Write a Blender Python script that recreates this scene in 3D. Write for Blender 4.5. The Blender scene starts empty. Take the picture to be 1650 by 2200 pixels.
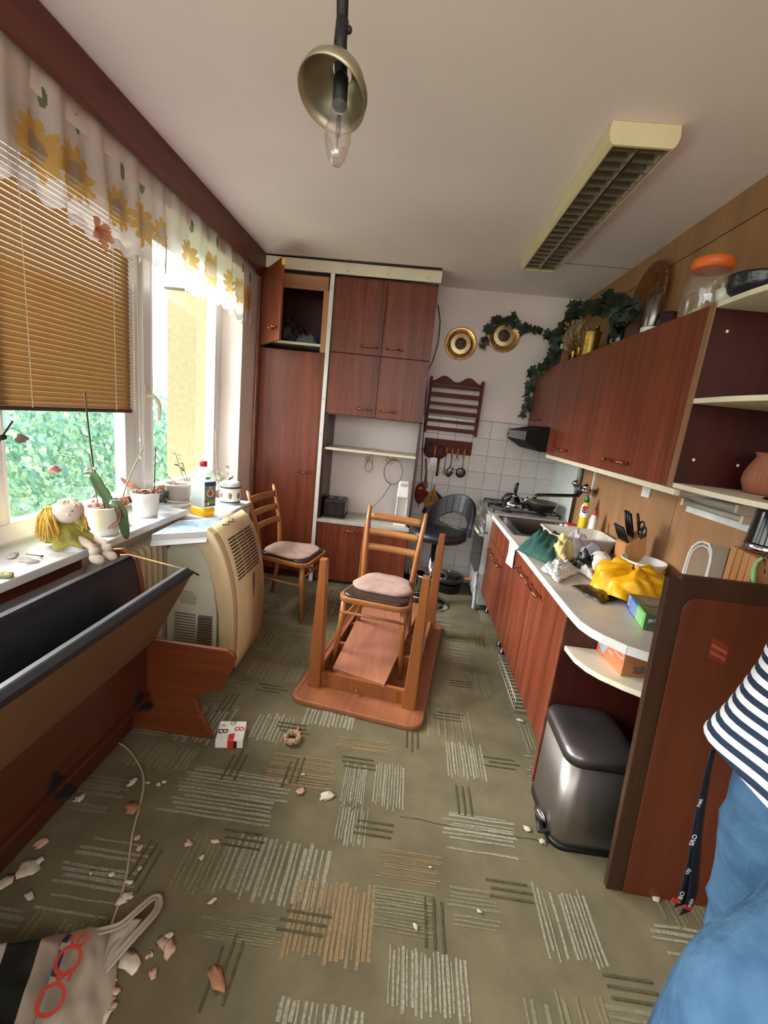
import bpy, bmesh, math, random
from mathutils import Vector, Matrix, Euler, noise
C = bpy.context.scene.collection
SC = bpy.context.scene
random.seed(11)
PI = math.pi
# ------------------------------------------------------------------ camera, world, lights, exposure
ROT = ((0.99208387, 0.0692779, 0.10473854), (0.11695588, -0.20602881, -0.9715315), (-0.04572651, 0.97609052, -0.21250032))
FPX, EYE = 945.466, (0.0, 0.0, 1.5)
cam = bpy.data.cameras.new('camera')
cam.sensor_fit = 'HORIZONTAL'; cam.sensor_width = 36.0; cam.lens = FPX / 1650 * 36.0; cam.clip_start = .02
camo = bpy.data.objects.new('camera', cam); C.objects.link(camo)
r0, r1, r2 = [Vector(r) for r in ROT]
camo.matrix_world = Matrix(((r0.x, -r1.x, -r2.x, EYE[0]), (r0.y, -r1.y, -r2.y, EYE[1]), (r0.z, -r1.z, -r2.z, EYE[2]), (0, 0, 0, 1)))
SC.camera = camo
w = bpy.data.worlds.new('overcast'); SC.world = w; w.use_nodes = True
nt = w.node_tree; nt.nodes.clear()
tc = nt.nodes.new('ShaderNodeTexCoord'); sx = nt.nodes.new('ShaderNodeSeparateXYZ'); rp = nt.nodes.new('ShaderNodeValToRGB')
bg = nt.nodes.new('ShaderNodeBackground'); ow = nt.nodes.new('ShaderNodeOutputWorld'); mpw = nt.nodes.new('ShaderNodeMapRange')
mpw.inputs['From Min'].default_value = -1
nt.links.new(tc.outputs['Generated'], sx.inputs[0]); nt.links.new(sx.outputs['Z'], mpw.inputs['Value']); nt.links.new(mpw.outputs[0], rp.inputs[0])
e = rp.color_ramp.elements
e[0].position = .46; e[0].color = (.72, .70, .66, 1); e[1].position = .54; e[1].color = (.93, .97, 1.0, 1)
nt.links.new(rp.outputs[0], bg.inputs[0]); bg.inputs[1].default_value = 1.25; nt.links.new(bg.outputs[0], ow.inputs[0])
sun = bpy.data.lights.new('hazy_sun', 'SUN'); sun.energy = 5.0; sun.angle = math.radians(55); sun.color = (1, .97, .93)
suno = bpy.data.objects.new('hazy_sun', sun); C.objects.link(suno)
suno.rotation_euler = Vector((1.0, -.05, -.68)).to_track_quat('-Z', 'Y').to_euler()
SC.view_settings.view_transform = 'Standard'; SC.view_settings.look = 'None'; SC.view_settings.gamma = 1
SC.view_settings.use_curve_mapping = False
SC.view_settings.exposure = 2.32
SC.cycles.use_denoising = True
SC.cycles.max_bounces = 8; SC.cycles.diffuse_bounces = 5; SC.cycles.transparent_max_bounces = 12

# ------------------------------------------------------------------ helpers
def P(u, v, **k):
    "a photograph pixel seen on the plane x=, y= or z="
    a = Vector(((u - 825) / FPX, (v - 1100) / FPX, 1))
    d = r0 * a.x + r1 * a.y + r2 * a.z
    ax, val = list(k.items())[0]; i = 'xyz'.index(ax)
    return Vector(EYE) + d * ((val - EYE[i]) / d[i])
def lin(c):
    return tuple(((x / 255) / 12.92 if x / 255 < .04045 else ((x / 255 + .055) / 1.055) ** 2.4) for x in c) + (1,)
class MB:
    def __init__(s): s.v = []; s.f = []; s.m = []; s.s = []
    def add(s, vs, fs, mat=0, smooth=False, M=None):
        b = len(s.v)
        s.v += [tuple(M @ Vector(p)) if M else tuple(p) for p in vs]
        for f in fs: s.f.append(tuple(b + i for i in f)); s.m.append(mat); s.s.append(smooth)
        return s
    def box(s, x0, x1, y0, y1, z0, z1, mat=0, M=None):
        v = [(x0, y0, z0), (x1, y0, z0), (x1, y1, z0), (x0, y1, z0), (x0, y0, z1), (x1, y0, z1), (x1, y1, z1), (x0, y1, z1)]
        return s.add(v, [(0, 3, 2, 1), (4, 5, 6, 7), (0, 1, 5, 4), (1, 2, 6, 5), (2, 3, 7, 6), (3, 0, 4, 7)], mat, False, M)
    def cbox(s, c, d, rot=(0, 0, 0), mat=0):
        M = Matrix.Translation(c) @ Euler(rot).to_matrix().to_4x4()
        return s.box(-d[0]/2, d[0]/2, -d[1]/2, d[1]/2, -d[2]/2, d[2]/2, mat, M)
    def hexa(s, bot, top, mat=0):
        return s.add(list(bot) + list(top), [(0, 3, 2, 1), (4, 5, 6, 7), (0, 1, 5, 4), (1, 2, 6, 5), (2, 3, 7, 6), (3, 0, 4, 7)], mat)
    def prism(s, poly, a0, a1, axis='z', mat=0, M=None, smooth=False):
        n = len(poly)
        g = {'z': lambda p, a: (p[0], p[1], a), 'y': lambda p, a: (p[0], a, p[1]), 'x': lambda p, a: (a, p[0], p[1])}[axis]
        v = [g(p, a0) for p in poly] + [g(p, a1) for p in poly]
        s.add(v, [tuple(range(n))[::-1], tuple(range(n, 2 * n))], mat, False, M)
        b = len(s.v) - 2 * n
        for i in range(n):
            j = (i + 1) % n; s.f.append((b + i, b + j, b + n + j, b + n + i)); s.m.append(mat); s.s.append(smooth)
        return s
    def tube(s, pts, r, n=8, mat=0, flat=1.0, smooth=True, closed=False):
        pts = [Vector(p) for p in pts]; k = len(pts)
        rs = r if isinstance(r, (list, tuple)) else [r] * k
        up = None; vs = []
        for i, p in enumerate(pts):
            if closed: t = pts[(i + 1) % k] - pts[i - 1]
            else: t = pts[min(i + 1, k - 1)] - pts[max(i - 1, 0)]
            t = t.normalized() if t.length > 1e-9 else Vector((0, 0, 1))
            if up is None: up = t.orthogonal().normalized()
            up = (up - t * up.dot(t)); up = up.normalized() if up.length > 1e-6 else t.orthogonal().normalized()
            b = t.cross(up)
            for q in range(n):
                a = 2 * PI * q / n
                vs.append(p + (up * math.cos(a) + b * math.sin(a) * flat) * rs[i])
        fs = []
        for i in range(k if closed else k - 1):
            i2 = (i + 1) % k
            for q in range(n): fs.append((i * n + q, i * n + (q + 1) % n, i2 * n + (q + 1) % n, i2 * n + q))
        if not closed: fs += [tuple(range(n))[::-1], tuple(range((k - 1) * n, k * n))]
        return s.add(vs, fs, mat, smooth)
    def lathe(s, prof, c=(0, 0, 0), n=24, mat=0, M=None, sx=1, sy=1, smooth=True, cap=True):
        T = Matrix.Translation(c) @ (M if M else Matrix())
        vs = []; fs = []
        for r, z in prof:
            for q in range(n):
                a = 2 * PI * q / n; vs.append((r * math.cos(a) * sx, r * math.sin(a) * sy, z))
        for i in range(len(prof) - 1):
            for q in range(n): fs.append((i * n + q, i * n + (q + 1) % n, (i + 1) * n + (q + 1) % n, (i + 1) * n + q))
        if cap:
            if prof[0][0] > 1e-6: fs.append(tuple(range(n))[::-1])
            if prof[-1][0] > 1e-6: fs.append(tuple(range((len(prof) - 1) * n, len(prof) * n)))
        return s.add(vs, fs, mat, smooth, T)
    def ell(s, c, r, n=16, k=10, mat=0, M=None, bump=0, seed=0):
        T = Matrix.Translation(c) @ (M if M else Matrix()); vs = []; fs = []
        for i in range(k + 1):
            t = PI * i / k
            for q in range(n):
                a = 2 * PI * q / n
                p = Vector((math.sin(t) * math.cos(a), math.sin(t) * math.sin(a), math.cos(t)))
                g = 1 + (bump * noise.noise(p * 2.3 + Vector((seed, seed * .7, 0))) if bump else 0)
                vs.append((p.x * r[0] * g, p.y * r[1] * g, p.z * r[2] * g))
        for i in range(k):
            for q in range(n): fs.append((i * n + q, (i + 1) * n + q, (i + 1) * n + (q + 1) % n, i * n + (q + 1) % n))
        return s.add(vs, fs, mat, True, T)
    def grid(s, fn, nu, nv, mat=0, smooth=True, wrap=False):
        vs = [fn(i / nu, j / nv) for j in range(nv + 1) for i in range(nu + 1)]
        fs = []; ms = []
        for j in range(nv):
            for i in range(nu):
                a = j * (nu + 1) + i; fs.append((a, a + 1, a + nu + 2, a + nu + 1))
                ms.append(mat((i + .5) / nu, (j + .5) / nv) if callable(mat) else mat)
        b = len(s.v); s.v += [tuple(p) for p in vs]
        for f, m in zip(fs, ms): s.f.append(tuple(b + q for q in f)); s.m.append(m); s.s.append(smooth)
        return s
    def build(s, name, mats, parent=None, bev=0, sub=0, solid=0, world=True, seg=2, weld=False, off=0):
        me = bpy.data.meshes.new(name)
        me.from_pydata(s.v, [], s.f)
        for m in (mats if isinstance(mats, (list, tuple)) else [mats]): me.materials.append(m)
        me.polygons.foreach_set('material_index', s.m); me.polygons.foreach_set('use_smooth', s.s)
        bm = bmesh.new(); bm.from_mesh(me)
        if weld: bmesh.ops.remove_doubles(bm, verts=bm.verts, dist=1e-5)
        bmesh.ops.recalc_face_normals(bm, faces=bm.faces); bm.to_mesh(me); bm.free()
        o = bpy.data.objects.new(name, me); C.objects.link(o)
        if solid: md = o.modifiers.new('solid', 'SOLIDIFY'); md.thickness = solid; md.offset = off
        if sub: md = o.modifiers.new('sub', 'SUBSURF'); md.levels = md.render_levels = sub
        if bev: md = o.modifiers.new('bev', 'BEVEL'); md.width = bev; md.segments = seg; md.limit_method = 'ANGLE'; md.angle_limit = math.radians(40)
        if parent is not None: attach(o, parent, world)
        return o
MATS_INV = {}
def attach(o, parent, world=True):
    o.parent = parent
    if world: o.matrix_parent_inverse = base_matrix(parent).inverted()
def base_matrix(o):
    M = Matrix.Translation(o.location) @ o.rotation_euler.to_matrix().to_4x4()
    return base_matrix(o.parent) @ o.matrix_parent_inverse @ M if o.parent else M
def tag(o, label, cat, group=None):
    o['label'] = label; o['category'] = cat
    if group: o['group'] = group
    return o
def thing(name, label, cat, loc=(0, 0, 0), rot=(0, 0, 0), group=None):
    o = bpy.data.objects.new(name, None); C.objects.link(o); o.empty_display_size = .05
    o.location = loc; o.rotation_euler = rot if isinstance(rot, (tuple, list)) else (0, 0, rot)
    return tag(o, label, cat, group)
def struct(o): o['kind'] = 'structure'; return o
def stuff(o): o['kind'] = 'stuff'; return o
def B(*a, **k): return MB().box(*a, **k)
def dup(root, loc, rot, label, group=None):
    def cp(o, par):
        c = o.copy(); C.objects.link(c)
        if par is not None: c.parent = par; 
        for ch in [q for q in bpy.data.objects if q.parent == o]: cp(ch, c)
        return c
    c = cp(root, None); c.location = loc; c.rotation_euler = rot if isinstance(rot, (tuple, list)) else (0, 0, rot); c['label'] = label
    if group: c['group'] = group
    return c
def inst(src, M):
    "another piece that shares the mesh of src"
    o = src.copy(); C.objects.link(o); o.matrix_basis = M; return o
def crumple(c, r, n=22, k=14, amp=.35, freq=3.0, seed=0, flat=None):
    "a crumpled heap of cloth or film, flat below"
    m = MB(); vs = []
    def fn(u, v):
        a = 2 * PI * u; rr = math.sin(v * PI / 2) if True else v
        h = math.cos(v * PI / 2)
        p = Vector((math.cos(a) * rr, math.sin(a) * rr, h))
        g = 1 + amp * noise.noise(p * freq + Vector((seed, seed * 1.7, seed * .3))) + amp * .5 * abs(noise.noise(p * freq * 2.1 + Vector((seed, 3, 1))))
        z = max(.002, h * g * r[2] * (1 + .5 * noise.noise(p * freq * 1.5 + Vector((seed + 9, 0, 0)))))
        return (c[0] + p.x * r[0] * g, c[1] + p.y * r[1] * g, c[2] + z)
    return m.grid(fn, n * 2, k)

# ------------------------------------------------------------------ materials
def nodes(name):
    m = bpy.data.materials.new(name); m.use_nodes = True
    t = m.node_tree; return m, t, t.nodes['Principled BSDF']
def mat(name, col, rough=.5, metal=0, var=.10, vs=9, bump=0, bs=150, trans=0, alpha=1, spec=.5, col2=None, emit=0, coat=0):
    m, t, p = nodes(name)
    L = t.links.new; N = t.nodes.new
    p.inputs['Roughness'].default_value = rough; p.inputs['Metallic'].default_value = metal
    p.inputs['Specular IOR Level'].default_value = spec; p.inputs['Transmission Weight'].default_value = trans
    p.inputs['Coat Weight'].default_value = coat
    p.inputs['Alpha'].default_value = alpha
    tc = N('ShaderNodeTexCoord')
    nz = N('ShaderNodeTexNoise'); nz.inputs['Scale'].default_value = vs; nz.inputs['Detail'].default_value = 5
    L(tc.outputs['Object'], nz.inputs['Vector'])
    r = N('ShaderNodeValToRGB'); c = lin(col)
    d = lin(col2) if col2 else tuple(x * (1 - 2 * var) for x in c[:3]) + (1,)
    r.color_ramp.elements[0].color = d; r.color_ramp.elements[1].color = c if col2 else tuple(min(1, x * (1 + var)) for x in c[:3]) + (1,)
    r.color_ramp.elements[0].position = .3; r.color_ramp.elements[1].position = .7
    L(nz.outputs['Fac'], r.inputs[0]); L(r.outputs[0], p.inputs['Base Color'])
    if bump:
        n2 = N('ShaderNodeTexNoise'); n2.inputs['Scale'].default_value = bs; n2.inputs['Detail'].default_value = 4
        L(tc.outputs['Object'], n2.inputs['Vector'])
        b = N('ShaderNodeBump'); b.inputs['Strength'].default_value = bump; b.inputs['Distance'].default_value = .004
        L(n2.outputs['Fac'], b.inputs['Height']); L(b.outputs[0], p.inputs['Normal'])
    return m
def wood(name, c1, c2, axis='z', scale=1.0, rough=.4, bump=.04, fine=1.0, spec=.5):
    m, t, p = nodes(name); L = t.links.new; N = t.nodes.new
    p.inputs['Roughness'].default_value = rough; p.inputs['Specular IOR Level'].default_value = spec
    tc = N('ShaderNodeTexCoord'); mp = N('ShaderNodeMapping')
    s = [26 * scale] * 3; s['xyz'.index(axis)] = 1.1 * scale; mp.inputs['Scale'].default_value = s
    L(tc.outputs['Object'], mp.inputs['Vector'])
    n1 = N('ShaderNodeTexNoise'); n1.inputs['Scale'].default_value = .55; n1.inputs['Detail'].default_value = 8; n1.inputs['Roughness'].default_value = .7
    n1.inputs['Distortion'].default_value = .6
    L(mp.outputs[0], n1.inputs['Vector'])
    n2 = N('ShaderNodeTexNoise'); n2.inputs['Scale'].default_value = 4.5 * fine; n2.inputs['Detail'].default_value = 3; L(mp.outputs[0], n2.inputs['Vector'])
    mx = N('ShaderNodeMath'); mx.operation = 'MULTIPLY_ADD'; mx.inputs[1].default_value = .35; L(n2.outputs['Fac'], mx.inputs[0]); L(n1.outputs['Fac'], mx.inputs[2])
    r = N('ShaderNodeValToRGB'); r.color_ramp.elements[0].position = .48; r.color_ramp.elements[1].position = .9
    r.color_ramp.elements[0].color = lin(c1); r.color_ramp.elements[1].color = lin(c2)
    L(mx.outputs[0], r.inputs[0]); L(r.outputs[0], p.inputs['Base Color'])
    b = N('ShaderNodeBump'); b.inputs['Strength'].default_value = bump; b.inputs['Distance'].default_value = .003; L(n2.outputs['Fac'], b.inputs['Height']); L(b.outputs[0], p.inputs['Normal'])
    return m
def sheer(name, col, clear, transl=.5, var=.08):
    "fabric or film that lets light through: clear = share of see-through"
    m, t, p = nodes(name); L = t.links.new; N = t.nodes.new; out = t.nodes['Material Output']; t.nodes.remove(p)
    d = N('ShaderNodeBsdfDiffuse'); tr = N('ShaderNodeBsdfTranslucent'); tp = N('ShaderNodeBsdfTransparent')
    tc = N('ShaderNodeTexCoord'); nz = N('ShaderNodeTexNoise'); nz.inputs['Scale'].default_value = 14; L(tc.outputs['Object'], nz.inputs['Vector'])
    r = N('ShaderNodeValToRGB'); c = lin(col); r.color_ramp.elements[0].color = tuple(x * (1 - 2 * var) for x in c[:3]) + (1,); r.color_ramp.elements[1].color = c
    L(nz.outputs['Fac'], r.inputs[0]); L(r.outputs[0], d.inputs[0]); L(r.outputs[0], tr.inputs[0])
    a = N('ShaderNodeMixShader'); a.inputs[0].default_value = transl; L(d.outputs[0], a.inputs[1]); L(tr.outputs[0], a.inputs[2])
    b = N('ShaderNodeMixShader'); b.inputs[0].default_value = clear; L(a.outputs[0], b.inputs[1]); L(tp.outputs[0], b.inputs[2]); L(b.outputs[0], out.inputs[0])
    return m
def clear_glass(name, tint=(1, 1, 1), gloss=.08, haze=0):
    "thin clear pane"
    m, t, p = nodes(name); L = t.links.new; N = t.nodes.new; out = t.nodes['Material Output']; t.nodes.remove(p)
    tp = N('ShaderNodeBsdfTransparent'); tp.inputs[0].default_value = tint + (1,); g = N('ShaderNodeBsdfGlossy'); g.inputs['Roughness'].default_value = .03
    fr = N('ShaderNodeLayerWeight'); fr.inputs[0].default_value = .5
    pw = N('ShaderNodeMath'); pw.operation = 'POWER'; pw.inputs[1].default_value = 4; L(fr.outputs['Facing'], pw.inputs[0])
    ad = N('ShaderNodeMath'); ad.operation = 'MULTIPLY_ADD'; ad.inputs[1].default_value = .5; ad.inputs[2].default_value = gloss; L(pw.outputs[0], ad.inputs[0])
    x = N('ShaderNodeMixShader'); L(ad.outputs[0], x.inputs[0]); L(tp.outputs[0], x.inputs[1]); L(g.outputs[0], x.inputs[2])
    last = x
    if haze:
        d = N('ShaderNodeBsdfDiffuse'); d.inputs[0].default_value = (.85, .85, .82, 1)
        y = N('ShaderNodeMixShader'); y.inputs[0].default_value = haze; L(x.outputs[0], y.inputs[1]); L(d.outputs[0], y.inputs[2]); last = y
    L(last.outputs[0], out.inputs[0]); return m
def stripes(name, cols, axis, period, duty=.5, rough=.85, phase=0, second=None):
    "woven or printed stripes along one axis (second axis gives a check)"
    m, t, p = nodes(name); L = t.links.new; N = t.nodes.new; p.inputs['Roughness'].default_value = rough
    tc = N('ShaderNodeTexCoord'); sp = N('ShaderNodeSeparateXYZ'); L(tc.outputs['Object'], sp.inputs[0])
    def band(ax, per, du):
        a = N('ShaderNodeMath'); a.operation = 'MULTIPLY_ADD'; a.inputs[1].default_value = 1 / per; a.inputs[2].default_value = phase + 50; L(sp.outputs['XYZ'.index(ax.upper())], a.inputs[0])
        f = N('ShaderNodeMath'); f.operation = 'FRACT'; L(a.outputs[0], f.inputs[0])
        c = N('ShaderNodeMath'); c.operation = 'LESS_THAN'; c.inputs[1].default_value = du; L(f.outputs[0], c.inputs[0]); return c
    c = band(axis, period, duty)
    if second:
        c2 = band(second[0], second[1], second[2]); q = N('ShaderNodeMath'); q.operation = 'MAXIMUM'; L(c.outputs[0], q.inputs[0]); L(c2.outputs[0], q.inputs[1]); c = q
    x = N('ShaderNodeMix'); x.data_type = 'RGBA'; x.inputs[6].default_value = lin(cols[0]); x.inputs[7].default_value = lin(cols[1])
    L(c.outputs[0], x.inputs[0]); L(x.outputs[2], p.inputs['Base Color']); return m

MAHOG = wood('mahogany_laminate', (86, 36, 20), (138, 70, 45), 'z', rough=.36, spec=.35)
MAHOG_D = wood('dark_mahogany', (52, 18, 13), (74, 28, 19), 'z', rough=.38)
MAHOG_X = wood('mahogany_edge', (92, 44, 28), (140, 78, 54), 'x', rough=.4)
PELMET = wood('pelmet_wood', (78, 32, 22), (112, 50, 36), 'y', rough=.45)
PINE = wood('raw_wood', (150, 104, 66), (190, 142, 98), 'x', rough=.6)
BEECH = wood('chair_beech', (132, 80, 38), (172, 114, 64), 'z', rough=.32)
BEECH_X = wood('chair_beech_rail', (132, 80, 38), (172, 114, 64), 'x', rough=.32)
TABLEW = wood('table_wood', (132, 78, 50), (166, 104, 72), 'y', rough=.38)
TABLEL = wood('table_leg_wood', (124, 70, 32), (158, 96, 52), 'z', rough=.33)
BENCHW = wood('bench_wood', (66, 32, 18), (90, 46, 28), 'y', rough=.4)
WALLW = wood('wall_veneer', (148, 106, 70), (174, 132, 94), 'z', scale=.7, rough=.45, fine=1.5)
LIGHTW = wood('light_beech', (176, 120, 70), (204, 150, 98), 'z', rough=.45)
CREAM = mat('cream_board', (226, 216, 190), .45, var=.04)
WHITE = mat('white_plastic', (232, 230, 224), .35, var=.03)
WHITEP = mat('white_paint', (232, 219, 213), .8, var=.04, vs=3, bump=.15, bs=60)
CEILP = mat('ceiling_paint', (250, 239, 240), .9, var=.04, vs=1.3)
TILEM = mat('white_glazed_tile', (218, 211, 205), .18, var=.04, vs=4)
GROUT = mat('grout', (140, 128, 118), .9)
STONE = mat('white_marble_sill', (222, 224, 226), .25, var=.07, vs=7)
BLACKL = mat('black_leatherette', (24, 23, 32), .42, var=.2, vs=20, bump=.12, bs=260, spec=.6)
BLACKP = mat('black_plastic', (18, 18, 20), .42, var=.15)
BLACKM = mat('black_matte', (14, 14, 15), .6)
CHROME = mat('chrome', (200, 200, 205), .12, 1, var=.05)
STEEL = mat('brushed_steel', (126, 122, 118), .3, 1, var=.12, vs=5, bump=.03)
STEELD = mat('dark_steel', (92, 88, 88), .27, 1, var=.12, vs=5)
BRASS = mat('brass', (176, 132, 62), .3, 1, var=.15)
COPPER = mat('copper_handle', (176, 112, 76), .25, 1, var=.1)
ALU = mat('aluminium', (190, 190, 190), .35, 1, var=.06)
GLASS = clear_glass('window_glass', (.97, 1, .985), .05)
# ------------------------------------------------------------------ carpet and floor
CARPET = mat('green_carpet', (114, 105, 80), .95, var=.13, vs=6, bump=.5, bs=420)
CW = mat('carpet_yarn_white', (164, 160, 146), .95, vs=130, bump=.4, bs=400, col2=(124, 119, 94))
CO = mat('carpet_yarn_orange', (158, 128, 92), .95, vs=130, bump=.4, bs=400, col2=(122, 108, 78))
CG = mat('carpet_yarn_grey_green', (136, 130, 102), .95, vs=130, bump=.4, bs=400, col2=(112, 107, 79))
CD = mat('carpet_yarn_dark', (84, 78, 54), .95, var=.2, vs=60)
floor = struct(B(-1.6, 1.5, -1.6, 4.2, -.06, 0).build('floor', CARPET))
cp = MB(); rc = random.Random(5)
def patch(x0, x1, y0, y1, d, m, n=9, dens=.62):
    n = int(n * 1.45)
    "a patch of yarn stripes; d = direction they run in"
    L0, L1 = (x0, x1) if d == 'y' else (y0, y1)
    for i in range(n):
        if rc.random() > dens + .25: continue
        a = L0 + (L1 - L0) * (i + .12 + .2 * rc.random()) / n; wd = (L1 - L0) / n * rc.uniform(.3, .72)
        zq = .0011 + .001 * rc.random(); e0, e1 = (y0, y1) if d == 'y' else (x0, x1)
        ln = e1 - e0; e0 += rc.uniform(-.06, .1) * ln; e1 += rc.uniform(-.1, .06) * ln
        k = max(3, int((e1 - e0) / .05)); vs = []
        for q in range(k + 1):
            t = e0 + (e1 - e0) * q / k; j = rc.uniform(-.0012, .0012)
            for sgn in (0, 1):
                b = a + wd * sgn + j + rc.uniform(-.0012, .0012)
                vs.append((b, t, zq) if d == 'y' else (t, b, zq))
        cp.add(vs, [(2 * q, 2 * q + 1, 2 * q + 3, 2 * q + 2) for q in range(k)], m)
def dark3(x, y, d, ln=.14, g=.026):
    for i in range(3):
        a = (i - 1) * g; j = rc.uniform(-.02, .02)
        if d == 'x': cp.box(x - ln/2 + j, x + ln/2 + j, y + a - .0035, y + a + .0035, .001, .0036, 3)
        else: cp.box(x + a - .0035, x + a + .0035, y - ln/2 + j, y + ln/2 + j, .001, .0036, 3)
S = .235
NAMED = {}
def pp(u0, v0, u1, v1, d, m, n=9, dens=.8):
    a, b = P(u0, v0, z=0), P(u1, v1, z=0)
    x0, x1 = sorted((a.x, b.x)); y0, y1 = sorted((a.y, b.y)); patch(x0, x1, y0, y1, d, m, n, dens); NAMED[((x0 + x1) / 2, (y0 + y1) / 2)] = (x1 - x0, y1 - y0)
pp(745, 1640, 780, 1735, 'y', 0, 8, .9); pp(808, 1635, 868, 1742, 'y', 0, 8, .9); pp(730, 1730, 785, 1820, 'y', 0, 7, .7)
pp(505, 1790, 690, 1955, 'y', 0, 12, .75); pp(415, 1640, 590, 1780, 'x', 0, 9, .7); pp(560, 1530, 615, 1600, 'y', 0, 7, .9)
pp(660, 1520, 760, 1570, 'y', 0, 9, .9); pp(640, 1885, 795, 2085, 'y', 1, 12, .85); pp(590, 1615, 705, 1700, 'x', 1, 8, .7)
pp(815, 1820, 945, 1910, 'x', 1, 9, .6); pp(720, 1580, 830, 1625, 'x', 1, 6, .8); pp(835, 2035, 1015, 2200, 'y', 0, 13, .8)
pp(600, 2140, 780, 2230, 'y', 0, 10, .8); pp(955, 1590, 1050, 1680, 'y', 0, 9, .7); pp(1130, 1900, 1320, 2080, 'y', 0, 11, .6)
pp(800, 1900, 930, 2020, 'x', 2, 9, .8); pp(955, 1740, 1120, 1850, 'x', 0, 8, .6); pp(545, 1420, 640, 1470, 'y', 2, 8, .8)
pp(420, 1790, 500, 1930, 'y', 2, 8, .6); pp(985, 1440, 1060, 1500, 'y', 2, 8, .7); pp(300, 1590, 400, 1660, 'y', 2, 9, .8)
pp(1010, 1340, 1040, 1400, 'y', 2, 6, .7); pp(960, 1370, 1010, 1430, 'x', 2, 6, .7); pp(450, 1950, 600, 2050, 'x', 2, 8, .5); pp(960, 1900, 1080, 2030, 'x', 2, 8, .5)
for i in range(-6, 7):
    for j in range(-6, 18):
        x, y = (i + .5) * S, (j + .5) * S
        if any(abs(x - c[0]) < (s[0] + S) / 2 and abs(y - c[1]) < (s[1] + S) / 2 for c, s in NAMED.items()): continue
        q = rc.random(); mm = 0 if q < .3 else 1 if q < .45 else 2
        if rc.random() < .88: patch(x - S/2, x + S/2, y - S/2, y + S/2, 'y' if (i + j) % 2 else 'x', mm, 9, .45)
for u, v, d in [(770, 1640, 'x'), (630, 1660, 'y'), (505, 1645, 'y'), (520, 1805, 'x'), (805, 1782, 'x'), (660, 1985, 'x'), (932, 1980, 'y'), (480, 2090, 'y'), (1100, 1915, 'x'), (995, 1715, 'y'),
                (1075, 1640, 'x'), (885, 1590, 'y'), (490, 1510, 'y'), (630, 1565, 'x'), (960, 1540, 'x'), (585, 1480, 'x'), (1370, 2130, 'x'), (310, 1860, 'y'), (575, 1370, 'y'), (1030, 1380, 'y'), (990, 1470, 'x')]:
    p = P(u, v, z=0); dark3(p.x, p.y, d)
co = cp.build('carpet_pattern', [CW, CO, CG, CD], floor); stuff(co)
a, b = P(860, 1755, z=0), P(1185, 1812, z=0)
MB().tube([a.lerp(b, i / 8) + Vector((0, .004 * math.sin(i * 2), .0005)) for i in range(9)], .0022, 5).build('carpet_seam', CD, floor)
# ------------------------------------------------------------------ shell
struct(B(-1.62, 1.5, -1.6, 4.2, 2.62, 2.72).build('ceiling', CEILP))
a, b = P(1222, 566, z=2.62), P(1347, 576, z=2.62)
ce = bpy.data.objects['ceiling']; B(.74, 1.31, a.y - .003, a.y + .003, 2.6185, 2.6205).build('joint', GROUT, ce)
wr = struct(B(1.322, 1.5, -1.6, 4.2, 0, 2.62).build('wall_right', MAHOG_D))
for y0, y1 in ((-1.6, -.3), (-.3, .95), (.95, 2.2), (2.2, 3.48)):
    B(1.31, 1.324, y0 + .002, y1 - .002, 0, 2.472).build('wall_panel', WALLW, wr)
B(1.31, 1.324, 3.482, 4.09, 1.36, 2.472).build('wall_panel', WALLW, wr)
B(1.31, 1.324, -1.6, 4.09, 2.478, 2.62).build('wall_panel', WALLW, wr)
B(1.305, 1.324, 3.482, 4.09, .5, 1.355).build('splash_panel', mat('pale_green_enamel', (214, 222, 214), .2, var=.03), wr)
B(1.30, 1.31, 3.18, 3.2, .82, 1.34).build('cover_strip', WHITE, wr)
wb = struct(B(-1.6, 1.5, 4.092, 4.2, 0, 2.62).build('wall_back', WHITEP))
B(.0, 1.31, 4.086, 4.094, .0, 1.552).build('grout_bed', GROUT, wb)
tl = None; tz = .1535
for i in range(9):
    for j in range(11):
        x1 = 1.155 + .1555 - i * .1555; x0 = x1 - .1555; z1 = 1.548 - j * tz; z0 = z1 - tz
        if z1 < .03 or x1 < .03: continue
        if tl is None:
            tl = B(-.0766, .0766, -.004, .004, -.0757, .0757).build('tile', TILEM, wb, bev=.002, seg=1)
            t = tl
        else: t = inst(tl, Matrix()); 
        t.matrix_basis = Matrix.Translation(((x0 + x1) / 2, 4.083, (z0 + z1) / 2)) @ Euler((rc.uniform(-.006, .006), 0, rc.uniform(-.006, .006))).to_matrix().to_4x4()
WX, WFX = -1.345, -1.5
wl = MB(); wl.box(-1.62, WX, -1.6, 4.2, 0, .825); wl.box(-1.62, WX, -1.6, -1.45, .825, 2.62); wl.box(-1.62, WX, .15, .3, .825, 2.62); wl.box(-1.62, WX, -1.45, .15, 2.40, 2.62); wl.box(-1.62, WX, 3.385, 4.2, .825, 2.62); wl.box(-1.62, WX, .3, 3.385, 2.40, 2.62)
struct(wl.build('wall_left', WHITEP))
struct(B(-1.62, 1.5, -1.7, -1.6, 0, 1.5).build('wall_rear_baffle', WHITEP))  # unseen half-height wall added to keep light off the floor, open above
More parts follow.
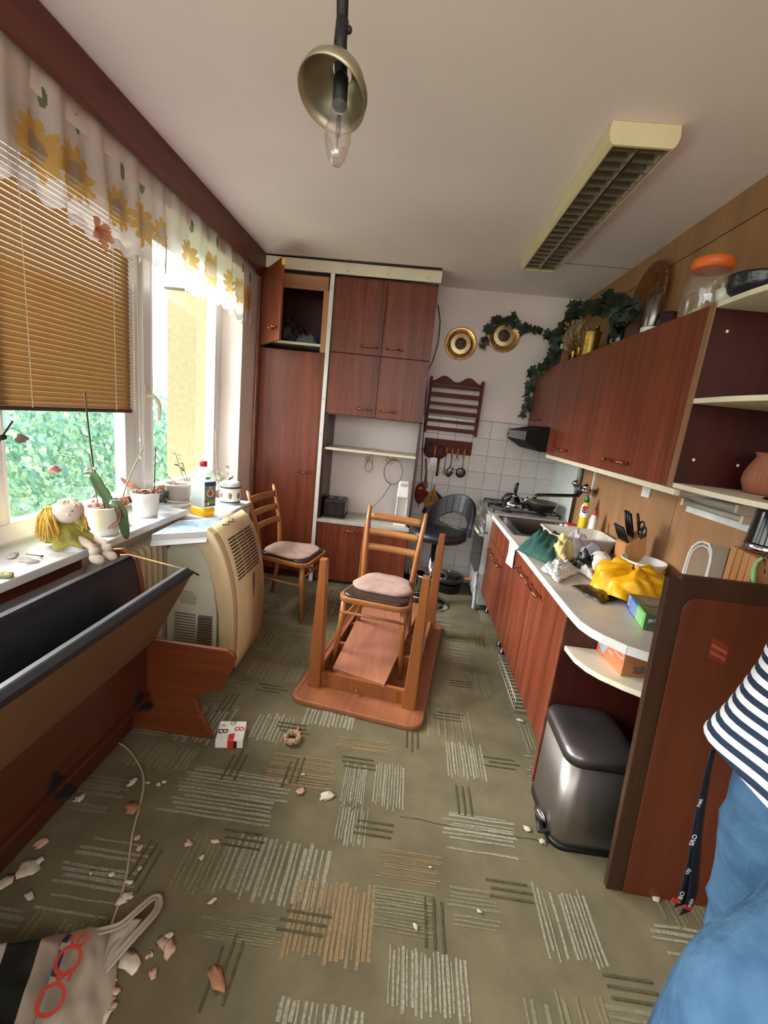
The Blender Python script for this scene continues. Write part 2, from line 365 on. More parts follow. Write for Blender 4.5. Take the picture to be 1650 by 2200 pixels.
# ------------------------------------------------------------------ window
win = bpy.data.objects.new('window_1', None); C.objects.link(win); struct(win); win.location = (WFX, 1.8, .86)
FR = mat('window_frame_white', (226, 226, 224), .3, var=.02)
def frame_rect(y0, y1, z0, z1, t, xa, xb, name='frame'):
    m = MB(); m.box(xa, xb, y0, y1, z0, z0 + t); m.box(xa, xb, y0, y1, z1 - t, z1); m.box(xa, xb, y0, y0 + t, z0 + t, z1 - t); m.box(xa, xb, y1 - t, y1, z0 + t, z1 - t)
    return m.build(name, FR, win, bev=.006)
frame_rect(.3, 3.40, .85, 2.405, .055, -1.57, -1.505)
B(-1.57, -1.505, 2.292, 2.40, .9, 2.36).build('mullion', FR, win, bev=.006)
B(-1.57, -1.505, 1.36, 1.46, .9, 2.36).build('mullion', FR, win, bev=.006)
for y0, y1, s in ((.35, 1.37, 0), (1.45, 2.295, 0), (2.385, 3.315, 0)):
    frame_rect(y0, y1, .875, 2.38, .075, -1.545, -1.485, 'sash')
    MB().add([(-1.52, y0 + .07, .945), (-1.52, y1 - .07, .945), (-1.52, y1 - .07, 2.31), (-1.52, y0 + .07, 2.31)], [(0, 1, 2, 3)]).build('pane', GLASS, win)
frame_rect(-1.45, .15, .85, 2.405, .055, -1.57, -1.505)  # window out of view, added to let more daylight onto the ceiling
frame_rect(-1.40, .10, .875, 2.38, .075, -1.545, -1.485, 'sash'); MB().add([(-1.52, -1.33, .945), (-1.52, .03, .945), (-1.52, .03, 2.31), (-1.52, -1.33, 2.31)], [(0, 1, 2, 3)]).build('pane', GLASS, win)
frame_rect(2.455, 3.25, .945, 2.31, .012, -1.51, -1.48, 'glazing_bead'); frame_rect(1.52, 2.225, .945, 2.31, .012, -1.51, -1.48, 'glazing_bead')
h0 = P(316, 850, x=-1.475)
hd = MB(); hd.box(-1.487, -1.475, h0.y - .015, h0.y + .015, h0.z - .055, h0.z + .055)
hd.tube([(-1.475, h0.y, h0.z), (-1.44, h0.y, h0.z), (-1.425, h0.y + .015, h0.z - .02), (-1.42, h0.y + .03, h0.z - .06), (-1.42, h0.y + .022, h0.z - .125)], [.011, .012, .012, .011, .009], 10, flat=.75)
hd.build('window_handle', CREAM, win, bev=.002)
B(-1.57, -1.235, .3, 2.39, .826, .86).build('window_sill', STONE, win, bev=.004)
B(-1.57, -1.345, 2.39, 3.39, .826, .86).build('window_sill', STONE, win, bev=.004)
B(-1.30, -1.262, .3, 1.6, .775, .826).build('sill_support', PELMET, win)
# wooden fascia above the window
pel = thing('curtain_pelmet', 'long reddish brown wooden pelmet board running along ceiling above window', 'pelmet', (-1.29, 1.2, 2.46))
B(-1.315, -1.285, -1.6, 3.66, 2.462, 2.62).build('fascia', PELMET, pel, bev=.004)
B(-1.62, -1.315, 3.60, 3.66, 2.46, 2.62).build('end_board', PELMET, pel)
B(-1.345, -1.315, -1.5, 3.6, 2.60, 2.618).build('rail', WHITE, pel)
# ------------------------------------------------------------------ outdoors
YW = mat('yellow_render', (134, 124, 96), .95, var=.06, vs=30, bump=.3, bs=80)
ow_ = struct(B(P(359, 800, y=3.4).x, -1.63, 3.40, 4.4, -4, 2.24).build('wall_outside', YW))
struct(B(P(359, 800, y=3.4).x - .02, -1.63, 3.395, 4.4, 2.242, 2.258).build('trim_1', mat('dark_concrete', (58, 52, 48), .9)))
struct(B(-60, -2.0, -40, 60, -9.2, -9).build('ground', mat('lawn', (96, 128, 70), .95, vs=2)))
LEAF = [sheer('leaf_%s' % n, c, 0, .45, .25) for n, c in (('light', (158, 190, 152)), ('mid', (132, 172, 150)), ('dark', (104, 146, 136)))]
BARK = mat('bark', (84, 70, 56), .9, bump=.4, bs=30)
def tree(x, y, ztop, R, label, seed, n=9000):
    rr = random.Random(seed); t = thing('tree', label, 'tree', (x, y, -9))
    MB().tube([(x, y, -9), (x + .1, y, -5), (x - .1, y + .1, ztop - 2 * R)], [.3, .22, .12], 8).build('trunk', BARK, t)
    f = MB(); bl = [(Vector((x + rr.uniform(-1, 1) * R * .7, y + rr.uniform(-1, 1) * R * .7, ztop - R * .5 - rr.uniform(0, 1) * R * 2.2)), R * rr.uniform(.35, .6)) for _ in range(26)]
    bl[0] = (Vector((x, y, ztop - R * .4)), R * .4)
    vs = []; fs = []; ms = []
    for i in range(n):
        c, r = rr.choice(bl); d = Vector((rr.gauss(0, 1), rr.gauss(0, 1), rr.gauss(0, 1))).normalized()
        p = c + d * r * rr.uniform(.75, 1.05); s = rr.uniform(.05, .12)
        q = (Vector((0, 0, -1)) + d * .7 + Vector((rr.gauss(0, .4), rr.gauss(0, .4), 0))).normalized(); a = q.orthogonal().normalized() * s * .55
        k = (q * s)
        vs += [p - k * .9, p + a, p + k * 1.1, p - a]; b = 4 * i; fs.append((b, b + 1, b + 2, b + 3)); ms.append(rr.choice((0, 0, 1, 1, 2)))
    f.v = [tuple(p) for p in vs]; f.f = fs; f.m = ms; f.s = [False] * len(fs)
    stuff(f.build('foliage', LEAF, t))
TR = [(-9, 4.6, 1.0, 2.6, 'leafy green tree outside, left of the others through the big pane'), (-11, 9.5, 2.2, 3.0, 'tall leafy tree outside behind the middle of the big pane'),
      (-9.5, 12.6, 2.7, 2.6, 'leafy tree outside seen beside the yellow wall in the narrow pane'), (-13, 4.0, 2.6, 3.6, 'large green tree standing far outside, partly behind the blind'),
      (-7.5, 7.2, -1.0, 2.4, 'low bushy tree outside near the bottom of the big pane'), (-14, 14.5, 3.0, 3.8, 'far bluish green tree outside behind the one by the yellow wall'), (-8, 1.8, .2, 2.4, 'light green tree outside at the left edge of the window')]
for i, a in enumerate(TR): tree(a[0], a[1], a[2], a[3], a[4], 40 + i)
# ------------------------------------------------------------------ blind
SLAT = sheer('blind_slat', (168, 138, 98), .02, .42, .05)
BLR = mat('blind_rail_brown', (70, 46, 30), .4)
bl = thing('venetian_blind', 'golden brown venetian blind half lowered over the big window pane', 'blind', (-1.46, 1.3, 1.38))
b0, b1 = .42, 2.226
B(-1.475, -1.445, b0, b1, 2.345, 2.385).build('head_rail', BLR, bl)
B(-1.474, -1.446, b0, b1, 1.378, 1.396).build('bottom_rail', BLR, bl, bev=.003)
sl = None
for i in range(46):
    z = 1.404 + i * .0203
    if sl is None:
        pr = [(-.0125, -.0006), (-.004, .0016), (.004, .0016), (.0125, -.0006)]
        q = MB(); q.add([(x, y, zz) for y in (-(b1 - b0) / 2, (b1 - b0) / 2) for x, zz in pr], [(0, 1, 5, 4), (1, 2, 6, 5), (2, 3, 7, 6)], 0, True)
        sl = q.build('slat', SLAT, bl, solid=.0006); s_ = sl
    else: s_ = inst(sl, Matrix())
    s_.matrix_basis = Matrix.Translation((-1.46, (b0 + b1) / 2, z)) @ Euler((0, 1.13, 0)).to_matrix().to_4x4()
for y in (.75, 1.62, 2.10): MB().box(-1.4455, -1.4445, y - .0015, y + .0015, 1.39, 2.35).box(-1.4755, -1.4745, y - .0015, y + .0015, 1.39, 2.35).build('ladder_cord', CREAM, bl)
ch = MB()
for i in range(70): ch.ell((-1.438, 2.232, 1.40 + i * .0135), (.0042, .0042, .0055), 6, 4)
stuff(ch.build('bead_chain', CREAM, bl))
MB().tube([(-1.43, 2.25, 2.3), (-1.43, 2.255, 1.6), (-1.43, 2.26, 1.25), (-1.43, 2.262, 1.16)], .0018, 5).ell((-1.43, 2.26, 1.24), (.006, .006, .012), 8, 5).ell((-1.43, 2.262, 1.15), (.007, .007, .014), 8, 5).build('pull_cord', CREAM, bl)
# ------------------------------------------------------------------ valance curtain with printed sunflowers
VOILE = sheer('white_voile', (244, 239, 234), .14, .55, .04)
VHEM = sheer('white_scalloped_hem', (236, 234, 234), .12, .16, .03)
VY = sheer('sunflower_yellow', (232, 192, 112), .12, .3, .12); VC = sheer('sunflower_centre', (206, 186, 164), .2, .5, .1); VG = sheer('leaf_print_green', (120, 140, 92), .15, .5, .1)
cy0, cy1, cz0, cz1 = .2, 3.50, 2.075, 2.505
fl = []; rr = random.Random(3); yy = .3
while yy < 3.45:
    fl.append((yy, 2.235 + rr.uniform(-.02, .03), rr.uniform(.075, .095))); yy += rr.choice((.16, .27, .24))
def vmat(u, v):
    y = cy0 + u * (cy1 - cy0); z = cz0 + v * (cz1 - cz0)
    if z < 2.115: return 1
    for fy, fz, r in fl:
        dy, dz = y - fy, z - fz; d = math.hypot(dy, dz); a = math.atan2(dz, dy)
        if d < r * .42: return 3
        if d < r * (.72 + .34 * abs(math.sin(a * 6))): return 2
        ly, lz = dy - .03, dz - (r + .075)
        if (ly / .014) ** 2 + (lz / .032) ** 2 < 1: return 4
    return 0
def vf(u, v):
    y = cy0 + u * (cy1 - cy0); z = cz0 + v * (cz1 - cz0)
    amp = .012 + .012 * (1 - v)
    x = -1.338 + amp * (math.sin(y * 31) * .6 + math.sin(y * 57 + 1) * .4) + .012 * noise.noise(Vector((y * 6, v * 2, 0)))
    z += (1 - v) * (.016 * math.sin(y * 9) + .012 * math.sin(y * 61)) + (1 - v) * .01 * noise.noise(Vector((y * 3, 5, 0)))
    return (x, y, z)
cur = thing('curtain_valance', 'short sheer white valance printed with yellow sunflowers over window', 'curtain', (-1.33, 2, 2.06))
MB().grid(vf, 900, 100, vmat).build('fabric', [VOILE, VHEM, VY, VC, VG], cur)
p = P(208, 492, x=-1.30)
bf = thing('fabric_flower', 'peach fabric butterfly pinned to the hem of the sunflower valance', 'ornament', p)
PEACH = sheer('peach_petal', (232, 168, 128), .05, .3, .2)
for a, ln in ((2.5, .05), (3.9, .06), (5.0, .075), (5.9, .07), (.3, .05)):
    def pf(u, v, a=a, ln=ln):
        w_ = math.sin(PI * min(1, u * .9 + .06)) * .022 * (v * 2 - 1); d = Vector((0, math.cos(a), math.sin(a))); n_ = Vector((0, -math.sin(a), math.cos(a)))
        return p + d * ln * u + n_ * w_ + Vector((.015 * u + .012 * (v - .5) ** 2 * 4, 0, 0))
    MB().grid(pf, 6, 4).build('petal', PEACH, bf)
MB().ell(p + Vector((.006, 0, 0)), (.008, .008, .012), 8, 6).build('centre', mat('orange_centre', (214, 96, 60), .7), bf)
# ------------------------------------------------------------------ furniture helpers
def bar_handle(parent, c, axis, L=.15, out=(0, -1, 0), m=None, name='handle'):
    "a copper bar on two posts with small knobs"
    c = Vector(c); out = Vector(out); d = Vector({'x': (1, 0, 0), 'y': (0, 1, 0), 'z': (0, 0, 1)}[axis]); q = MB()
    for s in (-1, 1):
        b = c + d * s * L * .42
        q.tube([b, b + out * .008, b + out * .018, b + out * .028], [.009, .0055, .0055, .008], 8)
        q.ell(b + out * .03, (.0095, .0095, .0095), 8, 6)
        e_ = b + out * .03 + d * s * .014; q.ell(e_, (.006, .006, .006), 6, 5)
    q.tube([c - d * L * .42 + out * .03, c - d * L * .12 + out * .031, c + out * .031, c + d * L * .12 + out * .031, c + d * L * .42 + out * .03], [.0045, .0055, .0075, .0055, .0045], 8)
    return q.build(name, m or COPPER, parent)
# ------------------------------------------------------------------ tall closet and kitchen cupboard by the back wall
YC = 3.67
cl = thing('tall_closet', 'tall mahogany closet by the window wall with its top door hanging open', 'cabinet', (-1.04, YC, 0))
xa, xb = -1.305, -.775
m = MB(); m.box(xa, xa + .018, YC + .02, 4.09, .06, 2.51); m.box(xb - .018, xb, YC + .02, 4.09, .06, 2.51); m.box(xa, xb, 4.07, 4.088, .06, 2.51)
m.box(xa, xb, YC + .02, 4.08, .06, .08); m.box(xa, xb, YC + .03, 4.08, 1.9, 1.918); m.box(xa, xb, YC + .02, 4.08, 2.49, 2.51)
m.build('body', MAHOG_D, cl)
B(xa + .018, xb - .018, YC + .015, 4.07, 1.985, 2.003).build('shelf', CREAM, cl)
B(xa + .018, xb - .018, YC + .015, YC + .035, 2.40, 2.50).build('front_rail', PINE, cl)
B(xb - .05, xb - .004, YC + .012, YC + .03, 1.94, 2.40).build('frame_stile', LIGHTW, cl)
B(xa, xb, YC + .04, 4.05, 0, .06).build('plinth', MAHOG_D, cl)
d = B(xa + .003, xb - .004, YC, YC + .018, .075, 1.935).build('door', MAHOG, cl, bev=.002)
q = P(655, 1014, y=YC); bar_handle(d, (q.x, YC, q.z), 'x', .105)
od = bpy.data.objects.new('door', None)
dl, dz0, dz1, ang = .50, 1.945, 2.485, -math.radians(55)
hx, hy = -1.30, YC - .004
M = Matrix.Translation((hx, hy, 0)) @ Euler((0, 0, ang)).to_matrix().to_4x4()
dm = MB(); dm.box(0, dl, -.018, 0, dz0, dz1, 0, M)
d2 = dm.build('door', MAHOG, cl, bev=.002)
hc = M @ Vector((dl - .09, -.018, dz0 + .09)); ov = (M.to_3x3() @ Vector((0, -1, 0))); dv = M.to_3x3() @ Vector((1, 0, 0))
qh = MB()
for s in (-1, 1):
    b = hc + dv * s * .045; qh.tube([b, b + ov * .03], [.006, .008], 8); qh.ell(b + ov * .032, (.0095, .0095, .0095), 8, 6)
qh.tube([hc - dv * .045 + ov * .03, hc + ov * .031, hc + dv * .045 + ov * .03], [.0045, .0075, .0045], 8); qh.build('handle', COPPER, d2)
MB().box(dl - .012, dl + .001, -.019, .001, dz1 - .05, dz1 - .005, 0, M).build('catch', mat('pale_yellow_tape', (222, 206, 120), .6), d2)
MB().tube([(-1.325, YC - .02, .0), (-1.325, YC - .02, 2.45)], .011, 8).build('side_pipe', mat('painted_pipe', (150, 104, 84), .5), cl)
B(-1.345, -1.308, YC + .0, YC + .03, 0, 2.46).build('filler_strip', MAHOG_X, cl)
# things in the open compartment
tag(crumple((-1.12, 3.86, 2.004), (.11, .12, .17), seed=2).build('bag', mat('dark_leather', (44, 32, 28), .6)), 'dark brown bag inside the open top compartment of closet', 'bag')
tag(crumple((-.97, 3.84, 2.004), (.1, .1, .08), seed=5).build('cloth_bundle', mat('grey_cloth', (120, 118, 122), .9)), 'grey crumpled cloth inside the open top compartment', 'cloth')
tag(crumple((-.84, 3.85, 2.004), (.05, .1, .12), seed=8).build('plastic_bag', mat('blue_bag', (34, 58, 140), .4)), 'blue plastic bag at the right of the open top compartment', 'bag')
# cream filler boards
f = thing('filler_board', 'cream filler board under the ceiling along top of the closets', 'board', (-.6, YC, 2.52))
B(-1.30, .075, YC - .018, YC + .002, 2.525, 2.608).build('board', CREAM, f, bev=.002)
for u, v in [(665, 573), (748, 582), (833, 589), (920, 597)]:
    q = P(u, v, y=YC - .018); MB().ell((q.x, YC - .0185, q.z), (.004, .002, .004), 6, 4).build('screw', BLACKM, f)
f = thing('cover_strip', 'narrow white vertical strip with screws between tall closet and cupboard', 'strip', (-.76, YC, 0))
B(-.776, -.744, YC - .012, YC + .018, 0, 2.525).build('strip', WHITE, f, bev=.002)
for i in range(9): MB().ell((-.76, YC - .0125, .18 + i * .28), (.0035, .002, .0035), 6, 4).build('screw', STEELD, f)
ck = thing('kitchen_cupboard', 'mahogany cupboard wall unit with four upper doors and an open niche', 'cabinet', (-.34, YC, 0))
xa, xb = -.742, .06
xs = P(826, 690, y=YC).x
m = MB(); m.box(xa, xa + .018, YC + .018, 4.088, .0, 2.52); m.box(xb - .018, xb, YC + .018, 4.088, .0, 2.52); m.box(xa, xb, YC + .018, 4.085, 1.465, 1.483); m.box(xa, xb, YC + .018, 4.085, 2.50, 2.52); m.box(xa, xb, YC + .018, 4.085, 1.94, 1.955)
m.build('body', MAHOG_D, ck)
B(xa + .018, xb - .018, 4.06, 4.075, .58, 1.465).build('back_panel', WHITEP, ck)
B(xa + .018, xb - .018, YC + .02, 4.06, 1.175, 1.195).build('shelf', CREAM, ck, bev=.002)
B(xa, xb, YC - .005, 4.06, .548, .58).build('counter', mat('pale_grey_top', (196, 190, 180), .4, var=.12), ck, bev=.003)
for x0, x1, z0, z1, hside in ((xa + .004, xs, 1.957, 2.505, 1), (xs, xb, 1.957, 2.505, -1), (xa + .004, xs, 1.475, 1.951, 1), (xs, xb, 1.475, 1.951, -1)):
    d = B(x0 + .0015, x1 - .0015, YC, YC + .018, z0, z1).build('door', MAHOG, ck, bev=.002)
    hx = x1 - .10 if hside > 0 else x0 + .10
    bar_handle(d, (hx, YC, z0 + .06), 'x', .13)
x2 = P(776, 1200, y=YC).x
for x0, x1, hx in ((xa + .004, x2, -.50), (x2, xb, None)):
    d = B(x0 + .002, x1 - .002, YC, YC + .018, .03, .542).build('door', MAHOG, ck, bev=.002)
    if hx: 
        q = P(755, 1140, y=YC); bar_handle(d, (q.x, YC, q.z), 'x', .13)
# niche contents
SOCK = mat('socket_cream', (214, 204, 186), .4)
for u, v, lab in ((791, 985, 'wall socket with a plug, left one in the cupboard niche'), (834, 988, 'wall socket with a cable, right one in the cupboard niche')):
    q = P(u, v, y=4.058); so = thing('wall_socket', lab, 'socket', (q.x, 4.058, q.z))
    B(q.x - .04, q.x + .04, 4.044, 4.0598, q.z - .04, q.z + .04).build('plate', SOCK, so, bev=.004)
    MB().lathe([(.022, 0), (.022, .004), (.017, .004), (.016, -.002)], (q.x, 4.0445, q.z), 16, M=Euler((PI / 2, 0, 0)).to_matrix().to_4x4()).build('insert', mat('socket_grey', (120, 112, 104), .5), so)
CABLE = mat('grey_cable', (150, 142, 130), .5)
a = P(791, 985, y=4.03); pts = [a, P(783, 1005, y=4.02), P(790, 1015, y=4.02), P(800, 1008, y=4.03), P(800, 990, y=4.03)]
tag(MB().tube(pts, .004, 6).build('cable', CABLE), 'short grey looped cable hanging from left niche socket', 'cable')
a = P(838, 988, y=4.02); cen = P(845, 1014, y=4.03); pts = [a]
for i in range(26): 
    t = 1.2 + i * .36; pts.append(cen + Vector((math.cos(t) * .085, -.005 - .0006 * i, math.sin(t) * .115)))
pts += [P(840, 1040, y=3.95), P(822, 1068, y=3.85), P(800, 1090, y=3.8), P(790, 1103, y=3.78)]
pts[-1].z = .586
tag(MB().tube(pts, .0038, 6).build('cable', CABLE), 'long grey coiled cable hanging from right niche socket to cupboard top', 'cable')
q = P(795, 966, y=3.85); tag(MB().tube([(q.x - .05, 3.8, 1.199), (q.x, 3.85, 1.205), (q.x + .03, 3.84, 1.22), (q.x + .06, 3.82, 1.2), (q.x + .1, 3.8, 1.199)], .003, 6).build('cable', CABLE), 'thin wire lying on the cream niche shelf', 'cable')
# toaster
q0 = P(692, 1117, z=.58); tl_ = thing('toaster', 'black two slot toaster standing in the cupboard niche', 'toaster', (-.6, 3.83, .58))
B(-.715, -.525, 3.735, 3.95, .592, .742).build('body', BLACKP, tl_, bev=.014)
B(-.72, -.52, 3.73, 3.955, .58, .60).build('base', BLACKM, tl_, bev=.004)
for x in (-.675, -.595): B(x, x + .03, 3.76, 3.92, .738, .7445).build('slot', STEELD, tl_)
B(-.5255, -.523, 3.75, 3.94, .61, .73).build('side_plate', STEELD, tl_, bev=.001)
B(-.64, -.60, 3.722, 3.736, .69, .705).build('lever', BLACKM, tl_, bev=.003)
for x in (-.66, -.58): B(x, x + .05, 3.7335, 3.7352, .61, .72).build('front_rib', STEELD, tl_)
# soda machine
sx_, sy_ = P(858, 1130, z=.58).x, 3.74
so = thing('soda_machine', 'white upright soda making machine at the right of cupboard niche', 'appliance', (sx_, sy_, .58))
m = MB(); m.prism([(-.055, 0), (.055, 0), (.055, .05), (.04, .08), (-.04, .08), (-.055, .05)], .0, .02, 'z', M=Matrix.Translation((sx_, sy_ - .02, .58))); m.build('base', WHITE, so, bev=.004)
m = MB(); m.box(sx_ - .05, sx_ - .036, sy_ + .0, sy_ + .09, .6, .86); m.box(sx_ + .036, sx_ + .05, sy_ + .0, sy_ + .09, .6, .86); m.box(sx_ - .05, sx_ + .05, sy_ + .06, sy_ + .09, .6, .86); m.build('column', WHITE, so, bev=.006)
m = MB(); m.hexa([(sx_ - .053, sy_ - .02, .83), (sx_ + .053, sy_ - .02, .83), (sx_ + .053, sy_ + .095, .83), (sx_ - .053, sy_ + .095, .83)], [(sx_ - .045, sy_ + .0, .97), (sx_ + .045, sy_ + .0, .97), (sx_ + .045, sy_ + .09, .97), (sx_ - .045, sy_ + .09, .97)])
m.build('head', WHITE, so, bev=.012); B(sx_ - .03, sx_ + .03, sy_ - .008, sy_ + .02, .925, .955).build('button', mat('light_grey_plastic', (190, 188, 184), .4), so, bev=.006)
# ------------------------------------------------------------------ chairs
CUSH = mat('dusty_pink_cushion', (158, 128, 118), .95, var=.12, vs=14, bump=.6, bs=90)
SEATV = mat('brown_vinyl_seat', (52, 36, 34), .28, var=.12)
def seat_outline(w, d, r, n=6, taper=.04):
    pts = []
    for cx, cy, a0, ww in ((w / 2 - r, -d / 2 + r, -PI / 2, 0), (w / 2 - taper - r, d / 2 - r, 0, 0), (-w / 2 + taper + r, d / 2 - r, PI / 2, 0), (-w / 2 + r, -d / 2 + r, PI, 0)):
        for i in range(n + 1):
            a = a0 + PI / 2 * i / n; pts.append((cx + r * math.cos(a), cy + r * math.sin(a)))
    return pts
def make_chair(label, loc, rot, group):
    "front of the chair looks to local -y"
    t = thing('dining_chair', label, 'chair', loc, rot, group)
    k = dict(parent=t, world=False)
    MB().prism(seat_outline(.42, .42, .07), .405, .435, 'z', smooth=True).build('seat_frame', BEECH_X, bev=.004, **k)
    MB().prism(seat_outline(.385, .385, .06), .43, .452, 'z', smooth=True).build('seat_pad', SEATV, bev=.012, seg=3, **k)
    for s in (-1, 1):
        MB().tube([(s * .205, -.20, 0), (s * .185, -.175, .25), (s * .175, -.165, .42)], [.012, .0165, .019], 12).build('leg', BEECH, **k)
        # rear leg runs up into the back post
        MB().tube([(s * .185, .235, 0), (s * .165, .19, .25), (s * .16, .178, .44), (s * .17, .195, .62), (s * .182, .245, .80), (s * .187, .272, .885)], [.012, .017, .019, .0165, .0145, .012], 12).ell((s * .187, .273, .885), (.0125, .0125, .008), 10, 6).build('back_post', BEECH, **k)
        MB().tube([(s * .19, -.18, .27), (s * .167, .19, .27)], .009, 8).build('stretcher', BEECH, **k)
    MB().tube([(-.19, -.182, .335), (.19, -.182, .335)], .009, 8).build('stretcher', BEECH_X, **k)
    for z, h, y in ((.825, .046, .252), (.73, .04, .224), (.635, .04, .198)):
        def fn(u, v, z=z, h=h, y=y):
            x = (u - .5) * .345; return (x, y + .016 * math.sin(PI * u) + .1 * (v - .5) * h * 3, z + (v - .5) * h)
        MB().grid(fn, 12, 2).build('back_slat', BEECH_X, solid=.012, **k)
    return t
def cushion(name, label, loc, rot, w, d, h, seed):
    t = MB()
    def fn(u, v, top=1):
        pass
    out = seat_outline(w, d, .11, 7, .03); n = len(out); vs = []; fs = []
    rings = [(1, 0), (1.02, h * .4), (.97, h * .8), (.86, h), (.6, h * 1.08), (.3, h * 1.05)]
    for s, z in rings:
        for x, y in out: vs.append((x * s, y * s, z + (.004 * noise.noise(Vector((x * 18, y * 18, seed))) if z > h * .5 else 0)))
    for i in range(len(rings) - 1):
        for q in range(n): fs.append((i * n + q, i * n + (q + 1) % n, (i + 1) * n + (q + 1) % n, (i + 1) * n + q))
    fs.append(tuple(range(n))[::-1]); fs.append(tuple(range((len(rings) - 1) * n, len(rings) * n)))
    t.add(vs, fs, 0, True); o = t.build(name, CUSH); o.location = loc; o.rotation_euler = (0, 0, rot); return tag(o, label, 'cushion')
# chair standing on the upturned table
TR_ = math.radians(-8.5)
c1 = make_chair('beech dining chair standing inside the upturned table', (-.085, 2.52, .031), math.radians(-9), 'beech dining chairs')
q = Matrix.Translation((-.085, 2.52, .031)) @ Euler((0, 0, math.radians(-9))).to_matrix().to_4x4()
cushion('seat_cushion', 'dusty pink cushion on the chair inside upturned table', q @ Vector((.01, .045, .452)), math.radians(-9), .37, .31, .022, 1)
c2p, c2r = Vector((-.80, 3.10, 0)), math.radians(80)
c2 = make_chair('beech dining chair with cushion in front of the tall closet', c2p, c2r, 'beech dining chairs')
q = Matrix.Translation(c2p) @ Euler((0, 0, c2r)).to_matrix().to_4x4()
cushion('seat_cushion', 'dusty pink cushion on the chair beside the tall closet', q @ Vector((0, -.0, .452)), c2r, .38, .36, .018, 4)
# ------------------------------------------------------------------ upturned table
t = thing('upturned_table', 'reddish wooden dining table lying upside down on the carpet with legs up', 'table', (-.05, 2.54, 0), TR_)
k = dict(parent=t, world=False)
MB().prism(seat_outline(.70, 1.20, .07, taper=0), .0, .03, 'z', smooth=True).build('tabletop', TABLEW, bev=.006, **k)
m = MB(); 
lx, ly = .262, .44
MB().box(-.33, -.322, -.55, .57, .03, .034).build('edge_batten', TABLEW, **k)
for s, nm in ((-1, 'apron'), (1, 'apron')):
    B(-lx + .03, lx - .03, s * ly - .011 , s * ly + .011, .03, .115).build(nm, TABLEL, bev=.002, **k)
    B(s * lx - .011, s * lx + .011, -ly + .03, ly - .03, .03, .115).build(nm, TABLEW, bev=.002, **k)
for y in (-.08, .2): B(-lx + .01, lx - .01, y - .012, y + .012, .03, .10).build('cross_rail', TABLEW, bev=.002, **k)
for sx in (-1, 1):
    for sy in (-1, 1):
        x, y = sx * lx, sy * ly; a, b = .036, .019
        xo, yo = x + sx * .004, y + sy * .004
        MB().hexa([(x - a, y - a, .03), (x + a, y - a, .03), (x + a, y + a, .03), (x - a, y + a, .03)], [(xo - b, yo - b, .755), (xo + b, yo - b, .755), (xo + b, yo + b, .755), (xo - b, yo + b, .755)]).build('leg', TABLEL, bev=.004, **k)
for x, y in ((-.2, -.452), (.2, -.452)): B(x - .012, x + .012, y - .0015, y + .001, .045, .1).build('hinge_plate', BRASS, **k)
MB().tube([(-.02, -.452, .06), (-.02, -.475, .06)], .006, 8).build('peg', TABLEL, **k)
B(.272, .276, .15, .2, .05, .1).build('hinge_plate', STEEL, **k)
c = [P(715, 1434, z=.125), P(826, 1471, z=.125), P(905, 1300, z=.135), P(800, 1262, z=.135)]
n_ = len(c); dn = Vector((0, 0, -.018))
pl = MB().hexa([p + dn for p in c], c).build('loose_board', wood('board_pinkish', (150, 94, 70), (176, 118, 94), 'y', rough=.45), bev=.002)
tag(pl, 'loose pinkish brown board lying across the rails of the upturned table', 'board')
# ------------------------------------------------------------------ bar stool
bs = thing('bar_stool', 'black leatherette bar stool with chrome column near the tiled wall', 'stool', (.335, 3.52, 0))
bx, by = .275, 3.50
MB().lathe([(.19, 0), (.19, .008), (.12, .02), (.04, .035), (.03, .05)], (bx, by, 0), 36).build('base', CHROME, bs)
MB().lathe([(.028, .04), (.028, .42), (.02, .42), (.02, .58)], (bx, by, 0), 20).build('column', CHROME, bs)
ring = [(bx + .13 * math.cos(a), by + .13 * math.sin(a) - .03, .27) for a in [i * 2 * PI / 24 for i in range(24)]]
MB().tube(ring, .009, 8, closed=True).tube([(bx, by, .27), (bx, by - .15, .27)], .008, 8).build('footrest', CHROME, bs)
zs = .60
def cush(u, v):
    a = 2 * PI * u; r = math.sin(PI * v) if 0 else 1
    return None
MB().lathe([(.05, -.035), (.19, -.03), (.215, -.005), (.21, .03), (.17, .045), (.08, .038), (.001, .036)], (bx + .02, by, zs), 32, sx=1.08).build('seat', BLACKL, bs, weld=True)
# curved backrest with an opening, opening towards the left
def shell(u, v):
    a = (-1.2 + 2.4 * u) + .95; tp = math.cos((u - .5) * PI * .95)
    lo = .02 + .07 * 0; hi = .05 + .27 * tp ** .7
    z = zs + lo + (hi - lo) * v; r = .225 + .05 * v * tp
    return (bx + .03 + r * 1.05 * math.cos(a), by + r * math.sin(a), z)
sh = MB(); NU, NV = 110, 36
vs = [shell(i / NU, j / NV) for j in range(NV + 1) for i in range(NU + 1)]; fs = []
for j in range(NV):
    for i in range(NU):
        uu, vv = (i + .5) / NU - .5, (j + .5) / NV
        if (uu / .26) ** 2 + ((vv - .27) / .2) ** 2 < 1: continue
        a = j * (NU + 1) + i; fs.append((a, a + 1, a + NU + 2, a + NU + 1))
sh.add(vs, fs, 0, True); sh.build('backrest', BLACKL, bs, solid=.03, sub=1)
for i in range(5):
    u = .5 + (i - 2) * .085
    MB().tube([Vector(shell(u, .52 + .4 * q / 5)) - Vector((.0165 * math.cos(.95), .0165 * math.sin(.95), 0)) for q in range(6)], .003, 5).build('stitch_seam', BLACKM, bs)
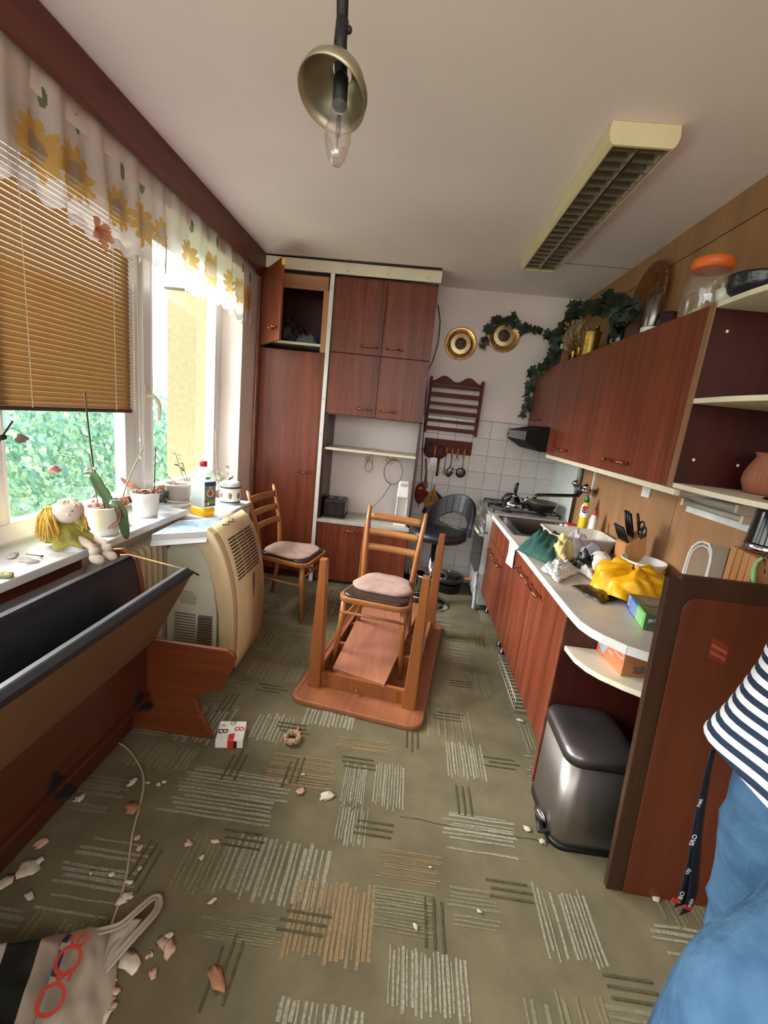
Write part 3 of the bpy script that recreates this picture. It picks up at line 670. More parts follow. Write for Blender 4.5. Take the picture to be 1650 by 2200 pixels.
# ------------------------------------------------------------------ stove, base units, worktop
ENAM = mat('white_enamel', (216, 216, 212), .2, var=.04)
DGLASS = mat('dark_oven_glass', (38, 40, 42), .08, var=.1)
st = thing('gas_stove', 'white gas stove with dark oven window in the tiled corner', 'stove', (.98, 3.79, 0))
B(.695, 1.28, 3.525, 4.075, .03, .80).build('body', ENAM, st, bev=.004)
B(.685, 1.285, 3.52, 4.078, .80, .83).build('hob', mat('hob_steel', (190, 186, 180), .38, .35), st, bev=.005)
B(.672, .695, 3.53, 4.07, .665, .80).build('control_panel', ENAM, st, bev=.004)
dr = B(.675, .697, 3.53, 4.07, .24, .65).build('door', ENAM, st, bev=.004)
B(.671, .677, 3.55, 4.05, .255, .60).build('window', DGLASS, dr, bev=.001)
MB().tube([(.677, 3.56, .625), (.645, 3.57, .625), (.64, 3.8, .622), (.645, 4.03, .625), (.677, 4.04, .625)], .011, 10).build('handle', WHITE, dr)
B(.677, .696, 3.53, 4.07, .05, .225).build('drawer', ENAM, st, bev=.004)
for y in (3.60, 3.70, 3.80, 3.90, 4.0): MB().lathe([(.02, 0), (.018, .022), (.001, .022)], (.672, y, .735), 14, M=Euler((0, -PI / 2, 0)).to_matrix().to_4x4()).build('knob', WHITE, st)
for x in (.85, 1.13):
    for y in (3.66, 3.93): MB().lathe([(.045, 0), (.045, .012), (.03, .018), (.001, .018)], (x, y, .83), 18).build('burner', BLACKM, st)
for y in (3.66, 3.93):
    g = MB()
    g.tube([(.72, y - .11, .86), (1.25, y - .11, .86), (1.25, y + .11, .86), (.72, y + .11, .86)], .005, 6, closed=True)
    for x in (.85, 1.13):
        for dx, dy in ((1, 0), (-1, 0), (0, 1), (0, -1)): g.tube([(x + dx * .03, y + dy * .03, .862), (x + dx * .11, y + dy * .11, .862)], .0045, 6)
    for x in (.72, 1.25): g.tube([(x, y - .11, .86), (x, y - .11, .83)], .005, 6).tube([(x, y + .11, .86), (x, y + .11, .83)], .005, 6)
    g.build('grate', BLACKM, st)
CHECK = stripes('checked_towel', ((222, 222, 220), (92, 96, 100)), 'x', .022, .14, second=('y', .022, .14))
tw = MB()
def tf(u, v):
    return (.655 - .012 * math.sin(u * 9) + .015 * v, 3.47 + .05 * u + .01 * math.sin(v * 6), .34 - .33 * v - .02 * u + .02 * math.sin(u * 7) * v)
tag(tw.grid(tf, 14, 16).build('dish_towel', stripes('blue_check_towel', ((206, 212, 220), (120, 136, 160)), 'z', .018, .2, second=('y', .018, .2)), solid=.004), 'pale blue checked towel hanging at the near corner of stove', 'towel')
# kettle and pans
kx, ky, kz = P(1092, 1100, z=.87).x + .06, 3.66, .866
kt = thing('whistling_kettle', 'chrome kettle with black arched handle on the stove', 'kettle', (kx, ky, kz))
kx, ky = .90, 3.68
MB().lathe([(.085, 0), (.092, .012), (.09, .045), (.07, .075), (.04, .095), (.036, .1)], (kx, ky, kz), 32).build('body', CHROME, kt)
MB().lathe([(.036, .098), (.03, .108), (.01, .114), (.008, .12), (.013, .13), (.001, .135)], (kx, ky, kz), 20).build('lid', CHROME, kt)
MB().tube([(kx + .07, ky, kz + .05), (kx + .1, ky, kz + .085), (kx + .11, ky, kz + .1)], [.018, .013, .011], 10).build('spout', CHROME, kt)
MB().tube([(kx - .085, ky, kz + .03), (kx - .098, ky, kz + .07), (kx - .07, ky, kz + .105), (kx - .02, ky, kz + .115)], [.010, .012, .011, .009], 10).tube([(kx + .0, ky, kz + .11), (kx - .004, ky, kz + .15), (kx + .0, ky, kz + .195), (kx + .012, ky, kz + .21)], [.011, .016, .015, .008], 10).build('handle', BLACKP, kt)
PANM = mat('worn_pan_steel', (164, 154, 144), .45, .85, var=.15)
for i, (dz, R, lab) in enumerate(((0, .115, 'dark frying pan on the stove under another pan'), (.032, .125, 'steel frying pan stacked on top of the dark pan on stove'))):
    px, py, pz = 1.12, 3.67, .866 + dz
    pa = thing('frying_pan', lab, 'pan', (px, py, pz), group=None)
    MB().lathe([(.001, 0), (R * .78, 0), (R, .045), (R + .004, .047), (R - .003, .043), (R * .76, .005), (.001, .005)], (px, py, pz), 32).build('bowl', PANM if i else BLACKM, pa)
    a = 3.5 - .5 * i
    MB().tube([(px + math.cos(a) * R, py + math.sin(a) * R, pz + .04), (px + math.cos(a) * (R + .07), py + math.sin(a) * (R + .07), pz + .055), (px + math.cos(a) * (R + .16), py + math.sin(a) * (R + .16), pz + .05)], [.008, .011, .012], 8, flat=.6).build('handle', BLACKP, pa)
# base units
def base_unit(label, y0, y1, doors, front=None):
    u = thing('base_cabinet', label, 'cabinet', (1.0, (y0 + y1) / 2, 0))
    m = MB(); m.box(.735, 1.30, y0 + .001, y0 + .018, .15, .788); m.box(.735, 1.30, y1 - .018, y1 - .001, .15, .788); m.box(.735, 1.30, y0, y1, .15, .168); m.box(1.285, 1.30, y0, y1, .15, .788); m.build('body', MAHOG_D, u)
    for d0, d1, zt, hy in doors:
        d = B(.715, .733, d0 + .0015, d1 - .0015, .15, zt).build('door', MAHOG, u, bev=.002)
        bar_handle(d, (.715, hy, zt - .065), 'y', .2, (-1, 0, 0))
    if front: B(.715, .733, y0 + .0015, y1 - .0015, front, .785).build('front_panel', MAHOG, u, bev=.002)
    for x, y in ((.78, y0 + .05), (.78, y1 - .05), (1.25, y0 + .05), (1.25, y1 - .05)):
        MB().lathe([(.022, 0), (.022, .012), (.014, .016), (.014, .135), (.026, .15)], (x, y, 0), 12).build('leg', STEELD, u)
    return u
base_unit('mahogany sink base cabinet with a narrow front panel above two doors', 2.862, 3.515, ((2.862, 3.188, .628, 3.05), (3.188, 3.515, .628, 3.31)), .634)
base_unit('mahogany base cabinet with two full height doors nearest the pedal bin', 1.722, 2.858, ((2.272, 2.858, .785, 2.42), (1.722, 2.268, .785, 2.16)))
sh = thing('end_shelf_unit', 'open rounded shelf unit at the near end of worktop, above pedal bin', 'shelf', (1.0, 1.6, 0))
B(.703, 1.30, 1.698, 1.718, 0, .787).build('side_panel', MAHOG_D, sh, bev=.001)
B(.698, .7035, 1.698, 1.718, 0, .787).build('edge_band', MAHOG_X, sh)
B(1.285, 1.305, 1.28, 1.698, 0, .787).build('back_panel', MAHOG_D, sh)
def endcurve(x0, y0, k=14):
    return [(.715, 1.697), (.722, 1.60), (.745, 1.54), (.779, 1.495), (.838, 1.445), (.9, 1.405), (.98, 1.37), (1.1, 1.335), (1.284, 1.32), (1.284, 1.697)]
MB().prism(endcurve(0, 0), .645, .665, 'z').build('shelf_board', CREAM, sh, bev=.002)
wt = thing('worktop', 'long pale grey worktop with rounded near end and white edge', 'worktop', (1.0, 2.6, .79))
WT = mat('grey_marbled_laminate', (196, 186, 174), .3, var=.1, vs=6); 
wp = [(.711, 3.515), (.711, 1.745), (.713, 1.66), (.717, 1.60), (.735, 1.545), (.764, 1.50), (.817, 1.44), (.885, 1.402), (.97, 1.36), (1.1, 1.325), (1.305, 1.31), (1.305, 2.93), (.81, 2.93), (.81, 3.44), (1.25, 3.44), (1.25, 2.93), (1.305, 2.93), (1.305, 3.515)]
WTE = mat('white_worktop_edge', (224, 222, 216), .35, var=.06)
front = [(.711, 3.515), (.711, 2.93), (.711, 1.745), (.713, 1.66), (.717, 1.60), (.735, 1.545), (.764, 1.50), (.817, 1.44), (.885, 1.402), (.97, 1.36), (1.1, 1.325), (1.305, 1.31)]
def slab(m, z0, z1, mt):
    m.prism([(.711, 2.93)] + front[2:] + [(1.305, 2.93)], z0, z1, 'z', mt)
    m.box(.711, .80, 2.93, 3.515, z0, z1, mt); m.box(1.245, 1.305, 2.93, 3.515, z0, z1, mt); m.box(.80, 1.245, 3.46, 3.515, z0, z1, mt)
m = MB(); slab(m, .790, .82, 0); m.build('slab', WT, wt)
eb = MB()
fr3 = [Vector((x, y, 0)) for x, y in front]
for i in range(len(fr3) - 1):
    a, b = fr3[i], fr3[i + 1]; n_ = (b - a).cross(Vector((0, 0, 1))).normalized() * .005
    if i == 0: n0 = n_
    eb.add([a + Vector((0, 0, .788)), b + Vector((0, 0, .788)), b + Vector((0, 0, .8205)), a + Vector((0, 0, .8205)), a + n_ + Vector((0, 0, .788)), b + n_ + Vector((0, 0, .788)), b + n_ + Vector((0, 0, .8205)), a + n_ + Vector((0, 0, .8205))],
           [(0, 1, 2, 3), (4, 5, 6, 7), (0, 1, 5, 4), (3, 2, 6, 7), (0, 3, 7, 4), (1, 2, 6, 5)])
eb.build('edge_band', WTE, wt)
sk = thing('sink', 'stainless steel sink set in the worktop beside stove', 'sink', (1.02, 3.19, .66))
m = MB(); m.box(.74, .80, 2.89, 3.48, .8205, .824); m.box(1.245, 1.28, 2.89, 3.48, .8205, .824); m.box(.80, 1.245, 2.89, 2.93, .8205, .824); m.box(.80, 1.245, 3.46, 3.48, .8205, .824); m.build('rim', STEEL, sk, bev=.001)
m = MB(); o_ = seat_outline(.445, .53, .06, taper=0); i_ = seat_outline(.38, .46, .06, taper=0); n = len(o_)
vs = [(x + 1.0225, y + 3.195, .822) for x, y in o_] + [(x + 1.0225, y + 3.195, .68) for x, y in i_]
m.add(vs, [(q, (q + 1) % n, n + (q + 1) % n, n + q) for q in range(n)] + [tuple(range(n, 2 * n))], 0, True); m.build('basin', STEEL, sk)
m = MB(); m.lathe([(.03, .682), (.028, .684), (.001, .684)], (1.02, 3.2, 0), 16); m.build('drain', STEELD, sk)
# faucet on the wall and pipe
q = P(1245, 1040, x=1.27)
fa = thing('wall_faucet', 'chrome wall faucet with long straight spout over the sink', 'faucet', (1.28, 3.36, 1.13))
q1 = P(1240, 1062, x=1.22); q2 = P(1170, 1070, x=.90)
fy, fz = 3.2, 1.14
MB().tube([(1.308, fy - .07, fz), (1.24, fy - .07, fz)], .014, 10).tube([(1.308, fy + .07, fz), (1.24, fy + .07, fz)], .014, 10).tube([(1.24, fy - .1, fz), (1.24, fy + .1, fz)], .021, 12).build('body', CHROME, fa)
for s in (-1, 1): MB().lathe([(.001, 0), (.022, .002), (.024, .03), (.015, .034), (.001, .034)], (1.235, fy + s * .1, fz + .012), 12, M=Euler((0, -.6, 0)).to_matrix().to_4x4()).build('knob', CHROME, fa)
MB().tube([(1.24, fy, fz - .015), (1.22, fy, fz - .05), (1.19, fy - .0, fz - .055), (.93, fy - .03, fz - .075), (.915, fy - .03, fz - .085), (.913, fy - .03, fz - .105)], [.013, .013, .011, .011, .012, .012], 10, flat=1.2).build('spout', STEELD, fa)
pi = thing('water_pipe', 'vertical grey water pipe on wall between sink and stove', 'pipe', (1.295, 3.46, .82))
MB().tube([(1.293, 3.45, .826), (1.293, 3.45, 1.338)], .011, 10).build('tube', STEEL, pi)
MB().tube([(1.29, 3.42, 1.10), (1.29, 3.42, 1.338)], .02, 10).build('heater_tube', mat('grey_tube', (150, 148, 142), .5, .3), pi)
# ------------------------------------------------------------------ wall cabinets, hood, corner shelf
XW = .987
def wall_unit(label, y0, y1, z0, z1=2.0, hy=None):
    u = thing('wall_cabinet', label, 'cabinet', (1.15, (y0 + y1) / 2, z0))
    m = MB(); m.box(XW + .02, 1.309, y0 + .001, y0 + .017, z0, z1); m.box(XW + .02, 1.309, y1 - .017, y1 - .001, z0, z1); m.box(XW + .02, 1.309, y0 + .017, y1 - .017, z0, z0 + .016); m.box(XW + .02, 1.309, y0 + .017, y1 - .017, z1 - .016, z1); m.box(1.295, 1.309, y0 + .017, y1 - .017, z0 + .016, z1 - .016)
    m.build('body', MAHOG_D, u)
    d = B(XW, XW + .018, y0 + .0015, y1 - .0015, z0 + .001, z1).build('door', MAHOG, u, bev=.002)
    bar_handle(d, (XW, hy, z0 + .055), 'y', .22, (-1, 0, 0)); return u
wall_unit('short mahogany wall cabinet above the range hood', 3.352, 4.03, 1.545, hy=3.75)
wall_unit('middle mahogany wall cabinet next to the range hood', 2.592, 3.35, 1.35, hy=3.0)
wall_unit('mahogany wall cabinet nearest the open corner shelf', 1.742, 2.59, 1.35, hy=2.18)
lb = thing('light_batten', 'narrow white batten under the wall cabinets', 'board', (1.0, 2.5, 1.33))
B(XW + .004, XW + .03, 1.70, 3.35, 1.325, 1.349).build('batten', CREAM, lb, bev=.002)
B(XW + .03, 1.30, 1.74, 1.76, 1.325, 1.349).build('batten', CREAM, lb)
hd = thing('range_hood', 'slim dark range hood under the short wall cabinet', 'hood', (1.05, 3.7, 1.36))
m = MB(); m.prism([(.825, 1.43), (.825, 1.50), (.99, 1.543), (1.309, 1.543), (1.309, 1.36), (.945, 1.36)], 3.356, 4.03, 'y'); m.build('body', mat('hood_dark', (18, 16, 16), .7, var=.1, spec=.2), hd, bev=.004)
m = MB(); m.add([(.822, 3.365, 1.435), (.822, 4.02, 1.435), (.822, 4.02, 1.497), (.822, 3.365, 1.497)], [(0, 1, 2, 3)]); m.build('front_strip', mat('hood_silver', (150, 150, 150), .35, 1), hd, solid=.004)
MB().box(.83, .94, 3.37, 4.01, 1.418, 1.42, 0, Matrix.Translation((.885, 0, 1.395)) @ Euler((0, math.radians(30), 0)).to_matrix().to_4x4() @ Matrix.Translation((-.885, 0, -1.405))).build('visor', mat('hood_visor', (140, 140, 142), .3, .6), hd)
for y in (3.93, 3.96): B(.817, .823, y, y + .015, 1.455, 1.475).build('button', BLACKP, hd, bev=.002)
cs = thing('corner_shelf', 'open rounded wall shelf with three cream boards beside the wall cabinets', 'shelf', (1.15, 1.55, 1.35))
B(.989, 1.309, 1.722, 1.740, 1.35, 2.0).build('side_panel', MAHOG_D, cs)
B(.983, .9895, 1.712, 1.741, 1.35, 2.0).build('edge_band', wood('edge_pale_brown', (120, 84, 58), (150, 112, 82), 'z'), cs)
B(1.29, 1.3095, 1.10, 1.722, 1.35, 2.0).build('back_panel', MAHOG_D, cs)
for z in (1.352, 1.66, 1.985):
    c_ = [(.99, 1.72)] + [(1.289 - .299 * math.cos(a) ** .8, 1.60 - .50 * math.sin(a) ** 1.1) for a in [i * PI / 2 / 14 for i in range(15)]] + [(1.289, 1.72)]
    MB().prism(c_, z, z + .018, 'z').build('shelf_board', CREAM, cs, bev=.002)
for u, v in [(1562, 712), (1490, 988), (1585, 1000)]:
    q = P(u, v, y=1.7215); MB().ell((q.x, 1.7205, q.z), (.006, .003, .006), 8, 5).build('screw_cap', CREAM, cs)
# strip lamp under the shelf, switch
sl_ = thing('tube_light', 'white under shelf lamp plate with two fluorescent tubes', 'lamp', (1.29, 1.88, 1.23))
a, b = P(1468, 1098, x=1.30), P(1628, 1147, x=1.30)
B(1.30, 1.309, 1.68, 2.10, 1.215, 1.32).build('plate', mat('lamp_plate', (226, 232, 228), .4), sl_)
for z, x in ((1.262, 1.265), (1.30, 1.235)):
    MB().tube([(x, 1.70, z), (x, 2.06, z)], .0125, 12).build('tube', mat('frosted_tube_%d' % int(z * 100), (186, 178, 162), .3), sl_)
    for y in (1.69, 2.065): B(x - .014, 1.302, y - .008, y + .008, z - .016, z + .016).build('holder', CREAM, sl_, bev=.002)
q = P(1391, 1053, x=1.308); sw = thing('light_switch', 'square white light switch on the wood wall under cabinets', 'switch', q)
B(1.298, 1.3098, q.y - .04, q.y + .04, q.z - .04, q.z + .04).build('frame', WHITE, sw, bev=.004); B(1.294, 1.299, q.y - .026, q.y + .026, q.z - .026, q.z + .026).build('rocker', WHITE, sw, bev=.003)
# ------------------------------------------------------------------ ceiling lamps
LS = mat('lamp_cream', (226, 214, 172), .5, var=.03); LV = mat('louver_metal', (176, 166, 146), .3, .75, var=.1)
fl = thing('ceiling_strip_lamp', 'long cream ceiling lamp with two rows of grey metal louvers', 'lamp', (.69, 2.5, 2.62))
x0, x1, y0, y1 = .594, .810, 1.905, 3.262
m = MB()
oc = [(x0 - .014, 2.619), (x0 - .018, 2.58), (x0 - .010, 2.556), (x0, 2.545), (x0 + .006, 2.545), (x0 + .006, 2.612), (x1 - .006, 2.612), (x1 - .006, 2.545), (x1, 2.545), (x1 + .010, 2.556), (x1 + .018, 2.58), (x1 + .014, 2.619)]
for a, b in ((oc[0], oc[5]),): pass
m.prism(oc[:6], y0, y1, 'y'); m.prism(oc[6:], y0, y1, 'y'); m.box(x0 - .012, x1 + .012, y0, y1, 2.612, 2.619)
m.build('housing', LS, fl)
ec = [oc[0], oc[1], oc[2], oc[3], oc[8], oc[9], oc[10], oc[11]]
for a, b in ((y0 - .012, y0), (y1, y1 + .012)): MB().prism(ec, a, b, 'y').build('end_cap', LS, fl)
xm = (x0 + x1) / 2
lv = None
for s in (0, 1):
    cx = x0 + .057 + s * .102
    MB().tube([(cx, y0 + .02, 2.597), (cx, y1 - .02, 2.597)], .0115, 10).build('tube', mat('lamp_tube_%d' % s, (220, 214, 200), .4), fl)
    for sd in (-1, 1):
        mm = MB(); mm.add([(cx + sd * .046, y0, 2.547), (cx + sd * .046, y1, 2.547), (cx + sd * .02, y1, 2.60), (cx + sd * .02, y0, 2.60)], [(0, 1, 2, 3)])
        mm.build('reflector', LV, fl, solid=.001)
    for i in range(21):
        y = y0 + .03 + i * (y1 - y0 - .06) / 20
        if lv is None:
            mm = MB(); mm.prism([(-.046, 0), (.046, 0), (.024, .034), (-.024, .034)], -.003, .003, 'y'); lv = mm.build('louver', LV, fl); o = lv
        else: o = inst(lv, Matrix())
        o.matrix_basis = Matrix.Translation((cx, y, 2.548))
BULBG = clear_glass('bulb_glass', (.9, .84, .81), .16, .08)
pn = thing('pendant_lamp', 'bare bulb hanging in a small brass pendant shade with black cord', 'lamp', (-.222, 1.0, 2.0))
ax = Matrix.Translation((-.228, 1.0, 2.115)) @ Euler((math.radians(-24), math.radians(12), 0)).to_matrix().to_4x4()
bt = P(722, 352, y=.97)
px, py = -.222, 1.0
sh_ = MB(); sh_.lathe([(.02, .036), (.035, .034), (.052, .018), (.0665, -.008), (.0685, -.03), (.066, -.03), (.063, -.008), (.05, .014), (.034, .03), (.02, .032)], (0, 0, 0), 40, M=ax, cap=False)
BRS = mat('aged_brass', (158, 148, 124), .36, .7, var=.15)
sh_.build('shade', BRS, pn)
top = ax @ Vector((0, 0, .03))
MB().tube([top + Vector((0, 0, -.01)), (px - .004, py, 2.185), (px - .003, py, 2.22)], [.0125, .0125, .012], 12).ell((px + .011, py, 2.205), (.006, .006, .007), 8, 6).build('cord_grip', BLACKM, pn)
MB().tube([(px - .003, py, 2.21), (px - .006, py, 2.26), (px + .001, py, 2.34), (px + .004, py, 2.45), (px, py, 2.615)], [.0105, .0115, .0115, .011, .012], 12).build('cord', BLACKM, pn)
MB().lathe([(.045, 2.60), (.045, 2.619)], (px, py, 0), 20).build('ceiling_rose', BLACKM, pn)
bd = (bt - top).normalized(); Z = Vector((0, 0, 1)).rotation_difference(-bd).to_matrix().to_4x4()
MB().lathe([(.0145, 0), (.0145, .055), (.012, .062)], top - Vector((0, 0, 0)) + bd * .065, 16, M=Z).build('socket', BLACKM, pn)
c0 = bt
MB().lathe([(.001, 0), (.012, .002), (.0165, .010), (.0205, .024), (.026, .048), (.025, .066), (.018, .088), (.0175, .112), (.013, .122)], c0, 24, M=Z).build('bulb', BULBG, pn)
MB().tube([c0 - bd * .02, c0 - bd * .055], .0018, 5).tube([c0 - bd * .055, c0 - bd * .095], .005, 6).build('filament', STEELD, pn)
# ------------------------------------------------------------------ bench with lifted seat
VARN = wood('varnished_bench_end', (92, 44, 22), (124, 66, 36), 'x', rough=.3)
HARD = mat('hardboard_underside', (112, 84, 58), .7, var=.08, vs=4)
be = thing('corner_bench', 'long wooden bench with black leatherette backrest and its seat tilted up', 'bench', (-.95, .5, 0))
yb0, yb1 = -.75, 1.66
prof = [(-1.20, .0), (-1.20, .80), (-1.185, .845), (-1.14, .853), (-1.085, .82), (-1.06, .72), (-1.03, .52), (-1.005, .458), (-.68, .452), (-.652, .44), (-.645, .415), (-.66, .36), (-.70, .262), (-.735, .245), (-.80, .225), (-.822, .20), (-.815, .165), (-.735, .0)]
MB().prism(prof, 1.67, 1.692, 'y').build('end_panel', VARN, be, bev=.006)
def bk(u, v):
    # padded backrest: profile runs round a rounded slab leaning back
    pts = [(-1.04, .46), (-1.058, .62), (-1.075, .76), (-1.085, .81), (-1.105, .828), (-1.13, .826), (-1.145, .80), (-1.125, .6), (-1.10, .46)]
    t = v * (len(pts) - 1); i = min(int(t), len(pts) - 2); f = t - i; a, b = pts[i], pts[i + 1]
    y = yb0 + u * (1.668 - yb0)
    return (a[0] + (b[0] - a[0]) * f + .0015 * noise.noise(Vector((y * 9, v * 8, 0))), y, a[1] + (b[1] - a[1]) * f)
m = MB(); m.grid(bk, 60, 16); m.build('backrest', BLACKL, be)
MB().tube([(-1.100, yb0, .8285), (-1.100, 1.667, .8285)], .003, 6).build('piping', BLACKL, be)
# seat leaf hinged at its rear edge, tilted up and held by a string
a0, a1 = Vector((-1.0, 0, .46)), Vector((-.835, 0, .785)); dd = (a1 - a0).normalized(); nn = Vector((-dd.z, 0, dd.x))
def leafq(t, h): q = a0 + dd * t + nn * h; return (q.x, q.z)
L_ = (a1 - a0).length
m = MB(); m.prism([leafq(0, 0), leafq(L_, 0), leafq(L_, .012), leafq(0, .012)], yb0, 1.655, 'y'); seat_leaf = m.build('seat_board', HARD, be)
m = MB(); m.prism([leafq(.0, .0125), leafq(L_ - .01, .0125), leafq(L_ - .004, -.004), leafq(L_ + .008, -.006), leafq(L_ + .016, .004), leafq(L_ + .018, .03), leafq(L_ - .002, .05), leafq(.0, .045)], yb0, 1.658, 'y'); m.build('seat_cushion', BLACKL, be, bev=.006)
MB().tube([Vector((-.838, 1.655, .80)) , Vector((-.84, 1.672, .79)), Vector((-.82, 1.685, .772))], .004, 6).build('string_hook', STEELD, be)
B(-1.055, -1.037, yb0, 1.668, .20, .458).build('rear_board', BENCHW, be, bev=.003)
B(-1.125, -1.107, yb0, 1.668, .0, .202).build('lower_board', wood('dark_bench_board', (66, 34, 22), (92, 50, 32), 'y'), be, bev=.003)
B(-1.12, -1.02, yb0, 1.668, .185, .20).build('ledge', BENCHW, be)
for y in (1.155, 1.6, .45):
    m = MB(); m.prism([(y - .035, .17), (y + .035, .17), (y + .035, .205), (y, .26), (y - .035, .205)], -1.036, -1.03, 'x'); m.hexa([(-1.036, y - .03, .17), (-.985, y - .005, .165), (-.985, y + .03, .165), (-1.036, y + .035, .17)], [(-1.036, y - .03, .19), (-.985, y - .005, .172), (-.985, y + .03, .172), (-1.036, y + .035, .19)]); m.build('bracket', BLACKM, be)
s0 = P(258, 1176, y=1.70); s0 = Vector((-1.10, 1.60, .852))
pts = [s0, Vector((-1.085, 1.63, .846)), Vector((-.95, 1.645, .82)), Vector((-.836, 1.652, .802))]
tag(MB().tube(pts, .0032, 6).build('string', mat('natural_string', (206, 170, 118), .9)), 'natural string tying the lifted bench seat to its backrest', 'string')
# ------------------------------------------------------------------ radiator
RAD = mat('radiator_cream', (206, 192, 164), .4, var=.05)
ra = thing('radiator', 'cream ribbed radiator under the window sill behind air conditioner', 'radiator', (-1.27, 1.95, .12))
rib = None
for i in range(13):
    y = 1.72 + i * .052
    if rib is None:
        pr = [(-.05, .0), (.05, .0), (.05, .60), (.035, .63), (-.035, .63), (-.05, .60)]
        rib = MB().prism(pr, -.017, .017, 'y').build('rib', RAD, ra, bev=.014, seg=3); o = rib
    else: o = inst(rib, Matrix())
    o.matrix_basis = Matrix.Translation((-1.288, y, .12))
MB().tube([(-1.288, 1.70, .18), (-1.288, 2.38, .18)], .02, 10).tube([(-1.288, 1.70, .69), (-1.288, 2.38, .69)], .02, 10).build('manifold', RAD, ra)
MB().tube([(-1.31, 1.74, .0), (-1.31, 1.74, .18), (-1.288, 1.72, .18)], .012, 8).tube([(-1.30, 2.38, .0), (-1.30, 2.38, .18)], .012, 8).build('pipe', RAD, ra)
# ------------------------------------------------------------------ portable air conditioner
ACB = mat('aged_beige_plastic', (212, 190, 150), .4, var=.05, vs=3); ACG = mat('pale_green_grey_plastic', (204, 204, 182), .4, var=.04)
VSL = mat('vent_slot_tan', (128, 112, 92), .7); SLOT = mat('slot_brown', (74, 60, 46), .7)
ac = thing('portable_air_conditioner', 'beige portable air conditioner with curved louvered front beside the radiator', 'air conditioner', (-1.02, 2.38, 0))
ay0, ay1 = 2.15, 2.62
side = [(-1.225, .03), (-1.225, .70), (-1.20, .715), (-1.20, .735), (-1.19, .745), (-1.02, .745), (-.985, .815)]
front = []
for i in range(19):
    a = math.radians(58 - i * 96 / 18); front.append((-1.32 + .475 * math.cos(a) + .0, .30 + .565 * math.sin(a) + .0))
front = [(-1.0, .84), (-.965, .81), (-.93, .755), (-.90, .68), (-.875, .59), (-.857, .50), (-.847, .41), (-.842, .32), (-.842, .2), (-.846, .1), (-.85, .03)]
def rear_side(): return [(-1.225, .03), (-1.225, .695), (-1.205, .715), (-1.205, .735), (-1.195, .748), (-1.04, .748), (-1.0, .66), (-.96, .5), (-.945, .35), (-.945, .03)]
MB().prism(rear_side(), ay0, 2.388, 'y').build('rear_case', ACG, ac, bev=.008)
hood = [(-1.06, .745), (-1.005, .842)] + front[1:] + [(-.93, .03), (-.925, .2), (-.93, .35), (-.955, .5), (-.995, .64), (-1.03, .715)]
MB().prism(hood, ay0 - .016, ay1 + .012, 'y').build('front_case', ACB, ac, bev=.01, seg=3)
# glossy curved front skin, a little proud
fo = [(x + .006 * (1 if z < .75 else .6), z + (.006 if z > .7 else 0)) for x, z in front]
m = MB(); n = len(fo); vs = [(x, ay0 + .03, z) for x, z in fo] + [(x, ay1 - .03, z) for x, z in fo]
m.add(vs, [(i, i + 1, n + i + 1, n + i) for i in range(n - 1)], 0, True); m.build('front_skin', ACB, ac, solid=.006)
def onfront(t):
    "point and tangent along the curved front, t = 0 top .. 1 bottom"
    k = t * (len(fo) - 1); i = min(int(k), len(fo) - 2); f = k - i; a, b = Vector((fo[i][0], 0, fo[i][1])), Vector((fo[i + 1][0], 0, fo[i + 1][1]))
    tn = (b - a).normalized(); return a.lerp(b, f), tn
for i in range(13):
    t = .20 + i * .021; p, tn = onfront(t); nrm = Vector((-tn.z, 0, tn.x)); nrm = nrm if nrm.x > 0 else -nrm
    for k in range(3):
        y0 = ay0 + .07 + k * .112
        c = p + nrm * .0035; M = Matrix.Translation((c.x, y0 + .05, c.z)) @ Matrix(((tn.x, 0, nrm.x, 0), (0, 1, 0, 0), (tn.z, 0, nrm.z, 0), (0, 0, 0, 1)))
        MB().box(-.0045, .0045, -.05, .05, -.002, .002, 0, M).build('louver', SLOT, ac)
bm_ = MB()
for i in range(7):
    p, tn = onfront(.045 + .1 * (.2 + .12 * (i % 3))); nrm = Vector((-tn.z, 0, tn.x)); nrm = nrm if nrm.x > 0 else -nrm; c = p + nrm * .004
    bm_.cbox((c.x, ay0 + .12 + .022 * i, c.z), (.012, .010, .003), (0, -math.atan2(tn.z, tn.x), 0))
bm_.build('buttons', SLOT, ac)
for z0, z1 in ((.36, .52), (.16, .33)):
    p = Vector((-.842, 0, z0)); MB().box(-.8425, -.834, ay0 + .26, ay0 + .266, z0, z1).build('groove', SLOT, ac)
# side vents and handle recess on the side that looks to the room
for x0, x1 in ((-1.185, -1.06), (-1.05, -.965)):
    for i in range(12):
        z = .155 + i * .0165; B(x0 + .001 * i, x1, ay0 - .004 if x0 < -1.06 else ay0 - .019, ay0 + .002, z, z + .007).build('vent_slot', VSL, ac)
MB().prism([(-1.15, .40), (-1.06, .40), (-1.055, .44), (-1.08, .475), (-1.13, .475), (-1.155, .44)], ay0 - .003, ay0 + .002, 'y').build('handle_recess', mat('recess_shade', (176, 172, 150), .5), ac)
B(-1.06, -.86, ay0 + .02, ay1 - .02, .0, .03).build('base', BLACKP, ac)
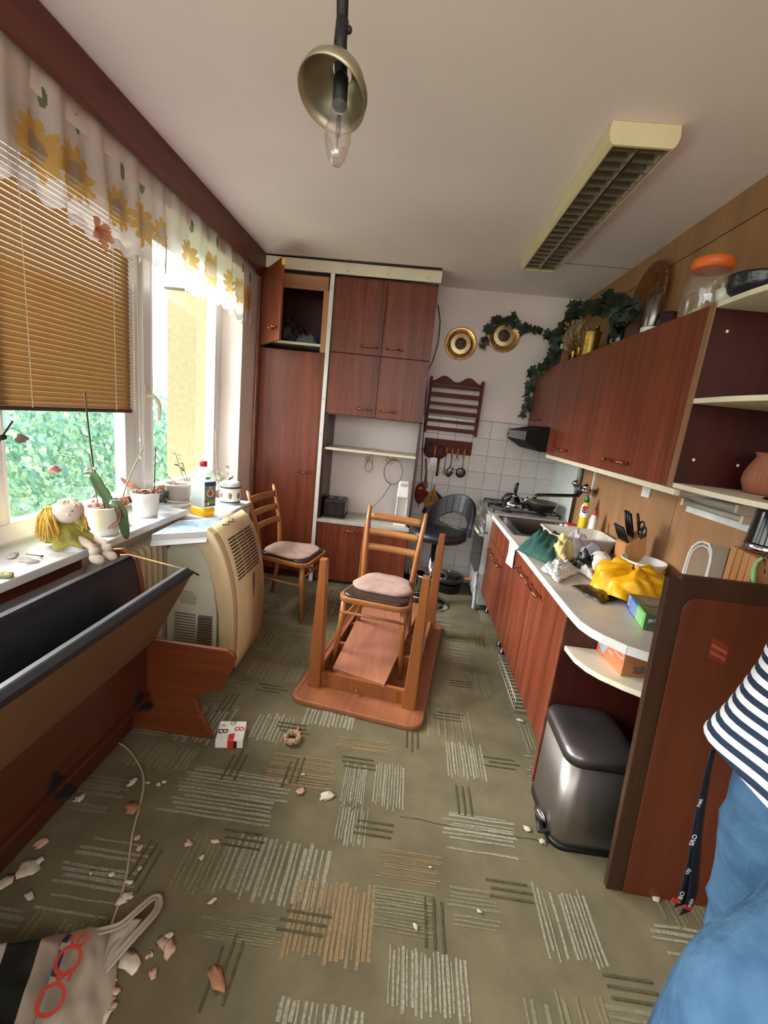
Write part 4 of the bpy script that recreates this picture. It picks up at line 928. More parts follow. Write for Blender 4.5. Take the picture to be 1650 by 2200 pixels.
# white flat box (unfolded packaging) lying over the air conditioner
WB = mat('white_card', (222, 226, 232), .6, var=.04); WBB = mat('pale_blue_print', (150, 180, 214), .5, var=.2, vs=30)
cb = thing('flat_white_box', 'flat white cardboard tray with pale blue print on top of air conditioner', 'box', (-1.1, 2.38, .85))
A_ = [P(322, 1152, z=.80), P(455, 1144, z=.80), P(494, 1116, z=.81), P(388, 1112, z=.81)]
c_ = [P(325, 1148, z=.82), P(446, 1141, z=.825), P(494, 1111, z=.83), P(384, 1118, z=.82)]
m = MB(); m.hexa([p - Vector((0, 0, .03)) for p in c_], c_); m.build('tray', WB, cb, bev=.003)
cc = sum(c_, Vector()) / 4
MB().add([p.lerp(cc, .2) + Vector((0, 0, .0015)) for p in c_], [(0, 1, 2, 3)]).build('printed_sheet', WBB, cb)
e0, e1 = c_[0] - Vector((0, 0, .03)), c_[1] - Vector((0, 0, .03)); MB().add([e0, e1, e1 + Vector((.005, -.025, -.022)), e0 + Vector((.005, -.02, -.025))], [(0, 1, 2, 3)]).build('flap', WB, cb, solid=.002)
# ------------------------------------------------------------------ white chest by the window
ct = thing('low_white_cabinet', 'low white cabinet with wooden knobs under the far end of window', 'cabinet', (-1.2, 2.67, 0))
LW = mat('off_white_cabinet', (206, 196, 180), .45, var=.04)
B(-1.338, -1.085, 2.40, 2.945, .0, .80).build('body', LW, ct, bev=.003); B(-1.338, -1.072, 2.395, 2.955, .80, .82).build('top', STONE, ct, bev=.003)
for y0, y1 in ((2.405, 2.672), (2.675, 2.94)): B(-1.085, -1.072, y0, y1, .04, .79).build('door', LW, ct, bev=.003)
for u, v in ((508, 1127), (519, 1120)):
    q = P(u, v, x=-1.07); MB().lathe([(.006, 0), (.006, .012), (.011, .02), (.009, .026), (.001, .028)], (-1.072, q.y, q.z), 12, M=Euler((0, PI / 2, 0)).to_matrix().to_4x4()).build('knob', BEECH, ct)
# ------------------------------------------------------------------ things on the sill
ZS = .861
POTW = mat('white_glazed_pot', (228, 228, 224), .25, var=.03); SOIL = mat('bark_soil', (104, 68, 46), .95, var=.35, vs=60, bump=.8, bs=90)
LEAFG = mat('orchid_leaf', (52, 84, 40), .4, var=.2, vs=20); DRY = mat('dry_brown_leaf', (128, 78, 52), .8, var=.25, vs=30); STK = mat('plant_stake', (60, 48, 42), .6); STEM = mat('dry_stem', (150, 120, 96), .8)
PINKD = mat('dried_pink_petal', (196, 140, 140), .8, var=.2)
def pot(name, label, c, r, h, ribs=True, m=None, cat='plant pot'):
    t = thing(name, label, cat, c); pr = [(r * .80, 0), (r * .83, .006)]
    k = 10
    for i in range(k + 1):
        z = h * (.06 + .82 * i / k); pr.append((r * (.83 + .14 * i / k) + (.0022 * (i % 2) if ribs else 0), z))
    pr += [(r * 1.0, h * .9), (r * 1.03, h * .96), (r * 1.02, h), (r * .95, h), (r * .93, h * .88)]
    MB().lathe(pr, c, 40, cap=True).build('pot', m or POTW, t)
    s = MB()
    def fs(u, v): 
        a = 2 * PI * u; q = Vector((math.cos(a) * v * r * .94, math.sin(a) * v * r * .94, h * .9)); q.z += .012 * noise.noise(q * 60) + .006; return Vector(c) + q
    s.grid(fs, 24, 8).build('soil', SOIL, t); return t
def leaf_blade(pts, w, m, t, name='leaf', fold=.25):
    pts = [Vector(p) for p in pts]; k = len(pts) - 1
    def fn(u, v):
        f = u * k; i = min(int(f), k - 1); p = pts[i].lerp(pts[i + 1], f - i); tg = (pts[min(i + 1, k)] - pts[i]).normalized()
        sd = tg.cross(Vector((.3, -1, .35))).normalized(); nn_ = sd.cross(tg)
        ww = w * (math.sin(PI * (u * .9 + .06))) ** .6; s = v * 2 - 1
        return p + sd * ww * s + nn_ * abs(s) * ww * fold
    return MB().grid(fn, 16, 6).build(name, m, t, solid=.002)
p1 = P(238, 1152, z=ZS); c1_ = Vector((-1.315, p1.y + .03, ZS))
o1 = pot('orchid_pot', 'white ribbed pot with drooping green orchid leaf beside the doll', c1_, .068, .125)
top = c1_ + Vector((0, 0, .125))
q = P(182, 842, y=c1_.y); MB().tube([top + Vector((.01, 0, -.02)), P(200, 1000, y=c1_.y), P(190, 920, y=c1_.y), q], .0035, 6).build('stake', STK, o1)
def pl_(L, yy): return [P(u, v, y=yy) for u, v in L]
MB().tube(pl_([(212, 1092), (203, 1040), (198, 1010), (190, 975), (175, 963), (150, 962), (122, 975)], c1_.y + .01), .0022, 6).build('flower_stem', mat('grey_green_stem', (96, 104, 84), .7), o1)
leaf_blade(pl_([(180, 1020), (196, 1018), (206, 1030), (216, 1050), (230, 1068), (238, 1085), (236, 1098)], c1_.y - .01), .022, LEAFG, o1)
leaf_blade(pl_([(236, 1078), (252, 1083), (262, 1100), (266, 1125), (270, 1145), (272, 1158)], c1_.y - .05), .022, LEAFG, o1)
leaf_blade(pl_([(250, 1085), (258, 1105), (254, 1120), (240, 1130), (232, 1136)], c1_.y - .06), .008, DRY, o1)
MB().tube(pl_([(228, 1090), (214, 1060), (202, 1045), (196, 1025)], c1_.y), .0025, 6).build('dry_stem', STEM, o1)
for u, v in ((187, 1008), (204, 1006), (201, 1065), (206, 1082), (199, 1076)): 
    q = P(u, v, y=c1_.y); MB().ell(q, (.010, .004, .008), 8, 6, bump=.6, seed=u).build('dried_flower', PINKD, o1)
q = P(116, 1008, x=-1.47)
dfl = tag(MB().ell(q, (.012, .024, .014), 10, 7, bump=.9, seed=3).ell(q + Vector((0, .02, -.008)), (.01, .016, .01), 8, 6, bump=.8, seed=5).build('dried_flower', PINKD), 'dried pink flower on a stem in front of big window pane', 'flower')
MB().tube([q, q + Vector((.05, .06, .05)), P(122, 975, y=c1_.y + .01)], .0012, 5).build('stalk', STEM, dfl)
p2 = P(283, 1132, z=ZS); c2_ = Vector((-1.36, p2.y + .02, ZS))
o2 = pot('dried_plant_pot', 'small beige figured pot with dried reddish plant, behind the orchid', c2_, .05, .095, False, mat('beige_glaze', (196, 180, 132), .3, var=.15, vs=30))
for i in range(9):
    a = i * .7; leaf_blade([c2_ + Vector((.012 * math.cos(a), .012 * math.sin(a), .09)), c2_ + Vector((.04 * math.cos(a), .04 * math.sin(a), .13 - .004 * i)), c2_ + Vector((.06 * math.cos(a), .06 * math.sin(a), .11 - .006 * i))], .014, DRY, o2)
MB().tube(pl_([(262, 1075), (272, 1040), (285, 1010), (307, 964)], c2_.y), .0028, 6).build('stake', mat('bamboo', (150, 130, 112), .6), o2)
MB().ell(c2_ + Vector((.045, -.02, .06)), (.016, .016, .016), 10, 8, bump=.5).ell(c2_ + Vector((.042, -.025, .035)), (.018, .016, .016), 10, 8, bump=.5).build('ornament', mat('beige_ornament', (206, 194, 150), .4), o2)
p3 = P(323, 1112, z=ZS); c3_ = Vector((-1.345, p3.y + .03, ZS))
o3 = pot('white_ribbed_pot', 'white ribbed pot with bark and thin stakes, middle of the sill', c3_, .068, .125)
MB().tube(pl_([(331, 1062), (333, 1000), (334, 964)], c3_.y), .003, 6).build('stake', STK, o3)
leaf_blade(pl_([(300, 1052), (285, 1043), (270, 1036), (259, 1026)], c3_.y), .012, DRY, o3)
leaf_blade(pl_([(335, 1058), (348, 1046), (352, 1052)], c3_.y), .014, DRY, o3)
for i in range(10):
    a = rr.uniform(0, 6.3); r_ = rr.uniform(.01, .05); b_ = c3_ + Vector((r_ * math.cos(a), r_ * math.sin(a), .122)); MB().tube([b_, b_ + Vector((rr.uniform(-.03, .03), rr.uniform(-.03, .03), .012)), b_ + Vector((rr.uniform(-.04, .04), rr.uniform(-.04, .04), .004))], .003, 5).build('bark_chip', DRY if i % 2 else STEM, o3)
p4 = P(388, 1086, z=ZS); c4_ = Vector((-1.37, p4.y + .09, ZS))
o4 = thing('kalanchoe_pot', 'pale grey pot on a saucer with leafy little plant behind the bottle', 'plant pot', c4_)
GP = mat('grey_beige_pot', (196, 188, 178), .5, var=.05)
MB().lathe([(.001, 0), (.07, 0), (.082, .018), (.078, .02), (.066, .006), (.001, .006)], c4_, 32).build('saucer', GP, o4)
MB().lathe([(.055, .008), (.06, .012), (.076, .10), (.08, .10), (.08, .115), (.072, .115), (.07, .09)], c4_, 36).build('pot', GP, o4)
def fs4(u, v): a = 2 * PI * u; q = Vector((math.cos(a) * v * .071, math.sin(a) * v * .071, .1)); q.z += .01 * noise.noise(q * 60); return c4_ + q
MB().grid(fs4, 20, 6).build('soil', SOIL, o4)
PL = mat('succulent_leaf', (110, 128, 92), .5, var=.2, vs=30)
lf4 = None
for bi, (L, cnt) in enumerate((([(400, 1040), (388, 1010), (380, 985), (375, 970)], 9), ([(404, 1040), (396, 1010), (393, 995)], 8), ([(382, 1042), (365, 1028), (358, 1020)], 7), ([(398, 1045), (384, 1048), (372, 1056)], 5), ([(440, 1030), (462, 1012), (472, 1000)], 0))):
    if not cnt: continue
    pts = pl_(L, c4_.y); MB().tube(pts, .0022, 5).build('stem', STEM, o4)
    for i in range(cnt):
        f = .45 + .55 * i / cnt; k = f * (len(pts) - 1); j = min(int(k), len(pts) - 2); b_ = pts[j].lerp(pts[j + 1], k - j); a = rr.uniform(0, 6.3)
        d_ = Vector((math.cos(a), math.sin(a), rr.uniform(-.1, .6))).normalized()
        M = Matrix.Translation(b_) @ Vector((1, 0, 0)).rotation_difference(d_).to_matrix().to_4x4() @ Matrix.Scale(rr.uniform(.8, 1.3), 4)
        if lf4 is None:
            lf4 = MB().add([(0, 0, 0), (.010, .007, .002), (.022, .006, .003), (.028, 0, .001), (.022, -.006, .003), (.010, -.007, .002)], [(0, 1, 2, 3), (0, 3, 4, 5)]).build('leaf', PL, o4); o = lf4; MI = o.matrix_parent_inverse.inverted()
        else: o = inst(lf4, Matrix())
        o.matrix_basis = M
q = P(357, 1080, z=ZS); q = Vector((q.x - .02, q.y + .02, ZS))
el = thing('elephant_figurine', 'small dark silvery elephant figurine between pots on the sill', 'figurine', q)
EM = mat('dark_silver', (110, 112, 108), .35, .6, var=.2, vs=60)
MB().ell(q + Vector((0, 0, .045)), (.024, .034, .026), 14, 10).ell(q + Vector((.008, -.032, .062)), (.019, .02, .02), 12, 8).tube([q + Vector((.01, -.045, .06)), q + Vector((.014, -.056, .04)), q + Vector((.016, -.058, .015))], [.008, .006, .004], 8).build('body', EM, el)
for dx, dy in ((-.014, -.02), (.014, -.02), (-.014, .02), (.014, .02)): MB().tube([q + Vector((dx, dy, 0)), q + Vector((dx, dy, .04))], [.009, .008], 8).build('leg', EM, el)
for s in (-1, 1): MB().ell(q + Vector((.012 + s * .018, -.024, .062)), (.004, .014, .016), 10, 8).build('ear', EM, el)
# detergent bottle
q = P(438, 1107, z=.821); bq = Vector((-1.185, 2.47, .821))
dt = thing('detergent_bottle', 'big clear detergent bottle with red cap and yellow liquid at the bottom', 'bottle', bq, math.radians(-30))
BTL = sheer('milky_bottle_plastic', (226, 234, 232), .3, .5, .03); LIQ = mat('yellow_liquid', (244, 190, 20), .2, var=.03, trans=0)
def rrect(w, d, r, z): return [(x, y, z) for x, y in seat_outline(w, d, r, 5, taper=0)]
def loft(rings, m, name, t, world=False, cap=True):
    n = len(rings[0]); vs = [p for r in rings for p in r]; fs = []
    for i in range(len(rings) - 1):
        for q_ in range(n): fs.append((i * n + q_, i * n + (q_ + 1) % n, (i + 1) * n + (q_ + 1) % n, (i + 1) * n + q_))
    if cap: fs += [tuple(range(n))[::-1], tuple(range((len(rings) - 1) * n, len(rings) * n))]
    return MB().add(vs, fs, 0, True).build(name, m, t, world=world)
W_, D_ = .135, .085
loft([rrect(W_, D_, .02, .052), rrect(W_, D_, .02, .215), rrect(W_ * .97, D_ * .97, .022, .235), rrect(W_ * .86, D_ * .86, .03, .258), rrect(W_ * .55, D_ * .6, .025, .277), rrect(.045, .045, .02, .283), rrect(.036, .036, .017, .288)], BTL, 'body', dt)
loft([rrect(W_ * .94, D_ * .94, .02, 0), rrect(W_, D_, .02, .006), rrect(W_, D_, .02, .0515)], LIQ, 'liquid', dt)
MB().lathe([(.021, .285), (.021, .315), (.019, .317)], (0, 0, 0), 20).build('cap', mat('red_cap', (206, 30, 34), .35), dt, world=False)
MB().lathe([(.019, .317), (.019, .335), (.014, .338)], (0, 0, 0), 20).build('cap_top', sheer('clear_cap', (236, 228, 226), .4), dt, world=False)
lb_ = MB()
lx = W_ / 2 + .0012
LBM = [mat('label_olive', (120, 128, 104), .5), mat('label_blue', (44, 58, 130), .5), mat('label_white', (226, 228, 224), .5), mat('label_red', (206, 44, 36), .5), mat('label_dark', (48, 58, 62), .5), mat('label_green', (96, 140, 60), .5)]
def rect(m_, y0, y1, z0, z1, mt, x=None): m_.add([(x or lx, y0, z0), (x or lx, y1, z0), (x or lx, y1, z1), (x or lx, y0, z1)], [(0, 1, 2, 3)], mt)
rect(lb_, -.036, .036, .06, .205, 0); rect(lb_, -.036, .036, .182, .205, 1, lx + .0003); rect(lb_, -.036, .036, .06, .098, 4, lx + .0003); rect(lb_, -.02, .036, .075, .098, 5, lx + .0005)
dp = [(0.022 * math.cos(a) * (1 if math.sin(a) < .3 else .8), .14 + .024 * math.sin(a) + (.012 if math.sin(a) > .9 else 0)) for a in [i * PI / 12 for i in range(24)]]
lb_.add([(lx + .0006, y, z) for y, z in dp], [tuple(range(24))], 2); lb_.add([(lx + .0009, y * .8, .14 + (z - .14) * .8) for y, z in dp], [tuple(range(24))], 0)
rect(lb_, -.009, .009, .126, .146, 3, lx + .0012)
rect(lb_, -.03, -.026, .066, .086, 2, lx + .0009); lb_.cbox((lx + .0008, -.012, .076), (.0002, .004, .024), (.6, 0, 0), 2); lb_.cbox((lx + .0008, -.012, .076), (.0002, .004, .024), (-.6, 0, 0), 2)
for i in range(3): rect(lb_, -.01 , .03, .1 + .006 * i, .1025 + .006 * i, 4, lx + .0008)
rect(lb_, -.03, .0, .22, .232, 5, lx - .001)
lb_.build('label', LBM, dt, world=False)
# ceramic canister
cq = Vector((-1.17, 2.83, .821))
cn = thing('ceramic_canister', 'white ceramic canister with dark green bands and lid at the sill end', 'jar', cq)
MB().lathe([(.058, 0), (.064, .006), (.066, .02), (.066, .11), (.062, .125), (.056, .13)], cq, 40).build('jar', POTW, cn)
DG = mat('dark_green_glaze', (44, 66, 56), .3)
for z, h in ((.010, .012), (.108, .012)): MB().lathe([(.0668, z), (.0668, z + h)], cq, 40, cap=False).build('band', DG, cn)
MB().lathe([(.062, .128), (.063, .136), (.05, .15), (.02, .158), (.001, .159)], cq, 36).build('lid', POTW, cn)
MB().tube([cq + Vector((-.012, -.01, .157)), cq + Vector((-.004, -.004, .168)), cq + Vector((.006, .004, .172)), cq + Vector((.01, .006, .184))], [.008, .008, .006, .004], 8).build('lid_knob', DG, cn)
for a in (-2.2, -1.2, -.3): MB().ell(cq + Vector((math.cos(a) * .0665, math.sin(a) * .0665, .06)), (.004, .012, .02), 8, 6, M=Euler((0, 0, a)).to_matrix().to_4x4(), bump=.5, seed=a).build('painted_motif', mat('brown_motif%d' % int(a * 10), (120, 92, 60), .4), cn)
# vine next to the canister
vn = thing('dried_vine', 'pale dried leafy vine standing behind the bottle by the window jamb', 'plant', (-1.33, 2.82, .861))
MB().tube(pl_([(470, 1065), (468, 1030), (465, 980), (463, 925)], 2.86), .0025, 5).tube(pl_([(470, 1060), (478, 1030), (470, 1000)], 2.8), .002, 5).tube(pl_([(468, 1062), (484, 1042), (492, 1032)], 2.78), .002, 5).build('stem', STEM, vn)
vlf = None
for i in range(34):
    u, v = rr.uniform(462, 492), rr.uniform(1000, 1070); b_ = P(u, v, y=rr.uniform(2.72, 2.86)); M = Matrix.Translation(b_) @ Euler((rr.uniform(0, 6), rr.uniform(0, 6), rr.uniform(0, 6))).to_matrix().to_4x4()
    if vlf is None: vlf = MB().add([(0, 0, 0), (.010, .007, .002), (.022, .006, .003), (.028, 0, .001), (.022, -.006, .003), (.010, -.007, .002)], [(0, 1, 2, 3), (0, 3, 4, 5)]).build('leaf', mat('pale_leaf', (176, 182, 150), .6, var=.2, vs=40), vn); o = vlf
    else: o = inst(vlf, Matrix())
    o.matrix_basis = M
# ------------------------------------------------------------------ rag doll
dq = P(140, 1165, z=ZS); dq = Vector((-1.36, 1.63, ZS))
SKIN = mat('cloth_skin', (226, 206, 194), .9, var=.05, bump=.3, bs=300); YARN = mat('yellow_yarn', (222, 182, 84), .9, var=.15, vs=40); DRESS = mat('yellow_green_dress', (172, 166, 84), .9, var=.22, vs=26, bump=.4, bs=120)
do = thing('rag_doll', 'rag doll with yellow yarn pigtails and green dress sitting on the sill', 'doll', dq)
hp = P(147, 1098, y=1.60)
MB().ell(hp, (.05, .056, .045), 20, 14, M=Euler((.3, .25, 0)).to_matrix().to_4x4()).build('head', SKIN, do)
MB().ell(hp + Vector((.032, -.042, -.002)), (.007, .007, .006), 8, 6).build('nose', SKIN, do)
for s in (-.022, .016): MB().ell(hp + Vector((.036 + s * .6, -.034 - s * .3, .014)), (.005, .004, .004), 8, 6).build('eye', mat('eye_thread_%d' % int(s * 1000), (92, 88, 110), .6), do)
hc = MB()
for i in range(40):
    a = rr.uniform(0, 6.28); e_ = rr.uniform(.35, 1.25); d_ = Vector((math.cos(a) * math.cos(e_), math.sin(a) * math.cos(e_), math.sin(e_)))
    if d_.y < -.3 and d_.z < .8: continue
    hc.tube([hp + Vector((0, 0, .048)), hp + Vector((d_.x * .054, d_.y * .06, d_.z * .05)), hp + Vector((d_.x * .057, d_.y * .063, d_.z * .05 - .008))], .003, 5)
hc.build('hair_cap', mat('pale_yarn', (230, 216, 176), .9), do)
pt_ = MB(); b0_ = P(104, 1096, y=1.57)
for i in range(70):
    t_ = P(rr.uniform(76, 130), rr.uniform(1140, 1166), y=rr.uniform(1.50, 1.60)); s_ = b0_ + Vector((rr.uniform(-.012, .012), rr.uniform(-.012, .012), rr.uniform(-.01, .012)))
    mdl = s_.lerp(t_, .45) + Vector(((t_.x - s_.x) * .12, -.012, .014)); pt_.tube([hp + Vector((-.03, -.02, .02)), s_, mdl, t_], .0032, 5)
pt_.build('pigtail', YARN, do)
pt_ = MB(); b0_ = P(172, 1102, y=1.64)
for i in range(36):
    t_ = P(rr.uniform(172, 190), rr.uniform(1125, 1142), y=rr.uniform(1.60, 1.68)); s_ = b0_ + Vector((rr.uniform(-.008, .008), rr.uniform(-.01, .01), rr.uniform(-.01, .01))); pt_.tube([s_, s_.lerp(t_, .5) + Vector((.006, 0, .008)), t_], .003, 5)
pt_.build('pigtail', YARN, do)
bc = P(150, 1140, y=1.60)
def drs(u, v):
    a = 2 * PI * u; r_ = .035 + .05 * v ** 1.4; w_ = 1 + .12 * math.sin(a * 7) * v
    c = Vector((-1.36, 1.605, hp.z - .03)).lerp(Vector((-1.31, 1.63, ZS + .014)), v)
    return c + Vector((math.cos(a) * r_ * w_, math.sin(a) * r_ * w_ * 1.1, .01 * math.sin(a * 5) * v))
MB().grid(drs, 44, 10).build('dress', DRESS, do, solid=.003)
for pts in ([P(165, 1155, z=.895), P(185, 1167, z=.888), P(197, 1175, z=.882)], [P(190, 1148, z=.895), P(208, 1158, z=.888), P(225, 1168, z=.882)]):
    a_, b_, c_2 = pts; MB().tube([Vector((-1.33, 1.63, ZS + .03)), a_, b_, c_2, c_2 + Vector((.012, 0, -.03))], [.014, .017, .016, .014, .015], 12).build('leg', SKIN, do)
    ft = c_2 + Vector((.018, .0, -.035)); MB().ell(ft + Vector((.008, -.008, -.01)), (.03, .022, .02), 14, 10, M=Euler((0, .5, .3)).to_matrix().to_4x4()).tube([c_2 + Vector((.004, 0, -.005)), c_2 + Vector((.014, -.002, -.028))], [.017, .019], 12).build('shoe', mat('cloth_shoe_%d' % int(pts[0].y * 100), (214, 202, 186), .9, bump=.3, bs=250), do)
for pts in ([P(165, 1115, y=1.60), P(180, 1128, y=1.62), P(190, 1140, y=1.63)],): MB().tube(pts, [.012, .012, .01], 10).build('arm', DRESS, do)
# dried petals and twig on the sill
PET = mat('pale_petal', (214, 204, 196), .7, var=.12, vs=30)
for i, (u, v, s, lab) in enumerate(((25, 1192, 1.3, 'pale dried petal on the sill left of doll, upper one'), (60, 1203, 1.1, 'pale dried petals on the sill under the twig'), (70, 1206, .8, 'small pale petal on the sill nearest to doll'))):
    q = P(u, v, z=ZS + .004); tag(MB().ell(q, (.014 * s, .026 * s, .005), 10, 6, M=Euler((0, 0, .6 + i)).to_matrix().to_4x4(), bump=.9, seed=i + 3).build('dried_petal', PET), lab, 'petal')
q, q2 = P(55, 1190, z=ZS + .006), P(90, 1195, z=ZS + .006); tag(MB().tube([q, q.lerp(q2, .5), q2], [.0015, .0018, .002], 5).ell(q2, (.005, .006, .004), 7, 5).build('twig', STK), 'thin dark twig lying on the sill beside the petals', 'twig')
q = P(8, 1235, z=ZS + .008); tag(MB().ell(q, (.03, .02, .009), 12, 6, bump=.8, seed=9).build('dried_leaf', mat('dried_green_leaf', (150, 150, 92), .7, var=.2)), 'yellow green dried leaf on the near edge of the sill', 'leaf')
# stake plant left out in front of the pane
q0, q1 = P(0, 945, x=-1.40), P(27, 905, x=-1.40)
sp_ = thing('staked_plant', 'thin dark plant stake with clip at the left edge of window', 'plant stake', (q0.x, q0.y - .12, ZS))
MB().tube([Vector((q0.x, q0.y - .13, ZS)), q0 - Vector((0, .06, .1)), q0, q1], .003, 6).build('stake', STK, sp_); MB().ell(q0 + Vector((0, .012, .008)), (.008, .014, .01), 8, 6, bump=.4).build('clip', BLACKM, sp_)
MB().tube([q0 + Vector((0, .03, .03)), q0 + Vector((0, .055, .04)), q0 + Vector((0, .085, .02))], .0012, 5).ell(q0 + Vector((0, .085, .0)), (.006, .028, .014), 10, 7, bump=.8, seed=2).build('dried_bloom', mat('greyish_bloom', (150, 130, 120), .8), sp_)
# ------------------------------------------------------------------ things on the worktop
ZW = .8215
def cloth(name, label, c, r, m, seed, amp=.35, freq=3.0, n=30, k=18, cat='cloth'):
    return tag(crumple((c[0], c[1], c[2]), r, n, k, amp, freq, seed).build(name, m), label, cat)
# white dish tub
tb = thing('dish_tub', 'white rectangular plastic tub lying behind the cloths near sink', 'tub', (1.01, 2.53, ZW))
def rr2(w, d, r, z, cx=1.075, cy=2.70): return [(x + cx, y + cy, z) for x, y in seat_outline(w, d, r, 5, taper=0)]
m = MB(); rg = [rr2(.32, .24, .03, ZW), rr2(.365, .28, .035, ZW + .095), rr2(.39, .305, .04, ZW + .10), rr2(.39, .305, .04, ZW + .106), rr2(.36, .275, .035, ZW + .106), rr2(.31, .23, .03, ZW + .006)]
n = len(rg[0]); vs = [p for r in rg for p in r]; fs = []
for i in range(5):
    for q in range(n): fs.append((i * n + q, i * n + (q + 1) % n, (i + 1) * n + (q + 1) % n, (i + 1) * n + q))
fs += [tuple(range(n))[::-1], tuple(range(5 * n, 6 * n))]; m.add(vs, fs, 0, True); m.build('shell', mat('tub_white', (230, 222, 212), .45, var=.03), tb)
# knife block
kb = thing('knife_block', 'light wooden knife block full of black handled knives near the wall', 'knife block', (1.19, 2.28, ZW))
kx, ky = 1.20, 2.27
MB().hexa([(kx - .06, ky - .055, ZW), (kx + .05, ky - .055, ZW), (kx + .05, ky + .055, ZW), (kx - .06, ky + .055, ZW)], [(kx - .075, ky - .055, ZW + .17), (kx + .02, ky - .055, ZW + .24), (kx + .02, ky + .055, ZW + .24), (kx - .075, ky + .055, ZW + .17)]).build('block', LIGHTW, kb, bev=.004)
def knife(label, p, d, L, r):
    t = thing('knife', label, 'knife', p, group='knives in the block')
    p = Vector(p); d = Vector(d).normalized()
    MB().tube([p, p + d * L * .5, p + d * L], [r * .9, r, r * .85], 8, flat=.6).build('handle', BLACKP, t)
    MB().tube([p - d * .012, p + d * .004], [r * .7, r * .7], 6, flat=.4).build('bolster', STEEL, t)
    return t
dk = Vector((-.35, -.06, 1))
for i, (fx, fy, L, r) in enumerate(((-.01, .035, .125, .0125), (-.01, .008, .125, .0125), (-.012, -.02, .12, .0125), (.012, -.035, .11, .012))):
    knife(['leftmost tall knife', 'second tall knife from the left', 'third tall knife from the left', 'rightmost tall knife next to scissors'][i] + ' in the wooden block', (kx + fx - .02, ky + fy, ZW + .217 + (fx + .01) * .7), dk, L, r)
for i in range(6):
    knife('%s small steak knife in the lower row of the block' % ['leftmost', 'second', 'third', 'fourth', 'fifth', 'rightmost'][i], (kx - .062, ky + .048 - i * .0185, ZW + .185), (-.55, -.05, 1), .085, .0085)
sc_ = thing('scissors', 'black handled scissors stuck in the right side of knife block', 'scissors', (kx + .01, ky - .05, ZW + .23))
for dy, z in ((-.045, .275), (-.072, .255)):
    ctr = Vector((kx - .015, ky + dy - .005, ZW + z)); MB().tube([ctr + Vector((-.1 * .02 * math.cos(a), .019 * math.cos(a), .026 * math.sin(a))) for a in [i * PI / 8 for i in range(16)]], .0045, 8, closed=True).build('handle_loop', BLACKP, sc_)
MB().tube([Vector((kx - .005, ky - .05, ZW + .21)), Vector((kx - .015, ky - .052, ZW + .255))], [.006, .008], 8).build('shank', STEEL, sc_)
# bottles beside the sink
cx, cy = P(1252, 1120, x=1.23).x, P(1252, 1120, x=1.23).y
bo = thing('cleaner_bottle', 'yellow cleaning cream bottle with green cap, left of white bottle', 'bottle', (cx, cy, ZW)); cz = ZW
YB = mat('yellow_bottle', (232, 206, 54), .35, var=.04); WLB = mat('white_label', (236, 234, 228), .45, var=.02)
MB().lathe([(.001, 0), (.034, 0), (.038, .01), (.038, .14), (.036, .20), (.028, .235), (.016, .25)], (cx, cy, cz), 28, sx=.7).build('body', YB, bo)
MB().lathe([(.0385, .15), (.0375, .2), (.031, .232)], (cx, cy, cz), 28, sx=.72, cap=False).build('upper_label', WLB, bo)
MB().lathe([(.017, .248), (.017, .27), (.01, .29), (.007, .297)], (cx, cy, cz), 18).build('cap', mat('green_cap', (30, 120, 70), .35), bo)
def disc(m_, c, nrm, r, mt=0, n=20, sq=1):
    M = Vector((0, 0, 1)).rotation_difference(Vector(nrm)).to_matrix(); m_.add([Vector(c) + M @ Vector((r * math.cos(2 * PI * i / n) * sq, r * math.sin(2 * PI * i / n), 0)) for i in range(n)], [tuple(range(n))], mt)
def text(body, loc, nrm, up, size, m, parent, name='lettering'):
    cu = bpy.data.curves.new('lettering', 'FONT'); cu.body = body; cu.size = size; cu.align_x = 'CENTER'; cu.align_y = 'CENTER'; cu.extrude = .0002
    o = bpy.data.objects.new('tmp', cu); C.objects.link(o); dg = bpy.context.evaluated_depsgraph_get(); me = bpy.data.meshes.new_from_object(o.evaluated_get(dg)); bpy.data.objects.remove(o)
    n_ = Vector(nrm).normalized(); u_ = Vector(up); u_ = (u_ - n_ * u_.dot(n_)).normalized(); x_ = u_.cross(n_)
    M = Matrix.Translation(loc) @ Matrix(((x_.x, u_.x, n_.x, 0), (x_.y, u_.y, n_.y, 0), (x_.z, u_.z, n_.z, 0), (0, 0, 0, 1))); me.transform(M); me.materials.clear(); me.materials.append(m)
    o = bpy.data.objects.new(name, me); C.objects.link(o)
    if parent is not None: attach(o, parent)
    return o
NAVY = mat('navy_ink', (24, 34, 70), .5); REDI = mat('red_ink', (206, 40, 44), .5); WINK = mat('white_ink', (236, 236, 234), .5)
nf = Vector((-.55, -1, .1)).normalized()
lb_ = MB(); fc = Vector((cx, cy, cz + .195)) + Vector((nf.x * .028, nf.y * .0385, 0)); disc(lb_, fc, nf, .021, 0); disc(lb_, fc + nf * .0006 + Vector((0, 0, 0)), nf, .0185, 1); disc(lb_, fc + Vector((0, 0, .022)) - nf * .001, (nf.x, nf.y, .5), .016, 2, sq=1.3); lb_.build('emblem', [WLB, NAVY, REDI], bo)
text('Cif', fc + nf * .0012, nf, (0, 0, 1), .022, WINK, bo)
wx, wy = P(1270, 1120, x=1.235).x, P(1270, 1120, x=1.235).y - .03
wo = thing('white_bottle', 'white squeeze bottle with red cap beside the yellow bottle', 'bottle', (wx, wy, ZW))
MB().lathe([(.001, 0), (.03, 0), (.034, .01), (.034, .10), (.028, .13), (.03, .155), (.02, .185), (.014, .195)], (wx, wy, ZW), 26, sx=.75).build('body', mat('translucent_white', (228, 226, 216), .35, var=.03), wo)
